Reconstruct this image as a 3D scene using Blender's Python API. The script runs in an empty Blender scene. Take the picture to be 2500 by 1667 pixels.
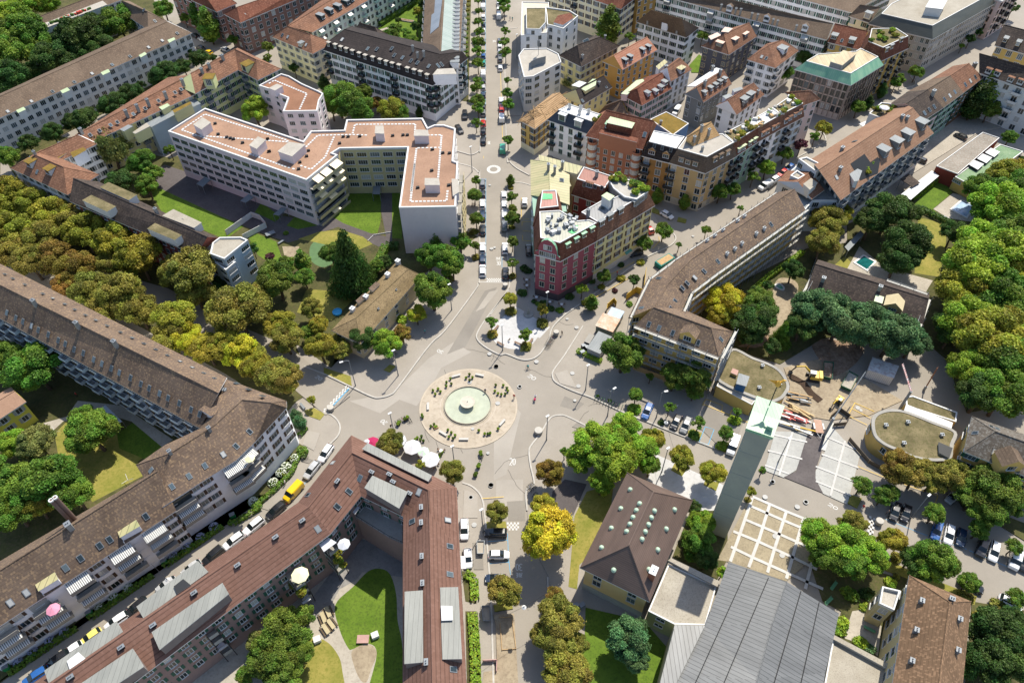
import bpy, math, random
from mathutils import Vector, Matrix
random.seed(7)
R = math.radians
SC = bpy.context.scene
COL = SC.collection
# ------------------------------------------------------------------ camera
H = 140.0; FPX = 1815.0; PITCH = R(48.65); ROLL = R(-.75)
F = Vector((0, math.cos(PITCH), -math.sin(PITCH))); U0 = Vector((0, math.sin(PITCH), math.cos(PITCH))); R0 = Vector((1, 0, 0))
CR = R0*math.cos(ROLL)+U0*math.sin(ROLL); CU = U0*math.cos(ROLL)-R0*math.sin(ROLL)
cd = bpy.data.cameras.new('camera'); cam = bpy.data.objects.new('camera', cd); COL.objects.link(cam)
m = Matrix.Identity(4)
for i, v in enumerate((CR, CU, -F)):
    for j in range(3): m[j][i] = v[j]
m.translation = Vector((0, 0, H)); cam.matrix_world = m
cd.sensor_width = 36; cd.lens = 36*FPX/2500; cd.clip_end = 3000; SC.camera = cam
# ------------------------------------------------------------------ sky and sun
SUN_EL = R(56.5); SUN_AZ = R(61.2)       # azimuth from +x, towards the sun
w = bpy.data.worlds.new("World"); SC.world = w; w.use_nodes = True
nt = w.node_tree; bg = nt.nodes['Background']; sk = nt.nodes.new('ShaderNodeTexSky'); sk.sky_type = 'NISHITA'; sk.sun_disc = False
sk.sun_elevation = SUN_EL; sk.sun_rotation = R(90)-SUN_AZ; nt.links.new(sk.outputs[0], bg.inputs[0]); bg.inputs[1].default_value = .135
sl = bpy.data.lights.new('sun', 'SUN'); sl.energy = 4.7; sl.angle = R(.5); sl.color = (1, .93, .8)
so = bpy.data.objects.new('sun', sl); COL.objects.link(so)
sd = Vector((math.cos(SUN_AZ)*math.cos(SUN_EL), math.sin(SUN_AZ)*math.cos(SUN_EL), math.sin(SUN_EL)))
so.rotation_euler = sd.to_track_quat('Z', 'Y').to_euler(); so.location = (0, 0, 300)
SC.view_settings.view_transform = 'Standard'; SC.view_settings.look = 'None'; SC.view_settings.exposure = .5; SC.view_settings.gamma = 1
SC.render.engine = 'CYCLES'
SC.cycles.max_bounces = 6; SC.cycles.diffuse_bounces = 3; SC.cycles.transparent_max_bounces = 4
# ------------------------------------------------------------------ survey: map readings -> world metres
def Q(s):
    out = []; x0 = y0 = 0; k = 1/3.357
    for t in s.replace(';', ' ').split():
        if t[0] in 'ABCD' and t[1].isdigit():
            x0 = int(t[1])*600; y0 = 'ABCD'.index(t[0])*400; k = 1/3.357; continue
        if t == 'N': x0 = y0 = 0; k = 1; continue
        out.append(tuple([float(v) for v in t.split(',')]))
        a = out[-1]; out[-1] = (x0+a[0]*k, y0+a[1]*k)+a[2:]
        if len(a) > 2: out[-1] = out[-1][:2]+(a[2]*k,)+a[3:]
    return out
def ray(p): return CR*((p[0]-1250)/FPX)+CU*((833.5-p[1])/FPX)+F
def W(p, h=0.0):
    d = ray(p); t = (H-h)/-d.z
    return Vector((d.x*t, d.y*t, h))
def G(s, h=0.0): return [W(p, h) for p in Q(s)]
def proj(v):
    d = Vector(v)-Vector((0, 0, H)); w_ = max(.1, d.dot(F)); return (1250+FPX*d.dot(CR)/w_, 833.5-FPX*d.dot(CU)/w_)
def mpp(p, h=0.0):                         # metres per survey unit at that place
    d = ray(p); return (H-h)/-d.z/FPX
# ------------------------------------------------------------------ materials
MATS = {}
def newmat(name):
    m = bpy.data.materials.new(name); m.use_nodes = True; nt = m.node_tree
    return m, nt, nt.nodes, nt.links, nt.nodes['Principled BSDF']
def ramp(N, stops):
    r = N.new('ShaderNodeValToRGB'); e = r.color_ramp.elements
    while len(e) < len(stops): e.new(.5)
    for i, (p, c) in enumerate(stops): e[i].position = p; e[i].color = (*c, 1)
    return r
def mix(N, L, a, b, f, mode='MIX'):
    x = N.new('ShaderNodeMix'); x.data_type = 'RGBA'; x.blend_type = mode
    for s, v in ((0, f), (6, a), (7, b)):
        if hasattr(v, 'links'): L.new(v, x.inputs[s])
        elif s == 0: x.inputs[0].default_value = v
        else: x.inputs[s].default_value = (*v, 1)
    return x.outputs[2]
def noise(N, L, scale, vec=None, detail=4, rough=.6):
    n = N.new('ShaderNodeTexNoise'); n.inputs['Scale'].default_value = scale; n.inputs['Detail'].default_value = detail; n.inputs['Roughness'].default_value = rough
    if vec is not None: L.new(vec, n.inputs['Vector'])
    return n.outputs[0]
def math_(N, L, op, a, b=None, c=None):
    x = N.new('ShaderNodeMath'); x.operation = op
    for i, v in enumerate((a, b, c)):
        if v is None: continue
        if hasattr(v, 'links'): L.new(v, x.inputs[i])
        else: x.inputs[i].default_value = v
    return x.outputs[0]
def obj_vec(N): return N.new('ShaderNodeTexCoord').outputs['Object']
def bump(N, L, bs, h, s, d=.05):
    b = N.new('ShaderNodeBump'); b.inputs['Strength'].default_value = s; b.inputs['Distance'].default_value = d
    L.new(h, b.inputs['Height']); L.new(b.outputs[0], bs.inputs['Normal'])
def plain(name, c, rough=.7, metal=0., var=.12, sc=.6, spec=.3):
    if name in MATS: return MATS[name]
    m, nt, N, L, b = newmat(name)
    b.inputs['Roughness'].default_value = rough; b.inputs['Metallic'].default_value = metal; b.inputs['Specular IOR Level'].default_value = spec
    if var:
        v = obj_vec(N); n = noise(N, L, sc, v, 5, .65)
        r = ramp(N, [(.3, tuple(x*(1-var) for x in c)), (.7, tuple(min(1, x*(1+var)) for x in c))]); L.new(n, r.inputs[0]); L.new(r.outputs[0], b.inputs[0])
    else: b.inputs[0].default_value = (*c, 1)
    MATS[name] = m; return m
def speckle(name, c1, c2, c3, s1=.25, s2=6., rough=.9, bs=.3, amt=.5):   # large patches of c1/c2 with fine specks of c3
    if name in MATS: return MATS[name]
    m, nt, N, L, b = newmat(name); v = obj_vec(N); b.inputs['Roughness'].default_value = rough; b.inputs['Specular IOR Level'].default_value = .135
    r = ramp(N, [(.32, c1), (.68, c2)]); L.new(noise(N, L, s1, v, 6, .7), r.inputs[0])
    n2 = noise(N, L, s2, v, 3, .7); r2 = ramp(N, [(.48, (0, 0, 0)), (.66, (amt,)*3)]); L.new(n2, r2.inputs[0])
    L.new(mix(N, L, r.outputs[0], c3, r2.outputs[0]), b.inputs[0]); bump(N, L, b, n2, bs)
    MATS[name] = m; return m
def tile(name, c1, c2, c3, pitch=.55, line=.45, patch=.18, spk=.55):      # tiled roof: rows run along the eave
    if name in MATS: return MATS[name]
    m, nt, N, L, b = newmat(name); v = obj_vec(N); b.inputs['Roughness'].default_value = .85; b.inputs['Specular IOR Level'].default_value = .2
    uv = N.new('ShaderNodeTexCoord').outputs['UV']
    r = ramp(N, [(.3, c1), (.7, c2)]); L.new(noise(N, L, patch, v, 6, .7), r.inputs[0])
    br = N.new('ShaderNodeTexBrick'); L.new(uv, br.inputs['Vector']); br.inputs['Scale'].default_value = 1
    br.inputs['Brick Width'].default_value = pitch*.42; br.inputs['Row Height'].default_value = pitch*.6; br.inputs['Mortar Size'].default_value = .0
    br.inputs['Color1'].default_value = (0, 0, 0, 1); br.inputs['Color2'].default_value = (1, 1, 1, 1); br.inputs['Bias'].default_value = -.1
    r2 = ramp(N, [(.55, (0, 0, 0)), (.95, (spk,)*3)]); L.new(br.outputs[0], r2.inputs[0])
    c = mix(N, L, r.outputs[0], c3, r2.outputs[0])
    sp = N.new('ShaderNodeSeparateXYZ'); L.new(uv, sp.inputs[0])
    fr = math_(N, L, 'FRACT', math_(N, L, 'DIVIDE', sp.outputs[1], pitch))
    g = ramp(N, [(0, (1-line,)*3), (.3, (1, 1, 1))]); L.new(fr, g.inputs[0])
    L.new(mix(N, L, c, g.outputs[0], 1.0, 'MULTIPLY'), b.inputs[0]); bump(N, L, b, fr, .5, .08)
    MATS[name] = m; return m
def seam(name, c1, c2, pitch=.6, lw=.1, dark=.45, axis=0, rough=.45, metal=.0, sc=.35):
    if name in MATS: return MATS[name]
    m, nt, N, L, b = newmat(name); v = obj_vec(N); uv = N.new('ShaderNodeTexCoord').outputs['UV']
    b.inputs['Roughness'].default_value = rough; b.inputs['Metallic'].default_value = metal
    mp = N.new('ShaderNodeMapping'); mp.inputs['Scale'].default_value = ((1, .25, 1) if axis == 0 else (.25, 1, 1)); L.new(uv, mp.inputs[0])
    r = ramp(N, [(.3, c1), (.7, c2)]); L.new(noise(N, L, sc, mp.outputs[0], 6, .7), r.inputs[0])
    sp = N.new('ShaderNodeSeparateXYZ'); L.new(uv, sp.inputs[0])
    fr = math_(N, L, 'FRACT', math_(N, L, 'DIVIDE', sp.outputs[axis], pitch))
    g = ramp(N, [(0, (1-dark,)*3), (lw, (1-dark,)*3), (lw+.02, (1, 1, 1))]); L.new(fr, g.inputs[0])
    L.new(mix(N, L, r.outputs[0], g.outputs[0], 1.0, 'MULTIPLY'), b.inputs[0]); bump(N, L, b, g.outputs[0], .3, .05)
    MATS[name] = m; return m
def glassmat():
    m, nt, N, L, b = newmat('window_glass')
    oi = N.new('ShaderNodeObjectInfo'); r = ramp(N, [(0, (.012, .018, .022)), (.62, (.03, .045, .05)), (.64, (.1, .13, .14)), (.84, (.07, .1, .12)), (.86, (.36, .37, .36)), (1, (.42, .42, .4))])
    r.color_ramp.interpolation = 'CONSTANT' if False else 'LINEAR'
    L.new(oi.outputs['Random'], r.inputs[0]); L.new(r.outputs[0], b.inputs[0]); b.inputs['Roughness'].default_value = .12; b.inputs['Specular IOR Level'].default_value = .6
    return m
def leafmat(name, trans=.35):
    m, nt, N, L, b = newmat(name)
    oi = N.new('ShaderNodeObjectInfo'); at = N.new('ShaderNodeAttribute'); at.attribute_name = 'tint'
    hs = N.new('ShaderNodeHueSaturation'); L.new(oi.outputs['Color'], hs.inputs['Color'])
    sp = N.new('ShaderNodeSeparateColor'); L.new(at.outputs['Color'], sp.inputs[0])
    L.new(math_(N, L, 'MULTIPLY_ADD', sp.outputs[0], .06, .478), hs.inputs['Hue'])
    L.new(math_(N, L, 'MULTIPLY_ADD', sp.outputs[1], 1.5, .55), hs.inputs['Value'])  # random leaf tone, range widened to put highlights and dark gaps into colour
    b.inputs['Roughness'].default_value = .55; b.inputs['Specular IOR Level'].default_value = .25
    L.new(hs.outputs[0], b.inputs[0]); tr = N.new('ShaderNodeBsdfTranslucent'); L.new(hs.outputs[0], tr.inputs[0])
    ms = N.new('ShaderNodeMixShader'); ms.inputs[0].default_value = trans
    L.new(b.outputs[0], ms.inputs[1]); L.new(tr.outputs[0], ms.inputs[2]); L.new(ms.outputs[0], N['Material Output'].inputs[0])
    return m
# ------------------------------------------------------------------ mesh builder
class MB:
    def __init__(s): s.v = []; s.f = []; s.m = []
    def face(s, pts, mi=0):
        n = len(s.v); s.v += [tuple(p) for p in pts]; s.f.append(tuple(range(n, n+len(pts)))); s.m.append(mi)
    def prism(s, poly, z0, z1, mi=0, mt=None, bottom=False):
        a = [Vector((p[0], p[1], z0)) for p in poly]; b = [Vector((p[0], p[1], z1)) for p in poly]; n = len(a)
        for i in range(n):
            j = (i+1) % n; s.face([a[i], a[j], b[j], b[i]], mi)
        s.face(b, mi if mt is None else mt)
        if bottom: s.face(a[::-1], mi)
    def box(s, c, sz, rz=0, mi=0, mt=None):
        ca, sa = math.cos(rz), math.sin(rz); x, y, z = (q/2 for q in sz)
        P = [(c[0]+ca*a-sa*b, c[1]+sa*a+ca*b) for a, b in ((-x, -y), (x, -y), (x, y), (-x, y))]
        s.prism(P, c[2]-z, c[2]+z, mi, mt, True)
    def tube(s, pts, r, n=6, mi=0, cap=True):
        rs = r if isinstance(r, (list, tuple)) else [r]*len(pts); rings = []
        pts = [Vector(p) for p in pts]
        for i, p in enumerate(pts):
            d = (pts[min(i+1, len(pts)-1)]-pts[max(i-1, 0)]).normalized()
            a = d.cross(Vector((0, 0, 1)) if abs(d.z) < .9 else Vector((1, 0, 0))).normalized(); b = d.cross(a)
            rings.append([p+(a*math.cos(t*2*math.pi/n)+b*math.sin(t*2*math.pi/n))*rs[i] for t in range(n)])
        for i in range(len(rings)-1):
            for k in range(n): s.face([rings[i][k], rings[i+1][k], rings[i+1][(k+1) % n], rings[i][(k+1) % n]], mi)
        if cap: s.face(rings[0], mi); s.face(rings[-1][::-1], mi)
    def lathe(s, prof, c=(0, 0, 0), n=16, mi=0, squash=1.):
        for i in range(len(prof)-1):
            (r0, z0), (r1, z1) = prof[i], prof[i+1]
            for k in range(n):
                t0, t1 = 2*math.pi*k/n, 2*math.pi*(k+1)/n; P = []
                for r_, z_, t in ((r0, z0, t0), (r0, z0, t1), (r1, z1, t1), (r1, z1, t0)):
                    P.append((c[0]+r_*math.cos(t), c[1]+r_*math.sin(t)*squash, c[2]+z_))
                if r0 < 1e-5: P = [P[0], P[2], P[3]]
                elif r1 < 1e-5: P = P[:3]
                s.face(P, mi)
    def mesh(s, name, mats, o=(0, 0, 0), uv=True, smooth=False):
        me = bpy.data.meshes.new(name); o = Vector(o)
        me.from_pydata([tuple(Vector(v)-o) for v in s.v], [], s.f)
        for m_ in mats: me.materials.append(m_)
        me.polygons.foreach_set('material_index', s.m)
        if smooth: me.polygons.foreach_set('use_smooth', [True]*len(s.f))
        if uv:
            ul = me.uv_layers.new(name='UVMap'); dat = []
            for f, poly in zip(s.f, me.polygons):
                n = poly.normal
                if abs(n.z) > .995: h = Vector((1, 0, 0)); q = Vector((0, 1, 0))
                else: h = Vector((0, 0, 1)).cross(n).normalized(); q = n.cross(h)
                for i in f:
                    p = Vector(s.v[i]); dat += [p.dot(h), p.dot(q)]
            ul.data.foreach_set('uv', dat)
        me.update(); return me
    def build(s, name, mats, parent=None, o=None, smooth=False, **kw):
        if not isinstance(mats, (list, tuple)): mats = [mats]
        if o is None: o = parent.location if parent is not None else (0, 0, 0)
        ob = bpy.data.objects.new(name, s.mesh(name, mats, o, smooth=smooth)); COL.objects.link(ob)
        if parent is not None: ob.parent = parent
        for k, v in kw.items(): ob[k] = v
        return ob
def root(name, loc, label, cat, group=None, rz=0):
    o = bpy.data.objects.new(name, None); COL.objects.link(o); o.location = loc; o.rotation_euler = (0, 0, rz); o.empty_display_size = .5
    o['label'] = label; o['category'] = cat
    if group: o['group'] = group
    return o
def link(name, me, parent, loc, rz=0, scale=None):
    o = bpy.data.objects.new(name, me); COL.objects.link(o); o.parent = parent; o.location = loc; o.rotation_euler = (0, 0, rz)
    if scale: o.scale = scale
    return o
def ccw(P):
    a = sum(P[i][0]*P[(i+1) % len(P)][1]-P[(i+1) % len(P)][0]*P[i][1] for i in range(len(P)))
    return list(P) if a > 0 else list(P)[::-1]
def offset(P, d):                                   # P counter-clockwise; d>0 outwards
    n = len(P); out = []
    for i in range(n):
        a, b, c = Vector(P[i-1][:2]), Vector(P[i][:2]), Vector(P[(i+1) % n][:2])
        e1 = (b-a).normalized(); e2 = (c-b).normalized()
        n1 = Vector((e1.y, -e1.x)); n2 = Vector((e2.y, -e2.x)); k = 1+n1.dot(n2)
        out.append(b+(n1+n2)*(d/max(k, .3)))
    return out
def centroid(P): return Vector((sum(p[0] for p in P)/len(P), sum(p[1] for p in P)/len(P), 0))
def struct(name, mb, mats, **kw):
    o = mb.build(name, mats); o['kind'] = kw.pop('kind', 'structure')
    for k, v in kw.items(): o[k] = v
    return o
# ------------------------------------------------------------------ palette
M_WHITE = plain('white_render', (.8, .8, .78)); M_TRIM = plain('white_trim', (.6, .6, .59), .5, var=0); M_GLASS = glassmat()
M_CONC = speckle('concrete', (.26, .25, .23), (.36, .345, .31), (.22, .21, .19), .3, 3, bs=.15, amt=.4)
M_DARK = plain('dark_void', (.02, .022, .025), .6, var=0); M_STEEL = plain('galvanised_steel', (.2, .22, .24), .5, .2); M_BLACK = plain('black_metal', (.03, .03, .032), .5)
M_COPPER = seam('green_copper', (.32, .48, .36), (.5, .62, .48), .6, .08, .25); M_WOOD = plain('bare_timber', (.42, .28, .14), .8, var=.25, sc=3)
M_SHUT = {'g': plain('green_shutter', (.02, .09, .06), .6, var=0), 'k': plain('grey_shutter', (.3, .31, .3), .6, var=0), 'b': plain('brown_shutter', (.07, .04, .025), .6, var=0),
          'o': plain('olive_shutter', (.05, .08, .05), .6, var=0)}
T_MOT = tile('weathered_brown_tiles', (.1, .07, .052), (.175, .127, .095), (.35, .24, .14), .6, .3, .14, .6)
T_RED = tile('red_brown_pantiles', (.14, .075, .055), (.19, .105, .08), (.24, .14, .11), .8, .5, .25, .4)
T_ORG = tile('orange_clay_tiles', (.13, .068, .045), (.25, .125, .075), (.36, .2, .13), .7, .45, .3, .6)
T_TAN = tile('tan_clay_tiles', (.22, .125, .08), (.31, .18, .115), (.38, .25, .17), .7, .35, .2, .5)
T_DRED = tile('dark_red_tiles', (.1, .035, .022), (.2, .075, .045), (.3, .14, .09), .6, .35, .3, .6)
T_BLK = tile('black_brown_tiles', (.022, .018, .018), (.045, .036, .034), (.07, .055, .05), .8, .45, .2, .4)
T_GBR = tile('grey_brown_tiles', (.1, .07, .05), (.17, .125, .09), (.27, .19, .13), .6, .35, .12, .5)
T_DGB = tile('dark_grey_brown_tiles', (.035, .028, .025), (.085, .065, .055), (.16, .12, .09), .7, .45, .3, .5)
F_PINK = speckle('pink_gravel', (.26, .16, .11), (.38, .24, .165), (.2, .12, .085), .1, 3, bs=.3, amt=.5)
F_GREY = speckle('grey_gravel', (.3, .27, .22), (.4, .37, .31), (.17, .15, .12), .2, 4)
F_SED = speckle('sedum_roof', (.09, .078, .038), (.24, .195, .11), (.09, .09, .035), .25, 2.5, bs=.5, amt=.8)  # mottled planting; contrast raised so its darks also stand in for shadows
F_MOSS = speckle('mossy_gravel_roof', (.13, .09, .02), (.24, .15, .035), (.1, .1, .03), .5, 3, amt=.6)
F_CON = speckle('concrete_roof', (.34, .315, .275), (.44, .41, .365), (.24, .22, .18), .25, 3, bs=.1, amt=.4)
F_WHT = plain('white_roof_sheet', (.55, .56, .56), .5, var=.06); F_GRN = speckle('green_bitumen_roof', (.13, .22, .12), (.22, .31, .18), (.28, .33, .24), .3, 2, bs=.1)
S_GREY = seam('grey_seamed_metal', (.17, .175, .16), (.27, .275, .25), .85, .07, .4); S_HALL = seam('hall_metal_sheets', (.09, .094, .096), (.17, .176, .178), .72, .12, .65, axis=0)
S_LIME = seam('yellow_green_patinated_metal', (.27, .28, .13), (.46, .39, .22), 1.1, .12, .5); S_PALE = seam('pale_green_metal', (.34, .42, .24), (.44, .52, .32), .7, .08, .25)
S_CU = seam('mottled_green_copper', (.12, .34, .22), (.3, .5, .32), .6, .08, .3); S_RUST = seam('rust_stained_copper', (.3, .17, .08), (.44, .42, .24), 1.4, .08, .35, sc=.3)
S_ZN = seam('zinc_sheet', (.15, .17, .18), (.24, .26, .27), .6, .06, .25, rough=.65)
def wallm(name, c): return speckle('render_'+name, tuple(x*.93 for x in c), tuple(min(1, x*1.05) for x in c), tuple(x*.8 for x in c), .12, 1.2, .85, .05, .25)
AWN_Y = seam('yellow_awning', (.75, .62, .36), (.8, .68, .42), .5, .3, .1); AWN_S = seam('striped_awning', (.7, .7, .66), (.74, .74, .7), .34, .5, .75)
# ------------------------------------------------------------------ windows (shared meshes, one object each)
WC = {}
def window_mesh(w_, h_, sh, fr):
    k = (w_, h_, sh, fr.name)
    if k in WC: return WC[k]
    b = MB(); b.box((0, .03, 0), (w_+.22, .1, h_+.22)); g = .09; n = 2 if w_ < 1.6 else (3 if w_ < 2.3 else 4); pw = (w_-g*(n-1))/n
    for i in range(n):
        x = -w_/2+pw/2+i*(pw+g); b.box((x, -.03, 0), (pw, .04, h_), 0, 1)
    b.box((0, -.06, -h_/2-.12), (w_+.3, .2, .07))
    ms = [fr, M_GLASS]
    if sh:
        for sx in (-1, 1): b.box((sx*(w_/2+.4), -.02, 0), (.52, .07, h_+.1), 0, 2)
        ms.append(M_SHUT[sh])
    WC[k] = (b.mesh('window', ms), b, ms); return WC[k]
class Bld:
    def __init__(s, name, label, ref, wallc, nf=4, fh=2.95, ws=2.7, w=(1.15, 1.5), sh=None, z0=1.7, group='city buildings', frame=None, cat='building', wstyle=None, skip=0):
        c = ref if isinstance(ref, Vector) else W(Q(ref)[0]); s.rt = root(name, (c.x, c.y, 0), label, cat, group); s.wall = wallc; s.P = s.roofs = None
        s.roofs = []; s.nf, s.fh, s.ws, s.w, s.sh, s.z0 = nf, fh, ws, w, sh, z0; s.frame = frame or M_TRIM; s.edges = []; s.blank = []; s.skip = skip
    def part(s, name, mb, mats, parent=None, **kw):
        o = mb.build(name, mats, None, s.rt.location, **kw); o.parent = parent or s.rt; return o
    def walls(s, poly, h, inset=.0, z=0, base=None):
        P = ccw([Vector(p[:2]) for p in poly]); P = offset(P, -inset) if inset else P
        mb = MB(); mb.prism(P, z, h); s.part('wall', mb, [s.wall])
        if base:
            mb = MB(); mb.prism(offset(P, .06), z, z+2.4); s.part('plinth', mb, [base])
        for i in range(len(P)): s.edges.append((P[i], P[(i+1) % len(P)], z, h))
        return P
    # pitched roof along a ridge. E near eave, K ridge, Fa far eave (each a reading string)
    def strip(s, E, K, he, hr=None, Fa=None, mat=None, h0='gable', h1='gable', over=.55, skirt=None, wz=0, base=None, fascia=None, walls=True):
        E = G(E, he); Kp = Q(K); n = len(E); Fw = G(Fa, he) if Fa else None
        def perp(i, Kw):
            j = min(i, n-2); d = (E[j+1]-E[j]).xy.normalized(); q = (Kw[i]-E[i]).xy; return q-d*q.dot(d)
        if hr is None:
            best = None
            for t in range(3, 90):
                h = he+t*.1; Kw = [W(p, h) for p in Kp]; e = 0
                for i in range(n):
                    j = min(i, n-2); d = (E[j+1]-E[j]).xy.normalized(); q = (Fw[i]-E[i]).xy; q = q-d*q.dot(d); e += abs(perp(i, Kw).length*2-q.length)
                if best is None or e < best[0]: best = (e, h)
            hr = best[1]
        Kw = [W(p, hr) for p in Kp]
        if Fw is None:
            Fw = []
            for i in range(n):
                if 0 < i < n-1: f = 2*Kw[i]-E[i]
                else: q = perp(i, Kw); f = E[i]+Vector((2*q.x, 2*q.y, 0))
                f.z = he; Fw.append(f)
        s.he, s.hr = he, hr; mat = mat or T_MOT; mb = MB(); faces = []
        for i in range(n-1):
            faces.append([E[i], E[i+1], Kw[i+1], Kw[i]]); faces.append([Fw[i+1], Fw[i], Kw[i], Kw[i+1]])
        if h0 == 'hip': faces.append([Fw[0], E[0], Kw[0]])
        if h1 == 'hip': faces.append([E[-1], Fw[-1], Kw[-1]])
        flip = (E[1]-E[0]).cross(Kw[0]-E[0]).z < 0
        if flip: faces = [f[::-1] for f in faces]
        s.roofs += faces
        for f in faces: mb.face(f)
        ring = E+Fw[::-1]; P = ccw(ring); lo = [p-Vector((0, 0, .25)) for p in P]
        if not skirt:
            for i in range(len(P)):
                j = (i+1) % len(P); mb.face([lo[i], lo[j], P[j], P[i]], 1)
            mb.face(lo[::-1], 1)
        for k, hh in ((0, h0), (-1, h1)):
            if hh == 'gable':
                a, b_ = (E[k], Fw[k]); q = (Kw[k]); tri = [Vector((a.x, a.y, he-.25)), Vector((b_.x, b_.y, he-.25)), Vector((b_.x, b_.y, he)), q, Vector((a.x, a.y, he))]
                mb.face(tri, 2)
        s.part('roof', mb, [mat, fascia or M_TRIM, s.wall])
        rc = MB()
        for i in range(n-1): rc.tube([Kw[i]+Vector((0, 0, .03)), Kw[i+1]+Vector((0, 0, .03))], .13, 5)
        if h0 == 'hip': rc.tube([E[0], Kw[0]], .1, 5); rc.tube([Fw[0], Kw[0]], .1, 5)
        if h1 == 'hip': rc.tube([E[-1], Kw[-1]], .1, 5); rc.tube([Fw[-1], Kw[-1]], .1, 5)
        s.part('ridge_cap', rc, [mat])
        if skirt:
            out, drop = skirt; P2 = offset([p.xy for p in P], out); mb = MB(); z1 = he-drop
            for i in range(len(P)):
                j = (i+1) % len(P); f = [Vector((*P2[i], z1)), Vector((*P2[j], z1)), P[j], P[i]]; mb.face(f); s.roofs.append(f)
                mb.face([Vector((*P2[i], z1-.25)), Vector((*P2[j], z1-.25)), Vector((*P2[j], z1)), Vector((*P2[i], z1))], 1)
            mb.face([Vector((*p, z1-.25)) for p in P2][::-1], 1); s.part('mansard', mb, [mat, fascia or M_TRIM])
            return s.walls(P2, z1-.2, .4, wz, base)
        if walls: return s.walls(ring, he-.2, over, wz, base)
    def flat(s, poly, h, mat=None, rim=.35, par=.45, z=0, rimm=None, base=None, walls=True, name='roof'):
        P = ccw([p.xy for p in G(poly, h)]); Pi = offset(P, -rim); mb = MB(); n = len(P)
        for i in range(n):
            j = (i+1) % n; A = Vector
            mb.face([A((*P[i], h)), A((*P[j], h)), A((*Pi[j], h)), A((*Pi[i], h))], 1)
            mb.face([A((*Pi[i], h)), A((*Pi[j], h)), A((*Pi[j], h-par)), A((*Pi[i], h-par))], 1)
            mb.face([A((*P[i], h-par-.1)), A((*P[j], h-par-.1)), A((*P[j], h)), A((*P[i], h))], 1)
        f = [Vector((*p, h-par)) for p in Pi]; mb.face(f); s.roofs.append(f); s.part(name, mb, [mat or F_GREY, rimm or M_TRIM]); s.he = h
        if walls: return s.walls(P, h-par-.07, .03, z, base)
    def mansard(s, top, ht, out, drop, topm, skm, par=.0, base=None, walls=True, rimm=None):
        P = ccw([p.xy for p in G(top, ht)]); P2 = offset(P, out); z1 = ht-drop; mb = MB(); V = Vector
        for i in range(len(P)):
            j = (i+1) % len(P); f = [V((*P2[i], z1)), V((*P2[j], z1)), V((*P[j], ht)), V((*P[i], ht))]; mb.face(f); s.roofs.append(f)
            mb.face([V((*P2[i], z1-.3)), V((*P2[j], z1-.3)), V((*P2[j], z1)), V((*P2[i], z1))], 1)
        mb.face([V((*p, z1-.3)) for p in P2][::-1], 1); s.part('mansard', mb, [skm, rimm or M_TRIM])
        mb = MB(); f = [V((*p, ht)) for p in P]; mb.face(f); s.roofs.append(f); rc = offset(P, -.25)
        for i in range(len(P)):
            j = (i+1) % len(P); a, b_ = P[i], P[j]; mb.face([V((*a, ht)), V((*b_, ht)), V((*b_, ht+.22)), V((*a, ht+.22))], 1); mb.face([V((*rc[j], ht)), V((*rc[i], ht)), V((*rc[i], ht+.22)), V((*rc[j], ht+.22))], 1)
            mb.face([V((*a, ht+.22)), V((*b_, ht+.22)), V((*rc[j], ht+.22)), V((*rc[i], ht+.22))], 1)
        s.part('roof', mb, [topm, rimm or M_TRIM]); s.he = z1
        if walls: return s.walls(P2, z1-.25, .45, 0, base)
    def stackb(s, st, w_=4.4, n=3, awn=None, top=1.9, dz=2.75, rail=None):      # balcony stacks hung on the nearest wall
        for px in Q(st):
            q = W(px, s.he-2).xy; best = None
            for a, b, zb, h in s.edges:
                d = (b-a); t = max(.12, min(.88, (q-a).dot(d)/d.length_squared)); c = a+d*t; nr = Vector((d.y, -d.x)).normalized()
                if nr.dot(-c) > 0 and (best is None or (c-q).length < best[0]): best = ((c-q).length, c, nr, h, math.atan2(d.y, d.x))
            _, c, nr, h, rz = best
            for k in range(n):
                z = h-top-k*dz-1.1; mb = MB(); f = c+nr*.8; mb.box((f.x, f.y, z), (w_, 1.6, .18), rz); f = c+nr*1.57; mb.box((f.x, f.y, z+.5), (w_, .07, .95), rz, 1); o = s.part('balcony', mb, [M_CONC, rail or M_CONC])
                mb = MB(); f = c+nr*.04; mb.box((f.x, f.y, z+1.2), (w_*.85, .1, 2.0), rz); s.part('balcony_opening', mb, [M_GLASS], parent=o)
                if awn and (k+len(s.edges)+int(px[0])) % 3: mb = MB(); t = Vector((math.cos(rz), math.sin(rz), 0))*w_*.46; g = Vector((*c, z+2.45)); e = g+Vector((nr.x, nr.y, 0))*2.0-Vector((0, 0, .9)); mb.face([g-t, e-t, e+t, g+t]); mb.face([e-t-Vector((0, 0, .2)), e+t-Vector((0, 0, .2)), e+t, e-t]); s.part('awning', mb, [awn], parent=o)
    def on(s, px):                                    # first roof face seen at that reading -> point, normal
        d = ray(px); o = Vector((0, 0, H)); best = None
        for f in s.roofs:
            n = (f[1]-f[0]).cross(f[-1]-f[0]).normalized()
            if abs(n.dot(d)) < 1e-6: continue
            t = (f[0]-o).dot(n)/n.dot(d); p = o+d*t
            if t > 0 and all(((f[(i+1) % len(f)]-f[i]).cross(p-f[i])).dot(n) > -.6 for i in range(len(f))):
                if best is None or t < best[0]: best = (t, p, n if n.z > 0 else -n)
        if best is None:
            p = W(px, s.he+.5); return p, Vector((0, -.35, 1)).normalized()
        return best[1], best[2]
    def frame_at(s, n):
        dn = Vector((n.x, n.y, 0)); dn = dn.normalized() if dn.length > .05 else Vector((0, -1, 0)); return dn, math.atan2(dn.y, dn.x)+math.pi/2
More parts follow.
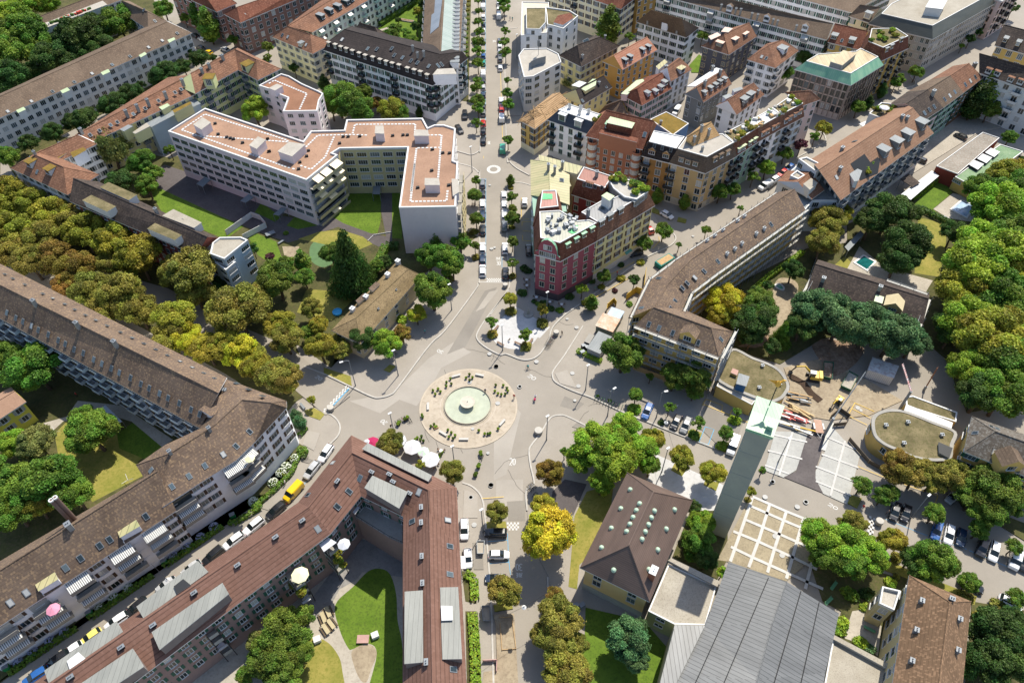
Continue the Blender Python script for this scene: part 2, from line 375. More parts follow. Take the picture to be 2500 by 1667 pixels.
    def skylights(s, st, w_=.8, h_=1.2):
        w_ *= .8; h_ *= .85
        for px in Q(st):
            p, n = s.on(px); dn, rz = s.frame_at(n); u = n.cross(dn).normalized() if n.z < .99 else Vector((1, 0, 0)); v = n.cross(u).normalized()
            key = 'sky%.1f%.1f' % (w_, h_)
            if key not in WC:
                b = MB(); b.box((0, 0, .07), (w_+.24, h_+.24, .14)); b.box((0, 0, .13), (w_, h_, .06), 0, 1); WC[key] = b.mesh('skylight', [M_STEEL, M_GLASS])
            o = link('skylight', WC[key], s.rt, p-s.rt.location); m3 = Matrix((u, v, n)).transposed(); o.rotation_euler = m3.to_euler()
    def chimneys(s, st, size=(.65, .6, 1.2), mat=None, cap=M_STEEL):
        for px in Q(st):
            p, n = s.on(px); dn, rz = s.frame_at(n); mb = MB(); mb.box((p.x, p.y, p.z+size[2]/2-.5), (size[0], size[1], size[2]+1), rz)
            o = s.part('chimney', mb, [mat or M_CONC]); mb = MB(); z = p.z+size[2]; mb.box((p.x, p.y, z+.06), (size[0]+.2, size[1]+.2, .12), rz)
            for k in (-1, 1): mb.tube([(p.x+k*.18*math.cos(rz), p.y+k*.18*math.sin(rz), z+.1), (p.x+k*.18*math.cos(rz), p.y+k*.18*math.sin(rz), z+.45)], .1, 6)
            s.part('chimney_cap', mb, [cap], parent=o)
    def dormers(s, st, w_=1.5, hh=1.6, mat=None, cheek=None, kind='flat', depth=None, glass=True):
        for px in Q(st):
            p, n = s.on(px); dn, rz = s.frame_at(n); tan = max(.3, math.hypot(n.x, n.y)/max(n.z, .05)); dp = depth or min(3.4, hh/tan+.1); u = Vector((-dn.y, dn.x, 0))
            c = p-dn*(dp/2); mb = MB(); mb.box((c.x, c.y, p.z+hh/2-.6), (w_, dp, hh+1.2), rz); o = s.part('dormer', mb, [cheek or s.wall]); mb = MB(); t = p.z+hh
            if kind == 'flat': mb.box((c.x+dn.x*.12, c.y+dn.y*.12, t+.07), (w_+.35, dp+.3, .14), rz)
            else:
                a = p+dn*.2; z = Vector((0, 0, 1)); q = [a+u*(w_/2+.2), a-u*(w_/2+.2)]; back = -dn*(dp+.4); L = [Vector((x.x, x.y, t)) for x in q]; k = Vector((a.x, a.y, t+w_*.42))
                mb.face([L[0], L[0]+back, k+back, k]); mb.face([L[1], k, k+back, L[1]+back]); mb.face([L[0], k, L[1]], 1)
            s.part('dormer_roof', mb, [mat or S_ZN, cheek or s.wall], parent=o)
            if glass:
                wm = window_mesh(min(w_-.35, 1.6), hh-.55, None, s.frame)[0]; q = link('window', wm, o, (0, 0, 0)); q.location = Vector((p.x, p.y, p.z+hh/2+.05))+dn*.05-s.rt.location; q.rotation_euler = (0, 0, rz)
    def box(s, poly, zt, zb, mt=None, mw=None, name='penthouse', rim=True):
        P = ccw([p.xy for p in G(poly, zt)]); mb = MB(); mb.prism(P, zb, zt-.12, 0, 0); o = s.part(name, mb, [mw or s.wall]); mb = MB(); mb.prism(offset(P, .12), zt-.12, zt, 1, 0, True); s.part(name+'_roof', mb, [mt or F_CON, M_TRIM], parent=o); return P
    def windows(s, nmax=92, edges=None, facing=-.05, corner=1.1, prob=1., top=.5, balc=None, stair=None, spec=None):
        L = s.rt.location; nf, fh, ws, (ww, wh), z0 = s.nf, s.fh, s.ws, s.w, s.z0; out = []
        for ei, (a, b, zb, h) in enumerate(s.edges):
            if edges and ei not in edges: continue
            if any((((a+b)/2)-q).length < 4 for q in s.blank): continue
            d = b-a; ln = d.length; d = d/ln if ln else d; nrm = Vector((d.y, -d.x)); mid = (a+b)/2; tc = Vector((-mid.x, -mid.y)).normalized()
            if nrm.dot(tc) < facing or ln < ww+1: continue
            n = max(1, int((ln-2*corner)/ws)+1); rz = math.atan2(d.y, d.x); step = (ln-2*corner)/max(1, n-1) if n > 1 else 0
            kf = min(nf, int((h-zb-z0-wh/2-top+.35)/fh)+1)
            for i in range(n):
                q = a+d*(corner+step*i if n > 1 else ln/2)
                for k in range(kf):
                    if s.skip and (i*7+k*3) % s.skip == 0: continue
                    z = h-top-wh/2-(kf-1-k)*fh
                    if z-wh/2 < zb+.4: continue
                    p = Vector((q.x+nrm.x*.02, q.y+nrm.y*.02, z)); bc = balc and (i % balc[0] == balc[1]) and k > 0
                    u_ = proj(p)
                    if -90 < u_[0] < 2590 and -90 < u_[1] < 1757: out.append((p, rz, bc, nrm))
        out.sort(key=lambda t: (t[0]-Vector((0, 0, H))).length)
        wm, wb, ms = window_mesh(ww, wh, s.sh, s.frame); rest = MB(); nb = 0
        for i, (p, rz, bc, nrm) in enumerate(out):
            if i < nmax: link('window', wm, s.rt, p-L, rz)
            else:
                ca, sa = math.cos(rz), math.sin(rz); k = len(rest.v)
                rest.v += [(p.x+ca*x-sa*y, p.y+sa*x+ca*y, p.z+z) for x, y, z in wb.v]; rest.f += [tuple(j+k for j in f) for f in wb.f]; rest.m += wb.m
            if bc and nb < 100:
                nb += 1; mat, rail, awn = (balc+(None, None, None))[2:5]; mb = MB(); c = (p.x+nrm.x*.65, p.y+nrm.y*.65, p.z-wh/2-.35); mb.box(c, (ws*.8, 1.3, .16), rz)
                f = (p.x+nrm.x*1.27, p.y+nrm.y*1.27, c[2]+.5); mb.box(f, (ws*.8, .06, .9), rz, 1)
                for sg in (-1, 1): mb.box((c[0]+math.cos(rz)*ws*.4*sg, c[1]+math.sin(rz)*ws*.4*sg, c[2]+.5), (.05, 1.2, .9), rz, 1)
                o = s.part('balcony', mb, [mat or M_CONC, rail or M_STEEL])
                if awn and random.random() < .6:
                    mb = MB(); a_ = Vector((math.cos(rz), math.sin(rz), 0))*(ws*.4); n3 = Vector((nrm.x, nrm.y, 0)); t = p+Vector((0, 0, wh/2+.25)); q = t+n3*1.7-Vector((0, 0, .8))
                    mb.face([t-a_, q-a_, q+a_, t+a_]); mb.face([q-a_-Vector((0, 0, .15)), q+a_-Vector((0, 0, .15)), q+a_, q-a_]); s.part('awning', mb, [awn], parent=o)
        if rest.v: s.part('window', rest, ms)['kind'] = 'stuff'
# ================================================================== GROUND
G_ASPH = speckle('asphalt', (.25, .226, .192), (.315, .285, .245), (.2, .18, .155), .045, 4, bs=.03, amt=.22)
G_PAVE = speckle('pavement_asphalt', (.27, .243, .208), (.335, .305, .265), (.21, .19, .165), .07, 4, bs=.03, amt=.25)
G_PATH = speckle('courtyard_gravel', (.33, .3, .25), (.43, .39, .33), (.25, .22, .18), .15, 2)
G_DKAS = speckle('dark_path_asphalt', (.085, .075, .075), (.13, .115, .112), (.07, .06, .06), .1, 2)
G_STONE = speckle('pale_stone_slabs', (.42, .42, .42), (.52, .52, .52), (.34, .33, .32), .2, 1.5, bs=.05, amt=.4)
G_PLAZA = speckle('beige_round_paving', (.34, .29, .225), (.46, .4, .32), (.27, .22, .165), .16, 1.0, bs=.05, amt=.5)
G_GRASS = speckle('lawn', (.075, .135, .014), (.13, .2, .025), (.05, .08, .015), .25, 2.5, bs=.6, amt=.7)
G_DRY = speckle('dry_lawn', (.16, .17, .03), (.3, .25, .07), (.12, .14, .02), .18, 2.0, bs=.5, amt=.6)
G_SOIL = speckle('garden_soil_and_cover', (.045, .05, .02), (.1, .1, .035), (.14, .1, .06), .3, 2.0, bs=.6, amt=.5)
G_SAND = speckle('site_sand', (.25, .2, .14), (.37, .31, .22), (.17, .13, .09), .25, 1.5, bs=.3, amt=.5)
G_DIRT = speckle('brown_dirt', (.13, .08, .05), (.3, .21, .15), (.4, .3, .22), .4, 1.5, bs=.5, amt=.5)
PAINT_W = plain('white_road_paint', (.56, .56, .54), .7, var=.12, sc=3); PAINT_B = plain('blue_road_paint', (.1, .32, .5), .7, var=.2, sc=2); PAINT_Y = plain('yellow_road_paint', (.62, .42, .06), .7, var=.2, sc=2)
KERB = plain('granite_kerb', (.4, .38, .345), .8, var=.15, sc=1)
mb = MB(); mb.face([(-900, -150, 0), (900, -150, 0), (900, 1400, 0), (-900, 1400, 0)]); struct('ground', mb, [G_ASPH])
LAY = [0]
def sheet(name, st, mat, z=.12, pts=None, kind='structure', thick=True, sm=False):
    LAY[0] += 1; z = .12+.0012*LAY[0]
    P = pts or (smooth_(st, 5) if sm else G(st)); P = ccw([p.xy for p in P]); mb = MB()
    if thick: mb.prism(P, -.02, z)
    else: mb.face([(*p, z) for p in P])
    # triangulate concave outlines
    o = struct(name, mb, [mat], kind=kind); return P, z
def smooth_(st, n=4):
    P = Q(st); out = []; k = len(P)
    for i in range(k):
        a_, b_, c_, d_ = [Vector(P[(i+j-1) % k][:2]) for j in range(4)]
        for t in range(n): u = t/n; out.append(.5*((2*b_)+(c_-a_)*u+(2*a_-5*b_+4*c_-d_)*u*u+(3*b_-a_-3*c_+d_)*u**3))
    return [W(p) for p in out]
def ribbon(P, w_, z, mb, h_=None, mi=0):
    P = [Vector(p[:2]) for p in P]; L = []; Rr = []
    for i, p in enumerate(P):
        d = (P[min(i+1, len(P)-1)]-P[max(i-1, 0)]); d = d.normalized() if d.length else Vector((1, 0)); n = Vector((-d.y, d.x))*(w_/2); L.append(p+n); Rr.append(p-n)
    for i in range(len(P)-1):
        mb.face([(*Rr[i], z), (*Rr[i+1], z), (*L[i+1], z), (*L[i], z)], mi)
        if h_:
            for S in (L, Rr): mb.face([(*S[i], z-h_), (*S[i+1], z-h_), (*S[i+1], z), (*S[i], z)], mi)
def kerb(st, w_=.34, z=.26, sm=True):
    q = Q(st)
    if sm and len(q) > 2:
        out = []
        for i in range(len(q)-1):
            a_, b_, c_, d_ = [Vector(q[min(max(i+j-1, 0), len(q)-1)][:2]) for j in range(4)]
            for t in range(5): u = t/5; out.append(.5*((2*b_)+(c_-a_)*u+(2*a_-5*b_+4*c_-d_)*u*u+(3*b_-a_-3*c_+d_)*u**3))
        out.append(Vector(q[-1][:2])); q = out
    mb = MB(); ribbon([W(p) for p in q], w_, z, mb, .3); struct('kerb', mb, [KERB])
pv = lambda st: sheet('pavement', st, G_PAVE)
pv('A1 1922,-120 1922,1190 1905,1245 1850,1272 1790,1258 1735,1243 1400,1100 1400,-120'); kerb('A1 1922,-120 1922,600 1922,1190 1905,1245 1850,1272 1790,1258 1735,1243')
WK = 'B1 1745,0 1850,30 1905,75 1918,130 1915,900 1905,985 1875,1045 1640,1360 C1 1500,155 1250,490 1190,550 1100,575 1030,565 860,485 660,390 480,320'
pv(WK+' C1 0,100 B1 -300,900 300,300 1300,200'); kerb(WK)
SK = 'C1 640,700 700,715 755,765 775,825 755,890 690,960 600,1085'
pv(SK+' C1 440,1275 330,1400 200,1500 0,1440 300,900 380,640 430,600 600,670'); kerb(SK)
UK = 'C1 1775,1272 1850,1300 1915,1360 1945,1430 1955,1510 D1 1965,250 1978,420 2010,900 2035,1700'
pv(UK+' 1500,1700 1500,200 C1 1700,1300'); kerb(UK)
EK = 'C2 780,808 620,730 560,718 500,730 460,770 400,870 330,960 308,1010 318,1120 350,1290 285,1335 292,1500'
pv(EK+' D2 310,400 470,700 480,1200 600,1600 D2 1400,1500 C2 1900,1290 1370,1050'); kerb(EK); kerb('D2 460,700 470,1000 600,1700', sm=False)
NK = 'B2 750,1330 600,1568 C2 510,350 500,400 522,445 600,490 700,532 830,580 1090,700 1220,750 1480,855 1830,990'
pv(NK+' C2 2000,1020 2100,800 1800,0 1200,-300'); kerb(NK)
IK = 'B1 2160,1035 1990,1245 1905,1375 1898,1440 1965,1505 2080,1565 C2 120,218 240,262 320,262 385,228 430,170 470,100 B2 500,1345 600,1240 700,1170 950,990 1250,780 1420,700 1500,640 1495,580 1380,500'
pv(IK+' B2 1250,300 330,100 135,180 125,600 150,900'); kerb(IK); kerb('B2 135,180 128,400 128,700 150,960 118,1060 -10,1240')
sheet('plaza_paving', 'B1 2200,1180 2060,1300 C1 1985,60 C2 60,150 150,175 300,185 380,80 B2 395,1430 480,1340 330,1250 200,1170', G_STONE)
NE = 'B2 1320,30 1285,330 1400,430 1700,520 1900,380 2350,100 A3 650,1150 1200,880 A3 1350,700 1650,560 1450,540 900,900 620,1000'
kerb('A3 480,1300 700,1180 720,1130 690,1090 630,1110'); kerb('A3 1320,740 1440,710 1460,670 1440,600 1800,380 2100,180')
pv('A3 700,1175 1200,860 1330,740 1440,710 1465,665 1440,610 2300,20 2600,200 1600,1000 900,1500 400,1420')
pv('A2 95,290 100,-100 250,-100 250,950 105,950 85,600'); kerb('A2 110,290 110,600 125,1270 150,1330 210,1385 310,1440'); kerb('A2 215,232 140,245'); kerb('B2 190,158 250,160 320,180')
pv('A2 125,1270 150,1330 210,1385 320,1440 500,1400 500,1250 470,1000 235,1000 125,950')
# the round square
c0 = G('C1 1825,652')[0]; rad = (G('C1 2226,652')[0]-G('C1 1424,652')[0]).length/2; c0 = (G('C1 2226,650')[0]+G('C1 1424,650')[0])/2
CI = [c0.xy+Vector((math.cos(t*math.pi/48), math.sin(t*math.pi/48)))*rad for t in range(96)]
mb = MB(); mb.prism(CI, -.02, .13, 1, 1); P = offset(CI, -.35); mb.face([(*p, .136) for p in P]); struct('round_plaza', mb, [G_PLAZA, plain('sand_kerb', (.42, .36, .28), .8)])
# gardens, lawns, paths (each one a real patch with its own outline)
S_ = lambda n, st, m, sm=False: sheet(n, st, m, .11, sm=sm)
S_('garden_ground', 'B1 -2010,-100 B0 600,900 B0 1900,1100 C1 300,60 700,330 850,0 B1 800,1450 1400,950 1900,600 1500,400 1250,200 B1 -300,-150 A0 1400,1300 400,1100 0,1200 B0 0,300', G_SOIL)
S_('lawn', 'B0 1230,240 1330,200 2050,480 1850,620 1700,560 1330,400', G_GRASS); S_('lawn', 'B0 1345,30 1420,60 1560,170 1540,210 1340,120', G_GRASS)
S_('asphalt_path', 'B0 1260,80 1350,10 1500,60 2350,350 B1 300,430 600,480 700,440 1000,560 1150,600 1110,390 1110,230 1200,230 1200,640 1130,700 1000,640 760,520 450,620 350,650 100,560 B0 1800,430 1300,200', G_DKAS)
S_('lawn', 'B1 690,425 760,390 1108,390 1105,480 1080,570 1030,575 800,490', G_GRASS); S_('lawn', 'B1 760,240 1108,230 1108,388 780,386', G_GRASS); S_('lawn', 'B1 1200,230 1275,230 1280,620 1200,610', G_GRASS)
S_('lawn', 'B1 335,510 400,440 590,490 625,500 430,540', G_GRASS); S_('lawn', 'B1 75,400 130,320 290,440 240,480', G_GRASS); S_('flower_lawn', 'B1 20,600 80,570 250,640 300,780 220,830 100,750', G_GRASS); S_('playground', 'B1 530,680 620,610 740,620 760,760 650,850 540,800', plain('green_play_surface', (.09, .16, .07), .9), True)
S_('sand_play_area', 'B1 300,680 440,680 420,800 330,810', G_SAND); S_('planting', 'B1 430,620 600,560 780,545 960,600 1040,660 900,720 540,640', G_DRY)
S_('lawn', 'B1 500,1030 800,1050 880,1120 700,1290 420,1220', G_DRY)
S_('garden_ground', 'B0 0,200 1100,600 2300,1150 C1 480,330 640,470 420,600 330,700 C0 1850,380 -100,-700', G_SOIL)
mb = MB(); ribbon(G('B0 -300,640 1300,1100 1900,1420 C1 250,230 560,480 760,640'), 7.5, .235, mb); struct('avenue_road', mb, [G_ASPH])
S_('garden_ground', 'C0 -400,-300 500,200 1650,830 1180,1100 1250,1270 -300,2300 -500,800', G_SOIL); S_('lawn', 'C0 450,870 560,760 1000,850 1100,780 1330,960 1130,1100 1200,1200 760,1430 600,1180 480,1050', G_DRY)
S_('lawn', 'C0 960,870 1090,780 1330,975 1190,1080 980,990', G_GRASS); S_('gravel_path', 'C0 300,800 550,730 640,600 1000,640 1420,920 1330,980 1080,770 900,720 520,770 400,880', G_PATH)
HG = 'C1 505,990 440,1000 300,1180 60,1330 -60,1480 D0 1800,240 1370,600 700,1060 0,1568 -200,1700 -200,1500 600,1000 1900,100 2250,0 C1 200,1250 440,950'
S_('hedge_bed', HG, G_SOIL)
S_('courtyard_gravel', 'D1 0,1150 900,50 1290,200 1290,1700 0,1700 -600,1700', G_PATH); S_('courtyard_paving', 'D1 560,850 780,560 900,380 1285,470 1285,700 1190,690 960,660 900,730 770,800 700,930 560,1050 450,1000', speckle('courtyard_asphalt', (.2, .19, .18), (.27, .26, .25), (.15, .14, .14), .2, 2))
S_('lawn', 'D1 735,930 880,780 1010,650 1120,635 1190,690 1235,850 1245,1050 1285,1280 1285,1700 1010,1700 1075,1330 1000,1245 880,1290 840,1280 770,1130', G_GRASS, True); S_('sand_play_area', 'D1 870,1310 960,1255 1040,1265 1075,1330 1030,1450 990,1560 940,1540 890,1430', G_SAND, True)
S_('lawn', 'D1 500,1200 640,1215 740,1310 790,1450 770,1700 300,1700 100,1300', G_DRY, True)
S_('flower_bed', 'D1 1770,650 1840,670 1895,760 1890,920 1800,900', G_SOIL); S_('flower_bed', 'D1 1800,980 1890,980 1925,1300 1930,1700 1815,1700', G_SOIL)
# lower right
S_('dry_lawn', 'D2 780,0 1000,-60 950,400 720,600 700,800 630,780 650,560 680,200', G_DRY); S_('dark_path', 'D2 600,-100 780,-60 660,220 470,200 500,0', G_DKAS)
S_('lawn', 'D2 770,950 1250,1060 1440,1280 1390,1700 500,1700 760,1300', G_GRASS); S_('garden_ground', 'D2 1480,540 1650,100 1800,0 1940,120 1930,560 1850,720', G_SOIL)
S_('paved_square', 'C2 1350,1040 1900,1290 1830,1500 1700,1500 1600,1430 1270,1270', G_STONE)
PV = speckle('buff_cobbles', (.25, .21, .145), (.34, .29, .2), (.18, .15, .1), .3, 3, amt=.6); S_('paved_square', 'D2 1850,560 C2 2125,1380 D3 110,35 760,310 600,560 400,735 D2 1940,575', PV)
def lines(name, sts, w_, z, mat):
    mb = MB()
    for k, st in enumerate(sts): ribbon(G(st), w_, z+.004*(k % 5), mb)
    return struct(name, mb, [mat])
lines('stone_bands', ['D3 121,55 26,330 -59,575', 'D3 263,108 180,380 91,622', 'D3 400,165 300,480 245,665', 'D3 540,225 400,715', 'D3 680,285 555,800', 'D3 125,45 400,165 640,262', 'D3 105,120 380,240 620,340', 'D3 63,232 340,350 600,465', 'D3 -35,328 170,412 450,540 650,640', 'D3 -55,455 130,545 410,670 700,800'], .6, .262, plain('pale_band', (.46, .45, .43), .7))
SQ = speckle('pale_grey_paving', (.33, .33, .31), (.41, .41, .385), (.27, .26, .25), .2, 2, bs=.03, amt=.4)
S_('paved_square', 'C3 310,850 590,860 480,1170 380,1230 220,1170', SQ); S_('paved_square', 'C3 780,820 1000,1060 900,1450 700,1360 620,1220 720,1010 760,850', SQ)
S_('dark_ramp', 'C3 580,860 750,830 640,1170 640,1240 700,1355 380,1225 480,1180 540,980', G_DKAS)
lines('stone_bands', ['C3 290,880 570,940', 'C3 250,1010 530,1080', 'C3 225,1130 420,1200', 'C3 450,860 340,1215', 'C3 730,900 970,1000', 'C3 690,1040 990,1150', 'C3 640,1140 950,1260', 'C3 640,1260 930,1380', 'C3 880,930 760,1380'], .45, .262, plain('pale_band', (.46, .45, .43), .7))
S_('concrete_wall_strip', 'C3 765,760 790,790 720,1010 685,1000', plain('pale_concrete', (.5, .49, .44), .7))
S_('site_ground', 'C3 380,330 700,250 1100,450 1350,600 1080,720 760,760 640,740 560,760 420,640 430,470', G_SAND); S_('site_ground', 'C3 620,100 1010,150 980,280 800,400 700,300', G_DIRT, True)
S_('garden_ground', 'B3 -50,1010 560,700 900,650 900,500 1450,250 1600,150 2600,150 2600,1900 C3 1880,700 1700,250 1400,0 700,90 350,300 C3 0,190 B3 -250,1500 -600,1100', G_SOIL)
S_('lawn', 'B3 1450,330 1660,120 1760,240 1600,375 1730,490 1480,380', G_GRASS); S_('terrace_paving', 'B3 1605,375 1765,245 2000,300 1920,480 1730,450', G_PATH); S_('lawn', 'B3 1480,440 1720,500 1700,740 1650,930 1450,900', G_DRY); S_('lawn', 'B3 800,830 880,760 950,830 1080,890 1080,960 850,890', G_DRY)
S_('yard_paving', 'B3 880,900 1000,680 1200,850 1600,960 1540,1060 1200,950', G_PATH); S_('sand_yard', 'B3 300,1000 400,940 500,1010 420,1250 300,1420 250,1400', G_SAND, True); S_('dirt_yard', 'B3 0,1500 250,1400 300,1568 C3 270,130 150,170', G_DIRT)
S_('garden_ground', 'D3 580,540 800,560 1300,700 1400,700 1160,1370 800,1200 850,980 700,900', G_SOIL); S_('gravel_path', 'D3 940,980 1080,960 1100,1080 1180,1100 1150,1350 1020,1250 870,1200', G_PATH)
S_('garden_ground', 'D3 1920,900 2500,1000 2500,1700 1860,1700', G_SOIL); S_('verge', 'D3 1230,560 1400,640 1960,860 1940,930 1200,640', G_DRY); S_('verge', 'C3 1780,1380 2600,1700 2600,1900 2050,1560 1850,1480', G_SOIL)
S_('depot_yard', 'A3 1400,1450 1990,1080 2150,1050 2350,900 2350,700 1900,900 1500,1180', G_PATH)
S_('courtyard_lawn', 'A1 1080,240 1280,110 1470,-40 1480,400 1100,420', G_GRASS); S_('courtyard_path', 'A1 1090,250 1190,220 1330,380 1300,420 1100,380', G_PATH); S_('front_gardens', 'A1 1805,-60 1848,-60 1825,840 1770,830', G_SOIL)
S_('lawn', 'A2 1620,540 1700,450 1760,500 1700,600 1640,600', G_GRASS); S_('lawn', 'A0 1160,790 1300,720 1320,740 1190,810', G_GRASS); S_('garden_ground', 'A0 -400,-300 1150,-200 1350,170 0,800 -500,900', G_SOIL); S_('garden_ground', 'A0 0,1260 1550,440 1700,480 100,1330', G_SOIL)
S_('ramp_strip', 'C2 1160,350 1280,370 1620,480 1580,520', G_PATH)
for st in ('B2 1310,350 1370,385 1380,420 1310,400', 'B2 1530,440 1600,460 1590,490 1520,475'): S_('tree_bed', st, G_DRY)
for st in ('B1 2145,1180 2200,1180 2210,1235 2140,1240', 'B1 1990,1370 2060,1360 2060,1430 1985,1430', 'B2 370,1285 460,1280 465,1340 370,1345', 'C2 235,150 320,140 310,195 235,200', 'C1 480,680 560,660 650,710 610,760 500,720', 'C1 640,330 860,400 870,480 640,380', 'C1 1130,350 1180,305 1230,320 1180,370', 'C2 1110,650 1150,620 1225,650 1190,725 1110,700', 'C2 1610,850 1650,830 1730,870 1690,935 1610,900', 'C2 1860,930 1890,920 1945,950 1930,1030 1850,990', 'C2 1470,1170 1500,1110 1600,1160 1560,1220', 'C2 1735,1290 1750,1250 1865,1270 1840,1340', 'D1 1970,250 2130,245 2140,300 1965,305', 'D1 2030,930 2180,900 2190,960 2040,985', 'C3 900,1440 930,1370 1020,1400 980,1480'): S_('tree_bed', st, G_DRY)
# garden pools
for lab, st, cm in (('square dark turquoise garden pool with rounded corners', 'B3 945,815 1030,750 1140,810 1065,888', (.01, .1, .1)), ('pale blue swimming pool by the depot lawn', 'B3 1738,380 1830,300 1960,350 1880,455', (.35, .47, .62)), ('small oval turquoise pool in the sandy yard', 'B3 300,1000 345,985 385,1020 375,1045 325,1030', (.08, .35, .25))):
    P = ccw([p.xy for p in (smooth_(st) if 'oval' in lab else G(st))]); c = centroid(P); o = root('swimming_pool', c, lab, 'pool', 'garden pools'); mb = MB(); Pi = offset(P, -.5)
    for i in range(len(P)): j = (i+1) % len(P); V = Vector; mb.face([V((*P[i], .38)), V((*P[j], .38)), V((*Pi[j], .38)), V((*Pi[i], .38))]); mb.face([V((*P[i], 0)), V((*P[j], 0)), V((*P[j], .38)), V((*P[i], .38))])
    mb.build('pool_edge', [M_TRIM], o); mb = MB(); mb.face([(*p, .3) for p in Pi]); mb.build('water', [plain('pool_water_%d' % int(cm[0]*100), cm, .08, var=.3, sc=.8)], o)
# painted markings
def bays(name, sts, mat, w_=.12): lines(name, sts, w_, .015, mat)
bays('blue_bay_line', ['A1 1966,-100 1966,1190', 'B1 1968,120 1968,930', 'B1 1968,930 1915,935', 'B1 2100,760 2100,850', 'C2 1240,720 1195,740', 'C2 1260,615 1200,735', 'C2 1225,750 1600,895', 'D1 2145,340 2155,560 2170,680', 'D1 1980,408 2145,395', 'D1 1990,590 2160,575', 'D3 1215,225 1560,360', 'D3 1600,380 1880,470', 'D3 1900,480 2230,620', 'C1 460,1300 600,1150'], PAINT_B)
lines('blue_bay_line', ['C2 1750,815 1700,940 1775,962 1822,838 1750,815'], .16, .262, PAINT_B)
bays('yellow_line', ['A1 2088,580 2105,1160', 'A1 1950,1280 1950,1300'], PAINT_Y)
lines('yellow_line', ['B2 245,285 245,458 310,458', 'B2 250,480 250,515', 'B2 250,480 320,480', 'B2 258,555 320,560', 'B2 255,590 255,635 325,638', 'B2 1170,810 980,910', 'B2 1120,945 780,1140', 'B2 1320,700 1375,640 1370,600', 'C2 1730,630 2100,780', 'C2 1755,590 1890,640 1885,690', 'C2 1755,590 1725,640', 'C2 1965,680 1955,720', 'C2 1965,680 2110,720', 'C3 960,620 1120,690', 'C3 960,620 905,725', 'C3 940,670 1090,745', 'C3 915,730 1060,800', 'C3 985,1140 1230,1240', 'C3 1360,1285 1640,1380', 'C3 1640,1380 1620,1440', 'D1 1935,60 2115,45'], .13, .262, PAINT_Y)
lines('white_line', ['B1 1915,968 2120,972', 'C1 862,490 720,642'], .16, .016, PAINT_W)
DIG = {'2': [[(0, .85), (.2, 1), (.75, 1), (1, .8), (1, .62), (0, 0), (1, 0)]], '0': [[(.5, 0), (.05, .2), (0, .5), (.05, .8), (.5, 1), (.95, .8), (1, .5), (.95, .2), (.5, 0)]], '3': [[(0, .9), (.4, 1), (.9, .9), (.9, .65), (.35, .52), (.95, .4), (1, .15), (.5, 0), (0, .12)]],
       'Z': [[(0, 1), (1, 1), (0, 0), (1, 0)]], 'O': [[(.5, 0), (0, .3), (0, .7), (.5, 1), (1, .7), (1, .3), (.5, 0)]], 'N': [[(0, 0), (0, 1), (1, 0), (1, 1)]], 'E': [[(1, 1), (0, 1), (0, 0), (1, 0)], [(0, .5), (.8, .5)]]}
def writing(txt, a, bl, up, sw=.16, z=.02, gap=.35):      # a: lower-left reading; bl: end of the base line; up: top-left reading
    o, x, u = G(a)[0], G(bl)[0], G(up)[0]; X = (x-o)/(len(txt)*(1+gap)-gap); Uv = u-o; mb = MB()
    for i, ch in enumerate(txt):
        for st in DIG[ch]: ribbon([o+X*(i*(1+gap)+p[0])+Uv*p[1] for p in st], sw, z+.002*i, mb)
    struct('road_number' if txt[0] in '23' else 'road_lettering', mb, [PAINT_W])
writing('20', 'C1 2163,1125', 'C1 2208,1125', 'C1 2165,1070', .18); writing('20', 'C1 1605,215', 'C1 1565,195', 'C1 1590,238' if 0 else 'C1 1620,195', .17)
writing('20', 'C1 1165,775', 'C1 1130,750', 'C1 1135,795', .17); writing('20', 'C2 290,400', 'C2 345,430', 'C2 315,382', .17); writing('20', 'C1 565,412', 'C1 610,436', 'C1 590,395', .16, .26)
writing('20', 'D3 740,110', 'D3 812,150', 'D3 755,92', .17); writing('30', 'B1 2055,832', 'B1 2088,832', 'B1 2055,798', .17); writing('ZONE', 'B1 2050,788', 'B1 2088,788', 'B1 2050,766', .12)
writing('30', 'D1 2265,590', 'D1 2215,590', 'D1 2265,645', .17); writing('ZONE', 'D1 2265,665', 'D1 2215,665', 'D1 2265,700', .14); writing('30', 'A2 8,348', 'A2 32,348', 'A2 8,333', .2); writing('30', 'A1 2005,1160', 'A1 1985,1160', 'A1 2005,1184', .2)
def checker(st, n, m_, z=.018):
    a_, b_, c_, d_ = G(st); mb = MB()
    for i in range(n):
        for j in range(m_):
            if (i+j) % 2: continue
            f = lambda u, v: (a_.lerp(b_, u)).lerp(d_.lerp(c_, u), v); mb.face([(*f((i+du)/n, (j+dv)/m_).xy, z) for du, dv in ((0, 0), (1, 0), (1, 1), (0, 1))])
    struct('checkered_marking', mb, [PAINT_W])
checker('B1 1975,938 2105,938 2105,966 1975,966', 14, 3); checker('C1 825,480 850,495 655,700 625,690', 3, 16, .27); checker('D1 2140,250 2240,250 2240,315 2140,315', 7, 4); checker('D3 1080,200 1130,225 1105,400 1055,390', 3, 10, .26)
mb = MB(); ribbon(G('C1 850,500 720,640'), .3, .262, mb); struct('blue_marking', mb, [PAINT_B])
c = G('A1 2032,1389')[0]; mb = MB(); r_ = (G('A1 2085,1389')[0]-G('A1 1979,1389')[0]).length/2
for k in range(20):
    for q, s_ in ((.93, .34), (.68, .26)):
        t = k*math.pi/10+(q < .8)*.15; mb.box((c.x+r_*q*math.cos(t), c.y+r_*q*math.sin(t), .01), (s_*1.6, s_*2, .02), t)
struct('dotted_ring_marking', mb, [PAINT_W])
mb = MB()
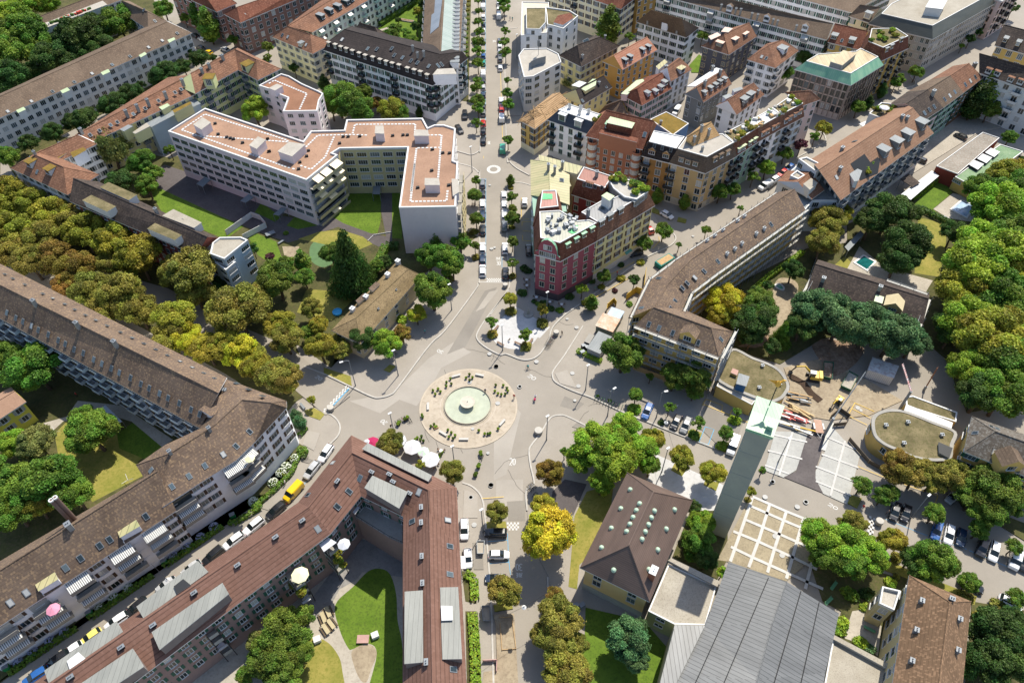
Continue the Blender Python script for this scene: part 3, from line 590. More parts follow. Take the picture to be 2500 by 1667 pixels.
for px in Q('C1 1998,218 2053,320 2246,486 2065,623 1860,832 2010,1293 1847,1393 1985,1030 C2 38,320 230,486 368,282 662,377 712,482 682,600 C1 1835,450 2010,1290 D1 1845,50 C3 288,1265 560,1430 490,1470 1010,680 985,660 2010,1290 D3 560,88 308,368 365,525 290,1275 B1 2000,180 2015,700 2040,690 B2 1650,598 697,1345 620,1275 D1 1873,275 C2 2302,1262 2240,1390'):
    q = W(px); t = [(.55 if random.random() < .5 else .38)]; mb.lathe([(0, .268), (t[0], .268), (t[0], .2)], (q.x, q.y, 0), 14)
struct('manhole_cover', mb, [plain('pale_cover', (.36, .36, .35), .6)])

PT1 = speckle('patched_asphalt', (.2, .182, .16), (.25, .23, .2), (.16, .145, .13), .1, 4, bs=.03, amt=.25); PT2 = speckle('pale_patched_asphalt', (.3, .275, .24), (.36, .33, .29), (.24, .22, .19), .1, 4, bs=.03, amt=.25)
for i, (st, m_) in enumerate((('C1 850,600 1100,700 1300,560 1280,520', PT2), ('C1 1180,560 1400,640 1520,480 1600,330 1850,200 1700,120 1500,250', PT2), ('C2 20,700 180,620 240,700 120,1200 20,1250', PT2), ('B1 1960,1040 2060,1010 1800,1500 1650,1560', PT1), ('C2 40,1250 260,1240 250,1568 30,1568', PT2), ('D1 2140,80 2290,70 2290,240 2150,240', PT1), ('B2 -20,1050 60,1030 -60,1180 -130,1210', PT2), ('C2 600,560 760,620 700,680 560,640', PT1))):
    mb = MB(); mb.face([(*p.xy, .003+.001*i) for p in ccw([q for q in G(st)])]); struct('asphalt_patch', mb, [m_])
for i, (st, m_) in enumerate((('C1 500,840 610,870 560,1010 470,960', PT2), ('C2 660,815 700,780 780,815 740,840', PT1), ('C2 520,380 620,350 700,500 560,460', PT2), ('C1 1790,1330 1900,1370 1900,1560 1780,1560', PT2), ('C2 1760,650 2060,790 1990,960 1850,960 1700,820', PT1), ('D1 1860,420 1940,420 1950,640 1870,640', PT1), ('C1 480,1060 550,1085 520,1115 460,1100', PT1))):
    S_('asphalt_patch', st, m_)
mb = MB(); rd = random.Random(3)
for k in range(26):
    x, y = rd.uniform(-28, 25), rd.uniform(70, 135); a = rd.random()*6.28; P = [Vector((x, y))]
    for j in range(9): a += rd.gauss(0, .25); P.append(P[-1]+Vector((math.cos(a), math.sin(a)))*rd.uniform(.6, 1.6))
    ribbon(P, .09, .013+.0002*k, mb)
struct('asphalt_crack', mb, [plain('tar_seam', (.09, .08, .07), .8, var=0)])
# ================================================================== BUILDINGS
WW = wallm('white', (.84, .84, .85)); WCR = wallm('cream', (.78, .71, .5)); WLG = wallm('light_grey', (.62, .61, .59)); WPK = wallm('lavender', (.64, .57, .58))
WYG = wallm('yellow_green', (.55, .58, .3)); WBR = wallm('pinkish_brown', (.24, .145, .12)); WMAU = wallm('mauve_brown', (.27, .19, .17)); WYE = wallm('ochre', (.58, .4, .13)); WOR = wallm('orange', (.6, .33, .1))
WDG = wallm('dark_grey', (.1, .1, .115)); WGY = wallm('grey', (.22, .22, .21)); WTC = wallm('terracotta', (.38, .17, .1)); WBL = wallm('pale_blue_grey', (.36, .44, .5)); WRED = wallm('dark_red', (.22, .045, .05))
WTAN = wallm('tan', (.5, .36, .18)); WPI = wallm('pale_pink', (.62, .5, .48)); WTE = wallm('sea_green', (.28, .42, .34)); WBE = wallm('beige_yellow', (.5, .43, .24)); WCO = wallm('concrete', (.4, .38, .34)); WLY = wallm('lemon', (.68, .62, .32)); WBG = wallm('mint', (.4, .52, .36))
WPL = wallm('grey_stone', (.3, .29, .28))
# long white block on the left, corner block, street block
b = Bld('apartment_block', 'longest brown mottled roof at the left edge, blue-white courtyard balconies below it', 'C0 900,450', WW, 5, 2.7, 2.9, (1.6, 1.5), 'b')
b.strip('C0 -330,-256 1640,825', 'C0 -330,-514 1790,535', 13.8, None, 'C0 -330,-690 1860,408', T_MOT)
b.windows(60, balc=(2, 0, M_CONC, plain('blue_white_rail', (.5, .56, .6), .6), None)); b.chimneys('B0 285,1145 635,1325 945,1478 C0 1340,318', (.9, .7, 1.1)); b.skylights('B0 58,1220 132,1263 190,1292 260,1328 316,1360 398,1398 480,1445 537,1475 610,1520 685,1550 C0 770,260 837,295 916,333 980,368 1072,410 1157,460 1225,495 1310,538 1380,575 1472,618 1568,670 1638,708', .8, 1.3)
b.skylights('B0 40,905 105,940 203,990 350,1065 432,1103 530,1150 612,1195 700,1240 785,1282 878,1327 987,1380 1083,1427 1180,1473 1277,1522 C0 1372,227 1475,277 1575,327 1670,373 1757,415', .7, .5)
b = Bld('apartment_block', 'white corner block with brown mottled hipped roof and striped awnings facing the curved street', 'C0 1800,1000', WW, 4, 2.8, 3.3, (1.35, 1.4), 'b')
b.strip('C0 1330,1470 1640,1270 1935,1085 2090,935 2350,655', 'C0 1395,1028 1560,925 1760,795 1985,590 2225,615', 14.2, 18.4, 'C0 1115,1125 1350,960 1640,825 1850,420 2348,600', T_MOT, 'hip', 'hip')
b.windows(90); b.stackb('C0 2060,1090 1960,1180 1500,1420', awn=AWN_S); b.skylights('C0 1938,457 2037,505 2150,560 2153,738 2045,850 1935,970 1830,1037 1680,1130 1550,1215 1410,1300 1308,1262 1240,1167', .8, 1.2); b.chimneys('C0 1720,840 1398,1030 1850,530', (.6, .6, 1.0))
b.box('C0 1640,665 1850,525 1975,590 1730,720', 16.9, 14, T_MOT, name='roof_dormer')
b = Bld('apartment_block', 'lower white street block with brown mottled roof and two arched stair towers, bottom left', 'D0 700,700', WW, 4, 2.8, 3.4, (1.35, 1.4), 'b')
b.strip('D0 -330,1315 1445,155', 'D0 -330,850 1290,-170', 12.6, None, 'D0 -330,760 1165,-115', T_MOT)
b.windows(90); b.stackb('D0 1290,290 1000,500 650,740 350,930 20,1180', awn=AWN_S); b.skylights('D0 1195,200 898,390 817,440 660,543 537,622 216,826 84,908', .9, 1.3); b.chimneys('D0 575,290', (.9, .9, 1.2))
for q, lim in (('D0 970,330 1110,232 1140,280 985,370', 0), ('D0 290,752 440,655 470,715 318,808', 0)):
    P = b.box(q, 14.6, 0, S_LIME, name='stair_tower'); c = centroid(P); e = max(range(4), key=lambda i: -(P[i]+P[(i+1) % 4]).y/2); a_, b2 = P[e], P[(e+1) % 4]; dd = (b2-a_).normalized(); mid = (a_+b2)/2
    for k in range(4): link('window', window_mesh(2.0, 1.8, None, M_TRIM)[0], b.rt, Vector((mid.x+dd.y*.05, mid.y-dd.x*.05, 12.2-k*2.3))-b.rt.location, math.atan2(dd.y, dd.x))
# U-shaped red brown block
b = Bld('apartment_block', 'U-shaped mauve block with red-brown ribbed tile roof wrapped round the green courtyard lawn', 'D1 500,300', WMAU, 4, 2.75, 3.0, (1.0, 1.3), 'g')
b.strip('N 0,1722 728,1226 857.6,1062 1115.3,1190.2 1123,1349 1139.2,1667 1143,1765', 'N 30,1734 753.4,1237.9 859.2,1105.3 1045.3,1196.2 1048.4,1250.6 1055.8,1667 1058,1760', 14, 17.6,
        'N 200,1762 807,1302.8 881.5,1211 984.3,1261 983.5,1349 982.8,1667 982.8,1765', T_RED)
b.windows(95); zt = 17.0
for q, zt in (('D0 1125,940 1620,572 1700,655 1180,1030', 16.9), ('D0 370,1465 950,1065 1000,1145 405,1567', 16.9), ('D0 1250,1150 1820,752 1868,835 1310,1285', 17.3), ('D0 640,1590 1085,1290 1170,1430 760,1700', 17.3),
          ('D1 1308,822 1445,812 1448,1390 1305,1402', 17.3), ('D1 1598,788 1735,785 1767,1362 1617,1365', 16.8), ('C1 960,990 1000,948 1520,1210 1495,1252', 16.9), ('C1 1040,1215 1322,1345 1255,1472 978,1308', 17.4)): b.box(q, zt, zt-2.6, S_GREY, plain('roof_extension_wall', (.2, .17, .16), .7), name='roof_extension')
b.box('D0 1430,775 1500,720 1555,765 1455,830', 17.25, 16.5, M_DARK, M_TRIM, name='roof_hatch'); b.box('D0 555,1385 640,1320 690,1365 575,1445', 17.25, 16.5, F_WHT, M_TRIM, name='roof_hatch'); b.box('D1 1605,938 1688,940 1690,1045 1610,1048', 17.2, 16.5, F_WHT, M_TRIM, name='roof_hatch')
b.chimneys('D0 2265,385 1955,615 1600,840 1265,1105 1005,1285 590,1530 C1 755,1270 1035,1195 1180,1215 1210,1275 1345,1370 D1 470,250 1440,140 1440,265 1445,540 1450,760 1480,1405', (.9, .5, .7), M_BLACK, M_STEEL)
b.skylights('D0 2290,535 2117,660 1895,770 1200,1280 C1 845,1340 750,1465 510,1370 715,1108 D1 750,122 590,305 275,533 100,660 1655,233 1672,447 1672,677 1365,243 1700,1455 C1 937,1232 1420,1345', .9, 1.3)
P = ccw([p.xy for p in G('D1 880,110 925,60 1290,215 1290,430 1180,380 905,210', 9)]); mb = MB(); mb.prism(P, 0, 9, 0, 1); b.part('terrace', mb, [WMAU, M_CONC]); mb = MB()
for i in range(len(P)):
    a_, c_ = P[i], P[(i+1) % len(P)]; mb.tube([(*a_, 9.9), (*c_, 9.9)], .05, 4)
    for t in range(7): q = a_.lerp(c_, t/6); mb.tube([(*q, 9), (*q, 9.9)], .03, 4)
b.part('railing', mb, [M_BLACK])
# top left
b = Bld('apartment_block', 'long grey-white block with brown roof and rows of windows, upper left', 'A0 800,700', WLG, 4, 2.75, 2.75, (1.6, 1.45))
b.strip('A0 -340,1118 1575,272', 'A0 -340,942 1375,180', 11.5, 14.2, None, T_GBR); b.windows(95); b.skylights('A0 65,915 258,832 432,752 610,675 755,605 920,533 1067,465 1218,390 1330,335 1453,275', .8, 1.1)
for q in ('A0 135,905 190,880 208,898 150,925', 'A0 497,745 550,720 570,740 515,765', 'A0 828,595 885,570 900,590 845,615', 'A0 1140,455 1185,430 1200,445 1155,470', 'A0 1375,330 1425,310 1435,325 1390,350'): b.box(q, 13, 10.5, S_PALE, name='stair_dormer')
b = Bld('apartment_block', 'grey-white block with a cluttered roof terrace behind big trees, top left', 'A0 600,120', WLG, 4, 2.75, 2.6, (1.4, 1.4), None)
b.strip('A0 180,300 1000,0', 'A0 120,215 870,-70', 12, 14.6, None, T_GBR); b.windows(50)
P = b.box('A0 255,235 840,10 875,40 290,262', 13.2, 11, F_CON, name='roof_terrace')
mb = MB()
for i in range(40):
    q = Vector(P[0]).lerp(P[1], random.random()).lerp(Vector(P[2]).lerp(P[3], .5), .3+.2*random.random()); mb.box((q.x, q.y, 13.5), (random.uniform(.4, 1.4), random.uniform(.4, 1), random.uniform(.4, 1)), random.random()*3, random.randrange(3))
b.part('terrace_furniture', mb, [M_TRIM, plain('red_cloth', (.4, .05, .03)), plain('plant_green', (.06, .12, .02))], kind='stuff')
b = Bld('apartment_block', 'brown hipped roof wing joining the two grey-white blocks, top left', 'A0 1200,160', WLG, 4, 2.75, 2.6, (1.2, 1.4), None)
b.strip('A0 1215,250 960,75', 'A0 1210,98 1000,8', 11.4, None, 'A0 1375,178 1060,10', T_GBR, 'hip'); b.windows(20); b.skylights('A0 1270,175 1180,85')
b = Bld('apartment_block', 'long orange-tiled terrace with yellow-green facade, balconies and roof loggias', 'A0 1850,700', WYG, 5, 2.8, 2.5, (1.1, 1.4), 'g')
b.strip('A0 1600,770 1950,575 2112,660', 'A0 1562,605 1925,405 2100,490', 13, 16.4, None, T_ORG, 'gable', 'hip'); b.windows(80, balc=(3, 1, M_CONC, M_STEEL, None)); b.chimneys('A0 1660,600 1720,560 1830,490', (.8, .7, 1.6))
b.dormers('A0 1720,705 2010,590', 3.2, 2.4, F_MOSS)
b = Bld('apartment_block', 'middle orange-tiled terrace with grey and white facades behind the flat pink roof', 'A0 1100,1000', WLY, 4, 2.8, 2.6, (1.2, 1.4), None)
b.strip('A0 690,1195 1600,775', 'A0 620,1108 1562,612', 12, 14.2, None, T_ORG); b.windows(70, balc=(4, 2, M_CONC, M_STEEL, None)); b.skylights('A0 740,1108 817,1073 907,1027 962,1003 1093,937 1190,890 1300,828 1435,760 1485,733', .9, 1.1); b.chimneys('A0 672,1090 1040,940 1130,895 1215,850 1360,790 1500,685', (.8, .8, 1.5))
for q, m_ in (('A0 985,1060 1050,1025 1085,1035 1015,1075', S_ZN), ('A0 1305,880 1370,850 1390,865 1330,900', S_PALE), ('A0 1090,1085 1200,1010 1225,1035 1110,1095', F_GREY), ('A0 1415,905 1555,835 1570,850 1430,925', F_MOSS)): b.box(q, 12.5, 9, m_)
b.box('A0 1240,1040 1480,915 1640,850 1580,800 1300,960 1200,1010', 10.5, 0, S_ZN, WBL, name='grey_block')
b = Bld('apartment_block', 'white corner block under an orange hipped tile roof with dormers, far left middle', 'B0 400,100', WW, 4, 2.8, 2.8, (1.3, 1.5), 'k')
b.strip('B0 80,35 552,256', 'A0 290,1272 522,1372', 12, 15.8, None, T_ORG, 'hip', 'hip'); b.windows(50); b.dormers('B0 400,90 245,30', 2.4, 1.7, F_MOSS, M_TRIM); b.skylights('B0 305,67 A0 245,1300'); b.chimneys('A0 290,1270 500,1200')
b.strip('A0 800,1180 320,1400', 'A0 640,1105 300,1255', 11.6, 14.5, None, T_ORG, 'gable', 'gable'); b.windows(20, edges=[4, 5, 6, 7]); b.box('A0 580,1250 680,1210 705,1230 600,1290', 12.6, 9, F_MOSS); b.box('A0 400,1290 530,1225 560,1245 440,1320', 12.4, 9, F_MOSS)
# dark brown row behind the avenue
b = Bld('row_building', 'dark brown tiled row with flat mossy dormers and scaffolding behind the avenue trees', 'B0 1100,480', wallm('brick_red', (.25, .08, .06)), 4, 2.8, 2.7, (1.2, 1.4))
b.strip('B0 570,308 1612,748', 'B0 600,118 1700,600', 11.8, 15.6, None, T_DGB); b.windows(40)
for q, z_ in (('B0 678,298 748,258 945,350 878,390', 15.2), ('B0 822,192 888,153 1118,255 1055,296', 15.8), ('B0 1210,530 1270,488 1485,585 1432,622', 15.2), ('B0 1335,425 1420,375 1648,482 1590,522', 15.4)): b.box(q, z_, z_-2.4, F_SED if z_ != 15.4 else F_GREY, M_TRIM, name='flat_dormer')
b.chimneys('B0 975,265 1285,400 1515,495', (.7, .7, 1.4))
b = Bld('apartment_block', 'pale blue-grey end block with flat gravel roofs, yellow balconies and white shutters', 'B0 1900,750', WBL, 4, 2.7, 3.4, (2.4, 1.2), None)
b.flat('B0 1740,645 1800,600 1975,597 2032,622 1838,778 1720,735', 13, F_GREY); b.flat('B0 1590,720 1745,645 1805,665 1692,758', 11.6, F_GREY); b.flat('B0 1692,760 1850,870 1935,800 1838,790 1720,745', 10.6, F_GREY)
b.windows(40, corner=1.6)
# pink flat complex
b = Bld('apartment_block', 'large lavender-walled block with zigzag flat pink gravel roof, white rim and roof boxes', 'A1 700,1300', WPK, 6, 2.62, 3.35, (2.6, 1.3), None, skip=0)
PK = 'A0 1375,1075 1680,885 A1 470,1155 532,1072 805,1065 825,980 1450,967 1492,1045 1545,1022 1625,1022 1720,1052 1700,1315 1740,1330 B1 1722,350 1255,358 A1 1325,1207 770,1215 710,1252 755,1268 497,1475'
b.flat(PK, 16.3, F_PINK, .45, .5); E_ = b.edges[:]
b.blank = [p.xy for p in G('B1 1490,354', 16.3)]; b.windows(100, corner=2.2, top=1.1)
for q in ('A0 1585,1020 1660,965 1725,1005 1650,1060', 'A1 30,1190 100,1122 160,1148 88,1218', 'A1 265,1240 355,1165 485,1185 378,1280', 'A1 1065,1032 1125,1032 1132,1095 1060,1092', 'A1 1390,1065 1490,1068 1498,1112 1380,1112', 'A1 1470,1462 1580,1462 1588,1515 1468,1515'):
    b.box(q, 18.6, 15.8, F_CON, WPK, name='roof_box')
def dashes(b, st, z, w_=.55, ln=.75, gap=.3, mat=None):
    P = [p.xy for p in G(st, z)]; mb = MB()
    for a_, c_ in zip(P[:-1], P[1:]):
        L = (c_-a_).length; n = int(L/(ln+gap)); d = (c_-a_)/L; rz = math.atan2(d.y, d.x)
        for i in range(n): q = a_+d*((i+.5)*L/n); mb.box((q.x, q.y, z+.03), (ln, w_, .06), rz)
    b.part('paving_slabs', mb, [mat or F_WHT], kind='stuff')
for st in ('A0 1490,1065 1680,938 2350,1150 A1 350,1165', 'A0 1485,1065 2350,1370 A1 410,1390', 'A1 490,1210 590,1112 870,1105 1000,1110', 'A1 875,1100 895,1022 1390,1018 1385,1110 1605,1108 1575,1480', 'A1 725,1120 650,1290 535,1390 440,1355', 'A1 1605,1210 1400,1215 1355,1568', 'B1 1385,0 1350,310 1645,305 1655,215', 'A1 -440,1110 350,1165'): dashes(b, st, 15.82)
mb = MB()
for p in G('A0 1790,1105 1860,1130 1890,1138 1915,1145 1990,1175 2195,1145 2205,1247 1765,1018 A1 180,1145 195,1247 515,1240 500,1285 435,1390 445,1335 800,1125 840,1125 935,1122 1205,1117 1290,1112 1325,1112 770,1180 1530,1230 1615,1258 1670,1260 B1 1525,60 1410,200 1500,205 1665,180', 15.8): mb.box((p.x, p.y, 16.05), (.9, .6, .55), .3)
b.part('roof_vent', mb, [M_DARK], kind='stuff')
# yellow awnings + balcony bands on the short south-east face
bx = G('A1 497,1475 755,1268', 16.3); a_, c_ = bx[0].xy, bx[1].xy; d = (c_-a_).normalized(); nr = Vector((d.y, -d.x)); rz = math.atan2(d.y, d.x); Lf = (c_-a_).length
for k in range(6):
    z = 14.6-k*2.62; mb = MB(); c = (a_+c_)/2+nr*.7; mb.box((c.x, c.y, z-1.45), (Lf*.96, 1.5, .2), rz); f = (a_+c_)/2+nr*1.42; mb.box((f.x, f.y, z-1.0), (Lf*.96, .08, .95), rz, 1)
    o = b.part('balcony', mb, [M_CONC, WBE])
    mb = MB(); g_ = (a_+c_)/2+nr*.06; mb.box((g_.x, g_.y, z-.2), (Lf*.9, .1, 1.7), rz); b.part('balcony_glazing', mb, [M_GLASS], parent=o)
    for t in ((.15, .35), (.4, .62), (.7, .95)):
        if random.random() < (.75 if k < 3 else .25):
            q0, q1 = a_+d*Lf*t[0], a_+d*Lf*t[1]; mb = MB(); zz = z+.75; mb.face([(*q0, zz), (*(q0+nr*2.1), zz-.7), (*(q1+nr*2.1), zz-.7), (*q1, zz)]); b.part('awning', mb, [AWN_Y], parent=o)
# courtyard walls are beige: thin facing slabs
for q in ('A1 755,1268 770,1215', 'A1 770,1215 1325,1207'):
    P = G(q, 16.3); d = (P[1]-P[0]).xy.normalized(); nr = Vector((d.y, -d.x)); c = (P[0]+P[1])/2; mb = MB(); mb.box((c.x-nr.x*.012, c.y-nr.y*.012, 7.9), ((P[1]-P[0]).length-.2, .024, 15.4), math.atan2(d.y, d.x)); b.part('facing', mb, [WBE])
# east side awnings/balconies
bx = G('A1 1740,1330 B1 1722,350', 16.3); a_, c_ = bx[0].xy, bx[1].xy; d = (c_-a_).normalized(); nr = Vector((-d.y, d.x)); rz = math.atan2(d.y, d.x)
for k in range(6):
    for t in (.15, .38, .6, .83):
        q = a_.lerp(c_, t)+nr*.8; mb = MB(); mb.box((q.x, q.y, 12.7-k*2.45), (3.6, 1.5, .2), rz); mb.box((q.x+nr.x*.72, q.y+nr.y*.72, 13.2-k*2.45), (3.6, .08, .9), rz, 1); b.part('balcony', mb, [M_CONC, WBE])
b.box('A1 1690,1468 1735,1468 B1 1745,230 1700,260', 16.7, 14, F_CON, WPK, name='roof_box')
for q in ('B0 1610,165 1675,110 1725,135 1660,190', 'B0 1970,305 2035,250 2085,275 2010,320', 'B0 2240,415 2310,355 2350,370 2285,425', 'B1 1045,185 1105,182 1100,250 1038,248'):
    c = Q(q)[0]; o = root('entrance_canopy', centroid(G(q, 2.8)), 'grey metal canopy %s' % ({'B0 16': 'at the westernmost door of the lavender block', 'B0 19': 'over the second door of the lavender block', 'B0 22': 'over the third door of the lavender block near its corner', 'B1 10': 'over the beige courtyard door of the lavender block'}[q[:5]]), 'canopy', 'entrance canopies')
    P = ccw([p.xy for p in G(q, 2.8)]); mb = MB(); mb.prism(P, 2.7, 2.85, 0, 0, True); mb.build('canopy_roof', [S_ZN], o)
    mb = MB(); [mb.tube([(*p, 0), (*p, 2.7)], .07, 6) for p in P]; mb.build('post', [M_STEEL], o)
b = Bld('apartment_block', 'small lavender block with brown-pink flat roof and zigzag white rim beside the cream house', 'A1 400,800', WPK, 4, 2.7, 3.0, (1.6, 1.2), None)
b.flat('A1 105,700 290,603 355,622 460,684 598,745 635,765 602,822 585,908 303,912 345,800 270,770 215,735', 13.6, speckle('brown_gravel', (.2, .1, .06), (.3, .16, .1), (.12, .07, .05), .12, 5), .4, .5)
b.windows(40, corner=2); b.box('A1 192,722 255,690 300,705 240,742', 15.4, 13, F_CON, WPK, name='roof_box'); dashes(b, 'A1 185,690 235,660 500,770 440,900', 13.12)
# upper middle
b = Bld('apartment_block', 'cream corner house with orange hipped tile roof and rounded balconies', 'A1 450,500', WCR, 4, 2.8, 3.4, (1.2, 1.3), 'k')
b.strip('A1 215,305 548,445', 'A1 345,217 528,283', 12, 15.4, None, T_ORG, 'hip', 'hip'); b.windows(60); b.dormers('A1 445,385', 1.6, 1.3); b.skylights('A1 300,290 345,305 495,370')
b = Bld('apartment_block', 'white-green row with orange roof, green dormers and stacked balconies behind the cream house', 'A1 800,150', wallm('pale_green_white', (.58, .66, .58)), 4, 2.8, 2.6, (1.2, 1.4), None)
b.strip('A1 545,268 1010,0 1400,-225', 'A1 345,217 800,-60 1190,-280', 12, 15, None, T_ORG); b.windows(60, balc=(3, 1, M_CONC, plain('turquoise_rail', (.3, .46, .42), .5), AWN_S)); b.dormers('A1 640,160 710,115 780,80 845,40 880,15', 1.7, 1.5, S_ZN, plain('dark_green_cheek', (.03, .07, .07)))
b = Bld('apartment_block', 'white block with black mansard roof, green shutters and flower balconies facing the big trees', 'A1 1100,500', WW, 5, 2.75, 2.9, (1.1, 1.5), 'g')
b.strip('A1 668,348 1520,620', 'A1 810,242 1590,447', 16.2, 18.6, None, T_BLK, 'hip', 'hip', skirt=(1.3, 2.6)); b.windows(96, balc=(5, 0, M_CONC, M_BLACK, None))
b.dormers('A1 680,385 735,402 780,420 825,435 875,452 930,472 980,490 1042,505 1100,525 1150,540 1200,555 1255,570 1325,595 1380,610 1430,625 1485,650', 1.2, 1.5, F_CON, T_BLK)
b.skylights('A1 790,327 1000,402 1075,405 1197,400 1218,455 1285,475 1355,500 1407,517 1500,545 1575,540 1605,530', .9, 1.6); b.chimneys('A1 1370,410 1410,465 1460,455', (.6, .6, 1.4))
b.box('A1 1535,612 1572,568 1702,562 1725,605', 16.8, 13, F_CON, WW, name='corner_gable')
b = Bld('apartment_block', 'very long block with glass strip and solar panels on its roof left of main street', 'A1 1620,200', WW, 5, 2.75, 2.6, (1.1, 1.4), None)
b.strip('A1 1800,-330 1750,560', 'A1 1630,-330 1590,445', 14, 17.6, None, T_GBR); b.windows(40, facing=-.9, balc=(2, 0, M_CONC, M_TRIM, None)); b.dormers(' '.join(['A1']+['%d,%d' % (1752-i*.4, 20+i*32) for i in range(0, 17)]), 1.2, 1.2, S_ZN)
def panel(b, st, z, mat, name, lift=.25):
    P = Q(st); pts = []
    for p in P: q, n = b.on(p); pts.append(q+n*lift)
    mb = MB(); mb.face(pts); lo = [p-Vector((0, 0, lift)) for p in pts]
    for i in range(len(pts)): j = (i+1) % len(pts); mb.face([lo[i], lo[j], pts[j], pts[i]])
    b.part(name, mb, [mat])
panel(b, 'A1 1640,-200 1735,-200 1695,500 1600,430', 15, seam('pale_glass_strip', (.2, .26, .23), (.3, .35, .32), 1.2, .08, .4, axis=0), 'glass_strip')
panel(b, 'A1 1540,-100 1622,-100 1585,225 1515,285', 15, seam('solar_panel', (.15, .18, .22), (.24, .27, .32), 1.0, .06, .35), 'solar_panel')
b = Bld('apartment_block', 'red tiled wing with a white roof hatch joining the black mansard block', 'A1 1480,400', WW, 3, 2.75, 2.6)
b.strip('A1 1400,410 1560,450', 'A1 1480,372 1600,395', 13, 14.6, None, T_ORG)
b = Bld('house', 'dark brown roofed annex behind the black mansard roof, left of the playground', 'A1 950,250', WW, 3, 2.75, 2.6)
b.strip('A1 870,270 1110,330', 'A1 935,190 1060,225', 11, 14, None, T_DGB, 'hip', 'hip')
b = Bld('apartment_block', 'pinkish brown block with red tiled hipped roof at the top left street corner', 'A0 2200,150', WBR, 4, 2.9, 3.2, (1.4, 1.6), None)
b.strip('A0 1970,190 A1 700,-120', 'A0 1942,62 A1 560,-150', 12.6, 15.6, None, T_DRED, 'hip'); b.windows(70); b.skylights('A0 2053,92 2112,78 2020,122 2145,40 2200,35')
b = Bld('apartment_block', 'pinkish brown block with a red roof left of the tall poplar, top edge', 'A0 1650,80', WBR, 4, 2.9, 3.2, (1.4, 1.6), None)
b.strip('A0 1775,100 1942,30', 'A0 1705,0 1830,-50', 12.6, 15.6, 'A0 1560,0 1700,-90', T_DRED, 'hip', 'hip'); b.strip('A0 1380,-60 1570,20', 'A0 1400,-100 1600,-30', 12, 14, None, T_DRED); b.windows(50)
# right of main street, top
b = Bld('apartment_block', 'white L-shaped house with planted flat roof and red tile edge beside the main street', 'A2 350,250', wallm('bright_white', (.74, .75, .77)), 4, 2.8, 3.2, (1.1, 1.4), None)
b.flat('A2 240,292 248,15 470,20 465,190 455,268', 12.5, speckle('pale_terrace', (.5, .45, .36), (.6, .55, .45), (.4, .35, .28), .3, 3), .3, .3); b.flat('A2 285,235 283,65 445,65 443,185 395,238', 14.6, F_SED, .2, .2, z=12, name='planted_roof'); b.flat('A2 450,120 440,58 640,85 712,130 590,235 520,215 455,200', 13.6, F_SED)
b.windows(30, corner=2.6); b.box('A2 510,185 545,130 650,108 668,150 585,205', 14.2, 12, T_DRED, name='tile_edge')
b = Bld('apartment_block', 'pale grey five storey block with concrete flat roof and antenna mast beside the main street', 'A2 400,650', WLG, 5, 2.6, 3.3, (2.0, 1.3), None)
b.flat('A2 220,455 265,632 342,625 572,508 548,440 455,395 262,400', 13, F_CON, .3, .3); b.windows(60, corner=1.8); P = b.box('A2 325,500 330,440 395,415 445,420 445,460 365,480', 15.4, 12.6, F_CON, S_ZN, name='lift_housing')
mb = MB(); c = centroid(P); mb.tube([(c.x, c.y, 15), (c.x, c.y, 21)], .08, 5)
for k in range(4): mb.box((c.x+.3*math.cos(k*1.6), c.y+.3*math.sin(k*1.6), 19.5), (.25, .15, 2), k)
b.part('antenna_mast', mb, [M_STEEL])
b = Bld('house', 'yellow house with dark brown hipped roof behind the tall pine', 'A2 800,500', WLY, 3, 2.8, 2.8, (1.1, 1.5), 'k')
b.strip('A2 735,550 1050,378', 'A2 706,372 890,305', 10.5, None, 'A2 548,457 850,290', T_DGB, 'hip', 'hip'); b.windows(50); b.skylights('A2 785,355', 3.2, 3.2); b.chimneys('A2 930,320 745,480')
b = Bld('house', 'orange rendered house with bright orange gabled roof and blue window frames', 'A2 1100,600', WOR, 4, 2.7, 2.9, (1.0, 1.4), None, frame=plain('pale_blue_trim', (.5, .6, .68), .5))
b.strip('A2 1072,575 1360,410', 'A2 1002,455 1275,305', 11.4, None, 'A2 908,505 1180,350', tile('pink_orange_tiles', (.36, .16, .1), (.45, .22, .14), (.5, .27, .2), .8, .35, .3, .4)); b.windows(60); b.dormers('A2 1105,525 1148,497 1250,440 1298,415', 1.3, 1.5, S_ZN, M_BLACK)
b = Bld('apartment_block', 'white house with brown hipped roof and olive shutters, right of the tall birch', 'A2 1450,300', WW, 4, 2.8, 3.0, (1.3, 1.4), 'o')
b.strip('A2 1188,182 1597,310', 'A2 1312,85 1560,158', 12.2, None, 'A2 1300,95 1700,232', T_GBR, 'hip', 'hip'); b.windows(80); b.chimneys('A2 1280,180 1520,255'); b.dormers('A2 1425,215', 2.2, 1.4, T_GBR, None, 'gable')
b = Bld('house', 'charcoal house with copper-edged brown roof and pale pink metal dormers', 'A2 1950,480', WDG, 4, 2.7, 3.3, (1.2, 1.4), None, frame=plain('tan_trim', (.55, .42, .25), .5))
b.strip('A2 1945,452 2175,300', 'A2 1905,285 2112,188', 11, None, 'A2 1718,380 1985,225', tile('copper_brown_tiles', (.17, .085, .05), (.25, .13, .08), (.35, .2, .14), .6, .35, .2, .5), 'hip', 'gable'); b.windows(60); M_PK = seam('pale_pink_metal', (.55, .36, .28), (.65, .46, .38), .6, .06, .2); b.dormers('A2 1860,385 2005,355 2085,310', 2.6, 1.5, M_PK); b.box('A2 1780,300 1850,270 1880,290 1800,325', 14, 11, M_PK); b.box('A2 1885,260 1915,225 1975,235 1940,265', 15.5, 12, M_PK)
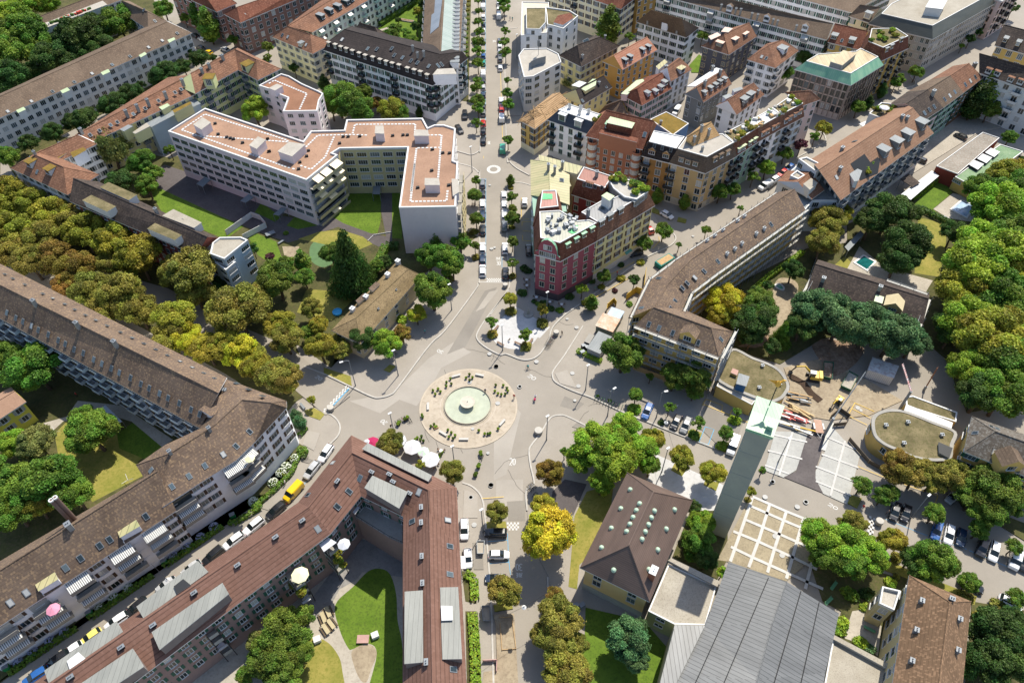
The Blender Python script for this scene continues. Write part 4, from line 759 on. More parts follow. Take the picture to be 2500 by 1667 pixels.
b = Bld('apartment_block', 'very long white block with brown roof and green shutters across the upper right', 'A3 300,150', WW, 4, 2.8, 3.0, (1.4, 1.5), 'g')
b.strip('A2 1300,-60 A3 735,330', 'A2 1560,-90 A3 787,197', 12.6, 16, None, T_GBR); b.windows(96, balc=(6, 2, M_CONC, M_STEEL, AWN_S)); b.dormers('A2 1945,85 2250,170 A3 235,170 550,245', 2.0, 1.4, T_GBR, None, 'gable'); b.chimneys('A2 1880,70 2000,100 2130,140 2340,200 A3 25,105 163,150 290,190 480,240', (.6, .6, 1.3))
b = Bld('apartment_block', 'second long white block with brown roof and green shutters at the top edge', 'A3 600,60', WW, 4, 2.8, 3.0, (1.4, 1.5), 'g')
b.strip('A3 -330,-230 935,105', 'A3 300,-240 1118,0', 12.6, None, 'A3 400,-300 1290,-70', T_GBR); b.windows(70)
b = Bld('house', 'small cream house with one flat dormer in front of the grey office block', 'A3 1000,150', WCR, 3, 2.8, 3, (1.3, 1.6), 'g')
b.strip('A3 912,135 1085,190', 'A3 1005,42 1172,65', 12, 15.4, None, T_GBR); b.windows(10); b.dormers('A3 1060,150', 2.4, 1.8)
b = Bld('house', 'white house with orange pyramid roof and stacked balconies beside a bushy tree', 'A3 250,600', WW, 4, 2.7, 3.2, (1.2, 1.4), 'k')
b.strip('A3 80,490 312,560', 'A3 262,372 372,328', 11.4, 15, 'A3 240,360 505,418', T_ORG, 'hip', 'hip'); b.windows(50, balc=(4, 0, M_CONC, M_TRIM, None)); b.skylights('A3 200,468 237,480'); b.dormers('A3 390,440', 3, 1.8)
b = Bld('house', 'pale pink house with red roof, small dormers and a pale green flat strip', 'A2 1280,850', WPI, 3, 2.6, 2.7, (1.1, 1.4), 'g')
b.strip('A2 1232,868 1480,728', 'A2 1195,728 1400,598', 9, 12.2, None, T_DRED, 'hip'); b.windows(50); b.dormers('A2 1290,790 1355,775 1400,740 1430,700', 1.4, 1.2); b.box('A2 1065,768 1110,775 1250,668 1240,650 1190,660', 10.5, 8, S_PALE, name='flat_strip')
b = Bld('house', 'white narrow house with red roof and yellow-green dormer behind the pale pink house', 'A2 1550,650', WW, 4, 2.6, 2.7, (1.1, 1.5), None)
b.strip('A2 1468,672 1645,570', 'A2 1440,555 1550,478', 11.2, None, 'A2 1380,585 1530,475', T_ORG); b.windows(40); b.dormers('A2 1565,600', 2.6, 1.6, S_LIME, M_TRIM); b.chimneys('A2 1425,590', (1, 1, 2.2)); b.box('A2 1350,545 1420,490 1440,510 1370,570', 11.6, 9, S_LIME)
b = Bld('house', 'grey rendered house, one slope orange tile and the other white metal', 'A2 1700,850', WGY, 4, 2.6, 3.0, (1.1, 1.6), None)
b.strip('A2 1737,842 1970,690', 'A2 1680,720 1905,575', 10.4, 14, None, T_ORG); b.windows(60); b.dormers('A2 1752,785 1803,748 1845,722 1880,695 1918,675', 1.3, 1.3); panel(b, 'A2 1600,712 1672,716 1895,575 1840,560', 12, F_WHT, 'white_metal_slope'); b.chimneys('A2 1745,700 1870,610 1810,580', (.8, .8, 1.6))
b = Bld('house', 'white gabled house with orange-red roof and two big grey dormers', 'A2 1990,950', WW, 3, 2.6, 3, (1.0, 1.3), None, frame=M_CONC)
b.strip('A2 2010,943 2238,777', 'A2 1935,828 2150,680', 9, 12.6, None, T_ORG); b.windows(50); b.dormers('A2 2085,850 2135,810', 2.6, 1.7, S_ZN, S_ZN); b.chimneys('A2 2060,865 2180,770')
b.box('A2 1895,790 1950,770 1975,785 1920,810', 12, 9, S_ZN); b.box('A2 1975,735 2040,715 2060,730 1990,755', 12, 9, S_ZN)
b = Bld('house', 'low yellow house with black-brown gabled roof behind the timbered roof', 'A2 850,830', WLY, 2, 2.6, 2.8, (1.0, 1.3), None)
b.strip('A2 740,865 990,715', 'A2 690,738 920,622', 7, 10, None, T_BLK); b.windows(30); b.skylights('A2 745,828 937,712'); b.chimneys('A2 880,700'); b.box('A2 660,700 720,665 775,680 720,715', 9.6, 6, F_WHT); b.box('A2 740,730 830,650 860,650 850,700 770,745', 9.8, 6, S_PALE)
b = Bld('shed', 'low brown gabled shed between the terracotta building and the yellow house', 'A2 1000,900', WYE, 1, 2.6, 3)
b.strip('A2 860,940 1120,935', 'A2 930,868 1062,820', 5, 8, None, T_GBR)
b = Bld('corner_building', 'ochre corner house whose roof is stripped to pale timber battens', 'A2 300,1150', WYE, 3, 2.7, 2.6, (1.0, 1.6), 'b')
b.strip('A2 355,1060 640,840', 'A2 345,895 560,760', 10.2, 13, 'A2 225,985 500,770', seam('timber_battens', (.34, .2, .09), (.5, .32, .16), .55, .35, .45, axis=1, rough=.8, sc=1.2), 'hip', 'gable', base=WCR); b.windows(40)
mb = MB()
for i in range(46):
    px = (1200+random.uniform(240, 600)/3.357, 0); t = (px[0]-1271)/(1379-1271); px = (px[0], (1010-t*190+random.uniform(-60, 30))/3.357); p, n = b.on(px); a_ = random.random()*3; v = Vector((math.cos(a_), math.sin(a_), 0)); v = (v-n*v.dot(n)).normalized()*random.uniform(.8, 2.4); mb.tube([p+n*.2-v, p+n*.25+v], .07, 4)
b.part('loose_rafters', mb, [M_WOOD], kind='stuff')
b = Bld('corner_building', 'white house with blue-black mansard roof, white box dormers and iron balconies', 'A2 600,1150', WW, 4, 2.8, 3.2, (1.2, 1.6), None, frame=plain('green_trim', (.2, .35, .27), .5))
b.mansard('A2 545,905 825,1000 905,945 645,860', 16, 1.9, 3.2, F_WHT, seam('blue_black_slate', (.02, .027, .04), (.04, .05, .07), .5, .1, .3, axis=1), base=WLG); b.windows(50, balc=(3, 0, M_CONC, M_BLACK, None)); b.dormers('A2 575,995 705,1045', 2.4, 2.2, F_WHT, M_TRIM); b.chimneys('A2 640,890 730,900 795,930 720,940', (.8, .8, 1.2), WLG)
b = Bld('corner_building', 'terracotta apartment house with round bay windows, dark red roof and pale green flat dormer', 'A2 1000,1200', WTC, 5, 2.6, 2.3, (1.0, 1.4), None)
b.strip('A2 770,1118 1240,1228', 'A2 938,905 1330,992', 14.6, 20, None, T_DRED); b.windows(80); b.box('A2 945,1005 975,958 1172,1008 1148,1050', 19.2, 15, S_PALE, T_DRED, name='flat_dormer')
P = b.box('A2 885,1088 900,1065 1200,1135 1190,1165', 17.0, 12, T_DRED, name='raised_attic'); a_, c_ = G('A2 885,1092 1190,1168', 16.5); d = (c_-a_).xy.normalized(); rz = math.atan2(d.y, d.x)
for i in range(5): q = a_.lerp(c_, .1+.2*i); link('window', window_mesh(1.0, 1.4, None, M_TRIM)[0], b.rt, Vector((q.x+d.y*.15, q.y-d.x*.15, 15.6))-b.rt.location, rz)
b.skylights('A2 990,1060 1042,1072 1255,1105 905,1090', 1, 1.6); b.dormers('A2 945,1055 1115,1100', 1.2, 1.4, S_CU, S_CU)
for px in ('A2 830,1155', 'A2 1192,1240'):                 # round bays
    q = W(Q(px)[0], 13.4); mb = MB(); o = None
    for k in range(4):
        mb.lathe([(1.5, 13.6-k*2.6-.9), (1.5, 13.6-k*2.6)], (q.x, q.y, 0), 18, 0); mb.lathe([(1.45, 12.7-k*2.6-1.7), (1.45, 12.7-k*2.6)], (q.x, q.y, 0), 18, 1)
    b.part('bay_window', mb, [WTC, plain('bay_glazing', (.5, .52, .5), .2, var=.3, sc=2)])
b = Bld('corner_building', 'ochre-brown house with black mansard tiles and white flat roof next to the terracotta house', 'A2 1350,1350', wallm('brown_ochre', (.36, .2, .07)), 4, 2.8, 3.3, (1.5, 1.7), None)
b.mansard('A2 1290,1165 1515,1222 1582,1125 1330,1075', 17.6, 1.3, 4.2, F_WHT, T_BLK); b.windows(30, balc=(2, 0, M_CONC, M_BLACK, None)); b.dormers('A2 1310,1270 1425,1300', 2.0, 1.5, T_GBR, None, 'gable'); b.skylights('A2 1335,1195 1400,1215 1470,1230')
b = Bld('house', 'blue courtyard building with ochre mossy flat roof', 'A2 1450,1000', wallm('blue', (.12, .22, .42)), 3, 2.6, 3)
b.flat('A2 1300,978 1432,915 1618,1012 1488,1108', 9.6, F_MOSS, .25, .15); b.chimneys('A2 1385,1020')
b = Bld('corner_building', 'tan stone corner house with pale flat roof, mansard dormers and a corner oriel', 'A2 1700,1350', WTAN, 5, 2.7, 3.1, (1.4, 1.7), None)
b.mansard('A2 1525,1222 1765,1290 1985,1172 1892,1100 1600,1120', 18, 1.4, 4.2, F_CON, T_GBR, base=plain('rusticated_stone', (.5, .46, .38))); b.windows(80, balc=(5, 3, M_CONC, M_BLACK, None)); b.dormers('A2 1550,1330 1605,1350 1665,1365 1830,1330 1880,1300 1935,1275', 1.5, 1.5, T_GBR)
b.strip('A2 1655,1200 1872,1112', 'A2 1600,1122 1800,1000', 18.2, 21, None, tile('honey_tiles', (.3, .18, .08), (.42, .27, .13), (.5, .36, .2), .6, .35, .3, .5)); b.chimneys('A2 1660,1150 1720,1060 1780,1090 1725,1235'); b.box('A2 1725,1310 1760,1300 1785,1320 1750,1340', 15.2, 6, T_BLK, M_TRIM, name='corner_oriel')
for lab, top, wl, tm, sk, dm, ref in (('sea-green terrace house with roof garden and green awnings above red mansard tiles', 'A2 1988,1172 2190,1045 2090,1003 1900,1098', WTE, F_SED, T_DRED, 'A2 2030,1250 2065,1230 2118,1195 2158,1170', 'A2 2080,1250'),
        ('white terrace house with white roof deck above red mansard tiles', 'A3 178,1045 357,945 290,888 85,1000', WW, F_WHT, T_ORG, 'A3 210,1120 245,1100 298,1070 330,1050', 'A3 250,1100'),
        ('pale blue terrace house with pergola roof garden above red mansard tiles', 'A3 357,945 538,852 440,785 290,888', wallm('pale_blue', (.5, .58, .64)), F_SED, T_ORG, 'A3 395,1015 432,990 475,962 510,940', 'A3 440,980')):
    b = Bld('terrace_house', lab, ref, wl, 4, 2.8, 2.7, (1.2, 1.6), 'k' if 'blue' in lab else None); b.mansard(top, 18, 1.2, 4.2, tm, sk); b.windows(40, balc=(3, 1, M_CONC, M_BLACK, None)); b.dormers(dm, 1.5, 1.5, S_PALE if 'sea' in lab else T_ORG)
    P = ccw([p.xy for p in G(top, 18)]); c = centroid(P); mb = MB()
    for i in range(26): q = Vector(P[i % 4]).lerp(c.xy, random.uniform(.1, .75)); mb.box((q.x, q.y, 18.4), (random.uniform(.4, 1.6), random.uniform(.4, 1), random.uniform(.4, 1)), random.random()*3, random.randrange(4))
    b.part('roof_furniture', mb, [M_TRIM, M_CONC, M_WOOD, plain('plant_green', (.06, .12, .02))], kind='stuff')
b = Bld('terrace_house', 'pink end house of the terrace beside the office block with copper roof', 'A3 600,850', WPI, 4, 2.8, 2.6, (1.1, 1.6), None)
b.strip('A3 545,865 682,818', 'A3 440,755 600,745', 15.5, 18.5, None, T_ORG, 'hip', 'hip'); b.windows(24)
b = Bld('office_building', 'glass-gridded office block with green and rust copper roof', 'A3 750,700', wallm('pale_mullion', (.55, .47, .42)), 5, 2.7, 1.75, (1.3, 2.0), None, frame=plain('bronze_frame', (.2, .16, .13), .4))
b.mansard('A3 565,505 930,607 1155,470 1010,400 970,425 660,448', 15.8, 2.0, 2.6, S_RUST, S_CU); b.windows(100, corner=.9, top=.3); b.box('A3 765,505 870,415 975,440 860,535', 17.8, 15.5, S_RUST, S_ZN)
mb = MB()
for a_, c_, zb, hh in b.edges:
    d = c_-a_; L = d.length; d = d/L; nr = Vector((d.y, -d.x))
    if nr.dot(-(a_+c_).normalized()) < -.1: continue
    for i in range(int(L/1.75)+1): q = a_+d*min(L, .05+i*1.75)+nr*.2; mb.box((q.x, q.y, hh/2+.2), (.14, .35, hh-.6), math.atan2(d.y, d.x))
b.part('facade_fin', mb, [plain('bronze_fin', (.25, .2, .17), .4)], kind='stuff')
b = Bld('corner_building', 'ochre corner house with lush roof garden between the copper-roofed office and the grey office', 'A3 1250,500', WYE, 5, 2.7, 2.8, (1.2, 1.6), None)
b.mansard('A3 1075,345 1195,395 1400,300 1300,235 1100,240', 18, 1.2, 4, F_SED, T_DRED); b.windows(50, balc=(2, 0, M_CONC, M_BLACK, None)); b.dormers('A3 1220,430 1260,405 1340,350', 1.6, 1.5)
b = Bld('house', 'ochre twin house with red-brown roof behind the copper-roofed office', 'A3 850,380', WYE, 3, 2.8, 3, (1.1, 1.6), 'k')
b.strip('A3 742,348 1005,412', 'A3 800,195 1068,258', 12, 16, None, T_DRED); b.windows(20); b.dormers('A3 785,325 930,360', 2, 1.4); b.skylights('A3 857,335')
b = Bld('office_building', 'big grey office block with rows of small windows and flat gravel roof, top right', 'A3 1600,200', wallm('office_grey', (.4, .38, .36)), 5, 2.9, 1.7, (1.0, 1.6), None, frame=plain('pale_frame', (.55, .53, .5)))
b.mansard('A3 1180,117 1600,215 2200,-110 1560,-110 1262,35', 16.5, 2.6, 3.2, F_GREY, seam('dark_green_slate', (.05, .055, .045), (.1, .1, .08), .6, .1, .3, axis=1)); b.windows(100, corner=1.0, top=.4); b.box('A3 1545,60 1580,0 1720,0 1680,75', 19.5, 16, F_WHT, F_WHT)
b = Bld('corner_building', 'tall beige-pink house with brown window surrounds at the top right street', 'A3 2080,100', WPI, 5, 2.8, 3.0, (1.6, 1.7), None, frame=plain('brown_surround', (.3, .17, .1)))
b.flat('A3 2065,-25 2170,10 2330,-90 2200,-120', 15, F_GREY); b.windows(30, balc=(2, 1, M_CONC, M_BLACK, None))
b = Bld('corner_building', 'bright yellow corner house with black mansard roof at the right edge, top', 'A3 2200,450', WYE, 3, 3, 3.3, (1.6, 1.8), None)
b.strip('A3 2110,375 2560,500', 'A3 2185,205 2560,300', 12.5, 17, None, T_DGB, 'hip'); b.windows(24); b.dormers('A3 2185,350 2290,380', 1.3, 1.4)
b = Bld('apartment_block', 'tall white facade with brown mansard roof and dormers at the right edge behind the birch', 'A3 2200,800', wallm('greyish_white', (.58, .6, .6)), 5, 2.9, 3.2, (1.5, 1.7), None)
b.strip('A3 1985,600 2560,800', 'A3 1985,440 2560,600', 14.5, 19, None, T_DGB, 'hip'); b.windows(60, balc=(4, 3, M_CONC, M_TRIM, None)); b.dormers('A3 2050,600 2120,620 2230,670 2310,690', 1.7, 1.4, T_ORG)
for lab, e, k, wl, tm, ref in (('pink-walled row house with grey-brown roof, first of the row after the roof terrace', 'A3 1530,990 1690,885', 'A3 1385,850 1560,735', WPI, T_DGB, 'A3 1600,950'), ('sea-green row house with brown roof and zinc edges, middle of the row', 'A3 1690,885 1855,762', 'A3 1560,735 1745,622', WTE, T_GBR, 'A3 1750,850'), ('brown row house with orange-brown tiled roof at the far end of the row', 'A3 1855,762 2018,638', 'A3 1745,622 1900,520', wallm('deep_brown', (.16, .1, .06)), T_ORG, 'A3 1930,720')):
    b = Bld('terrace_house', lab, ref, wl, 4, 2.8, 2.6, (1.1, 1.6), 'g'); b.strip(e, k, 13, 17.2, None, tm); b.windows(40)
    q = Q(e); r_ = Q(k); st = 'N '+' '.join('%.1f,%.1f' % (q[0][0]+(q[1][0]-q[0][0])*t+(r_[0][0]-q[0][0])*.25, q[0][1]+(q[1][1]-q[0][1])*t+(r_[0][1]-q[0][1])*.25) for t in (.25, .5, .75)); b.skylights(st, 1, 1.5)
    st = 'N %.1f,%.1f' % (q[1][0]*.3+r_[1][0]*.7, q[1][1]*.3+r_[1][1]*.7); b.chimneys(st, (1.2, .8, 1.6))
# orange long building with terrace cut out
b = Bld('apartment_block', 'long modern block with orange-tan tiled roof, slanted grey dormers and planted roof cut-out', 'A3 1200,1300', WLG, 4, 2.8, 3.0, (1.8, 1.5), None)
b.strip('B3 848,300 A3 1612,1092', 'A3 668,1392 1440,885', 12.6, None, 'A3 600,1310 1340,840', T_TAN); b.windows(90, balc=(2, 0, M_CONC, M_STEEL, None)); b.dormers('A3 1525,1065 1410,1155 1320,1220 1215,1290', 2.8, 2.4, S_ZN, S_ZN, 'flat', 4.2); b.skylights('A3 1235,1075 1132,1145 1288,1068 1178,1143 962,1160 812,1455', 1.0, 1.3); b.chimneys('A3 1385,985 1345,975 838,1400 855,1235', (1, .7, 1.2), S_ZN)
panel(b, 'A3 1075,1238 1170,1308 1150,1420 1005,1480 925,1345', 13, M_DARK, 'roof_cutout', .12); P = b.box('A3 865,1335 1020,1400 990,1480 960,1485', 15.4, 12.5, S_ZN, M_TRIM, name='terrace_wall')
b = Bld('apartment_block', 'whitish stair block with three small flat roofs at the end of the orange-tan roof', 'B3 500,150', wallm('pale_bluish', (.56, .6, .64)), 4, 2.8, 3.2, (1.6, 1.5), None)
b.flat('A3 505,1300 570,1285 722,1362 650,1408', 16, F_GREY); b.flat('B3 435,95 490,50 555,92 500,125', 14.5, F_GREY); b.flat('B3 330,150 480,20 660,60 850,300 620,300 555,380 470,215', 11, S_ZN, .3, .2); b.windows(30)
b.strip('B3 610,292 715,215', 'B3 500,150 600,62', 12.2, 14.6, None, T_ORG, walls=False); b.box('B3 545,165 605,120 655,155 595,210', 15, 12, F_GREY, M_TRIM)
# scaffolded curved block
b = Bld('apartment_block', 'long curved block with brown speckled roof wrapped in scaffolding', 'B2 1800,900', WYE, 4, 2.7, 2.8, (1.3, 1.4), None)
b.strip('B2 1120,1262 1275,948 1480,795 B3 300,240', 'B2 1330,1178 1445,985 1635,785 B3 470,207', 13, 16, 'B2 1555,1215 1622,1062 1830,905 B3 560,378', T_MOT); b.windows(60)
b.skylights('B2 2290,497 1855,800 1742,880 1665,933 1603,978 1563,1018 1505,1125 1472,1185 1228,1182 1270,1112 1370,938 1297,1065', .8, 1.3)
b.chimneys('B2 2232,540 2167,582 2050,663 1992,707 1928,747 2070,440 2015,478 1895,553 1828,600 1765,640', (.6, .6, .7), F_WHT)
b = Bld('apartment_block', 'yellow scaffolded front block with brown speckled hipped roof behind two round trees', 'C2 1600,200', WYE, 4, 2.7, 2.8, (1.8, 1.4), None)
b.strip('B2 1175,1332 C2 1865,250', 'B2 1330,1177 1800,1345', 13, None, 'B2 1480,1150 1978,1375', T_MOT, 'hip', 'hip'); b.windows(60, corner=1.6); b.skylights('B2 1290,1315 1373,1345 1485,1385 1695,1465 1880,1437', .8, 1.3); b.dormers('C2 1600,110', 3.6, 1.8, T_MOT, None, 'gable')
def scaffold(P0, P1, lab, h=13.4, out=1.0, lev=5):
    a_, c_ = P0.xy, P1.xy; d = (c_-a_); L = d.length; d = d/L; nr = Vector((d.y, -d.x))
    if nr.dot(-(a_+c_)) < 0 and out > 0: nr = -nr
    rt = root('scaffold', (*((a_+c_)/2), 0), lab, 'scaffold', 'scaffolding'); n = int(L/2.6)+1; mb = MB(); dk = MB(); rl = MB(); rz = math.atan2(d.y, d.x)
    for i in range(n):
        for s_ in (.25, abs(out)): q = a_+d*(L*i/(n-1))+nr*s_; mb.tube([(*q, 0), (*q, h+1)], .06, 4)
    m_ = (a_+c_)/2
    for k in range(lev):
        z = h-2.65*k; q = m_+nr*.65; dk.box((q.x, q.y, z), (L, .55, .1), rz); e = m_+nr*abs(out)
        for dz in (.5, 1.0): rl.box((e.x, e.y, z+dz), (L, .05, .05), rz)
    mb.build('standard', [M_STEEL], rt)['kind'] = 'stuff'; dk.build('deck', [plain('deck_board', (.42, .41, .37), .7)], rt); rl.build('guard_rail', [M_STEEL], rt)
g_ = G('C2 -20,0 C2 1865,250 B2 1175,1332 1978,1375 1120,1262 1275,948 1480,795 B3 300,240 560,378 B2 1830,905 1622,1062 1555,1215', 13)
scaffold(g_[2], g_[1], 'scaffolding along the yellow front block facing the square'); scaffold(g_[1], g_[3], 'scaffolding round the east end of the yellow front block')
scaffold(g_[5], g_[4], 'scaffolding with white edge at the bend of the curved roof, west side', lev=3); scaffold(g_[7], g_[6], 'long scaffolding along the street side of the curved roof', lev=3); scaffold(g_[6], g_[5], 'short scaffolding at the start of the bend, street side', lev=3)
scaffold(g_[9], g_[8], 'long scaffolding with white decks along the garden side of the curved block'); scaffold(g_[10], g_[9], 'scaffolding on the inner bend of the curved block, garden side'); scaffold(g_[11], g_[10], 'short scaffolding beside the olive tree, garden side')
# purple-red corner building and its neighbours
b = Bld('corner_building', 'wine-red corner building with curved gable, copper dormers and cluttered flat roof', 'B2 550,850', wallm('wine_red', (.3, .085, .105)), 4, 2.8, 2.7, (1.2, 1.6), None, frame=plain('cream_surround', (.6, .55, .42)))
b.mansard('B2 400,610 560,652 862,488 800,462 705,470 560,385 392,395', 19, 1.5, 4.4, seam('weathered_flat_metal', (.3, .3, .24), (.42, .42, .35), .8, .1, .3), T_DRED, base=plain('dark_stone_base', (.08, .06, .065))); b.windows(60, corner=1.8); b.dormers('B2 630,690 700,645 760,605 828,560', 1.3, 1.4, S_CU, S_CU)
eg = max([e for e in b.edges if (e[1]-e[0]).length > 5], key=lambda e: (e[1]-e[0]).normalized().x-abs((e[1]-e[0]).normalized().y)*.5); a_, c_ = eg[0].to_3d(), eg[1].to_3d(); d = (c_-a_).xy; L = d.length; d = d/L; nr = Vector((d.y, -d.x)); prof = [(0, -.4), (0, 1.2), (.1, 1.5), (.14, 3.2), (.22, 4.5), (.35, 5.4), (.5, 5.8), (.65, 5.4), (.78, 4.5), (.86, 3.2), (.9, 1.5), (1, 1.2), (1, -.4)]
mb = MB(); f1 = [Vector((a_.x+d.x*L*t+nr.x*.35, a_.y+d.y*L*t+nr.y*.35, 14.6+z)) for t, z in prof]; f2 = [p-Vector((nr.x, nr.y, 0))*.8 for p in f1]; mb.face(f1); mb.face(f2[::-1])
for i in range(len(f1)): j = (i+1) % len(f1); mb.face([f1[j], f1[i], f2[i], f2[j]], 1)
g = b.part('curved_gable', mb, [b.wall, S_CU]); rz = math.atan2(d.y, d.x)
for t, z in ((.42, 17.9), (.58, 17.9), (.25, 15.6), (.42, 15.6), (.58, 15.6), (.75, 15.6)): q = a_.xy+d*L*t+nr*.4; o = link('window', window_mesh(1.0, 1.3, None, M_TRIM)[0], g, (0, 0, 0)); o.location = Vector((*q, z))-b.rt.location; o.rotation_euler = (0, 0, rz)
mb = MB()
for i in range(34): q = W((1200+random.uniform(450, 720)/3.357, 400+random.uniform(430, 570)/3.357), 19.3); mb.box((q.x, q.y, 19.4), (random.uniform(.3, 1.5), random.uniform(.3, 1), random.uniform(.4, 1.3)), random.random()*3, random.randrange(2))
b.part('roof_plant', mb, [M_TRIM, M_STEEL], kind='stuff'); panel(b, 'B2 630,560 690,510 830,478 840,495 760,545 660,575', 19, plain('bright_green_tarp', (.12, .5, .2), .6, var=.3, sc=2), 'green_tarp', .12)
b = Bld('corner_building', 'dark red building with small green-tarped roof deck north of the curved gable', 'B2 450,300', WTE, 4, 2.8, 2.6, (1.1, 1.5), None)
b.mansard('B2 415,222 530,220 548,352 395,368', 19.2, 1.6, 4.4, seam('red_flat_metal', (.3, .13, .1), (.42, .2, .16), .8, .1, .3), T_DRED, walls=False); P2 = ccw([p.xy for p in G('B2 330,262 600,262 615,400 345,440', 14.8)]); b.walls(P2, 15.2); b.windows(12); panel(b, 'B2 415,245 498,250 500,290 415,295', 19, plain('bright_green_tarp', (.12, .5, .2)), 'green_tarp', .1)
b = Bld('corner_building', 'lemon yellow building with red tile mansard, black box dormers and grey metal top', 'B2 1050,600', WLY, 4, 2.8, 3.0, (1.2, 1.5), 'b')
b.mansard('B2 735,400 872,482 1285,235 1200,190 1010,280 930,290', 19, 1.6, 4.2, seam('grey_strip_metal', (.2, .2, .2), (.28, .28, .28), .8, .1, .4), T_ORG, base=WLG); b.windows(70, corner=1.6); b.dormers('B2 905,510 975,462 1060,412 1180,345 1230,310', 1.7, 1.7, S_ZN, M_BLACK); b.chimneys('B2 790,430 980,350', (.7, .7, 2.2), M_STEEL)
b.box('B2 905,262 945,235 1005,265 965,300', 22, 18.5, S_PALE, M_TRIM, name='lantern'); b.skylights('B2 905,368', 1.6, 1.4)
b = Bld('corner_building', 'building with glossy yellow-green metal roof opposite the ochre corner house', 'A2 500,1450', WBG, 4, 2.8, 2.8, (1.1, 1.5), None)
b.strip('A2 318,1310 322,1600', 'A2 470,1330 480,1620', 15.5, 16.8, 'A2 640,1400 640,1680', S_LIME, 'hip'); b.windows(20, facing=-.6); b.box('A2 390,1272 742,1365 700,1425 560,1390 400,1340', 16, 0, S_LIME, WCR, name='rear_wing')
b.chimneys('A2 465,1400 517,1420 580,1380', (.9, .7, 2.2)); b.box('A2 545,1470 600,1420 640,1500 B2 650,180 580,220', 15.2, 0, S_LIME, WLY, name='side_wing'); b.skylights('A2 575,1478', 1.6, 1.2)
b = Bld('corner_building', 'building with rust-red metal roof and steep dark red slate side, inner courtyard', 'A2 850,1500', WRED, 4, 2.8, 2.6, (1.1, 1.5), None)
b.mansard('A2 755,1372 988,1448 930,1545 700,1470', 18.4, 1.1, 4.6, seam('rust_red_metal', (.2, .075, .05), (.34, .14, .1), 1, .06, .3), T_DRED); b.windows(24); b.dormers('A2 800,1540', 2, 1.6, T_ORG); b.chimneys('A2 860,1450', (.8, .8, 1.8)); b.skylights('A2 760,1515 795,1520 850,1530 905,1540')
b = Bld('corner_building', 'stepped building under the leafy roof garden above the black box dormers', 'B2 1120,180', WGY, 4, 2.8, 3)
b.flat('B2 960,130 1010,80 1275,190 1285,225 1190,290 1090,270 1000,200', 20, speckle('terrace_paving', (.36, .34, .3), (.46, .44, .4), (.2, .2, .18)), .3, .3)
# lower right
b = Bld('parish_house', 'yellow rendered house with smooth brown hipped roof and green roof vents', 'D2 1000,600', wallm('sandy_yellow', (.62, .47, .22)), 2, 2.6, 3.9, (1.5, 1.6), None, frame=plain('grey_surround', (.5, .5, .46)))
b.strip('D2 1297,903 C2 1650,1412', 'D2 1127,440 C2 1328,1345', 10, None, 'D2 724,622 C2 1112,1185', seam('smooth_brown_tiles', (.09, .06, .048), (.15, .1, .08), .38, .3, .25, axis=1, rough=.6), 'hip', 'hip', over=.8, base=plain('grey_plinth', (.3, .32, .3))); b.windows(40, corner=2.6, top=1.2)
for px in Q('D2 1058,140 1212,100 1185,155 1158,212 1132,268 1105,328 980,300 900,460 1335,160 1310,215 1287,272 1260,330 1233,392 1500,150 1432,308 1362,478 1000,645 1290,640 C2 1135,1328'):
    p, n = b.on(px); mb = MB(); mb.lathe([(.5, 0), (.48, .35), (.3, .6), (0, .7)], p-n*.05, 8); b.part('roof_vent', mb, [M_COPPER])
b.chimneys('D2 1315,690', (1.6, 1.1, 2.4), plain('red_brick', (.3, .12, .07), var=.25, sc=3), F_WHT)
b = Bld('link_building', 'low link building with flat grey gravel roof between yellow house and metal-roofed hall', 'D2 1600,800', wallm('dull_green', (.3, .32, .17)), 2, 2.6, 3, (1.5, .8), None)
b.flat('D2 1450,590 1845,772 1755,1092 1500,1085 1283,975', 6.6, F_GREY, .25, .2); b.windows(12); b.box('D2 1455,560 1475,548 1865,735 1848,770', 7.4, 6.3, F_GREY, WCO, name='parapet_strip')
b = Bld('church_hall', 'large hall with grey ribbed metal roof in the bottom right', 'D2 2000,1200', wallm('hall_wall', (.42, .36, .24)), 2, 3, 4, (1.6, 1.6), None)
b.strip('D2 1360,1640 1500,1500 1750,1095 1942,572', 'D3 120,1750 162,1540 285,1080 402,735', 9.6, 12.4, 'D3 690,1680 722,1480 790,1200 833,995', S_HALL, walls=True)
panel(b, 'D2 1750,1098 1503,1090 1370,1600 1500,1600', 9.6, S_HALL, 'lower_roof', .1)
P = ccw([p.xy for p in G('D2 1752,1094 1502,1086 1362,1640 1560,1640', 9.5)]); mb = MB(); mb.prism(P, 0, 9.4, 1, 0); b.part('side_aisle', mb, [S_HALL, b.wall])
mb = MB()
for st in ('D2 2095,635 1450,2050', 'D2 2270,705 1700,2050'):
    pts = [b.on((x0+(x1-x0)*t, y0+(y1-y0)*t)) for (x0, y0), (x1, y1) in [Q(st)] for t in (0, .25, .5, .72)]; mb.tube([p+n*.08 for p, n in pts], .07, 4)
for st in ('D3 520,815 300,1568', 'D3 670,905 520,1568'):
    (x0, y0), (x1, y1) = Q(st); pts = [b.on((x0+(x1-x0)*t, y0+(y1-y0)*t)) for t in (0, .33, .66, 1)]; mb.tube([p+n*.08 for p, n in pts], .07, 4)
b.part('roof_joint', mb, [M_BLACK])
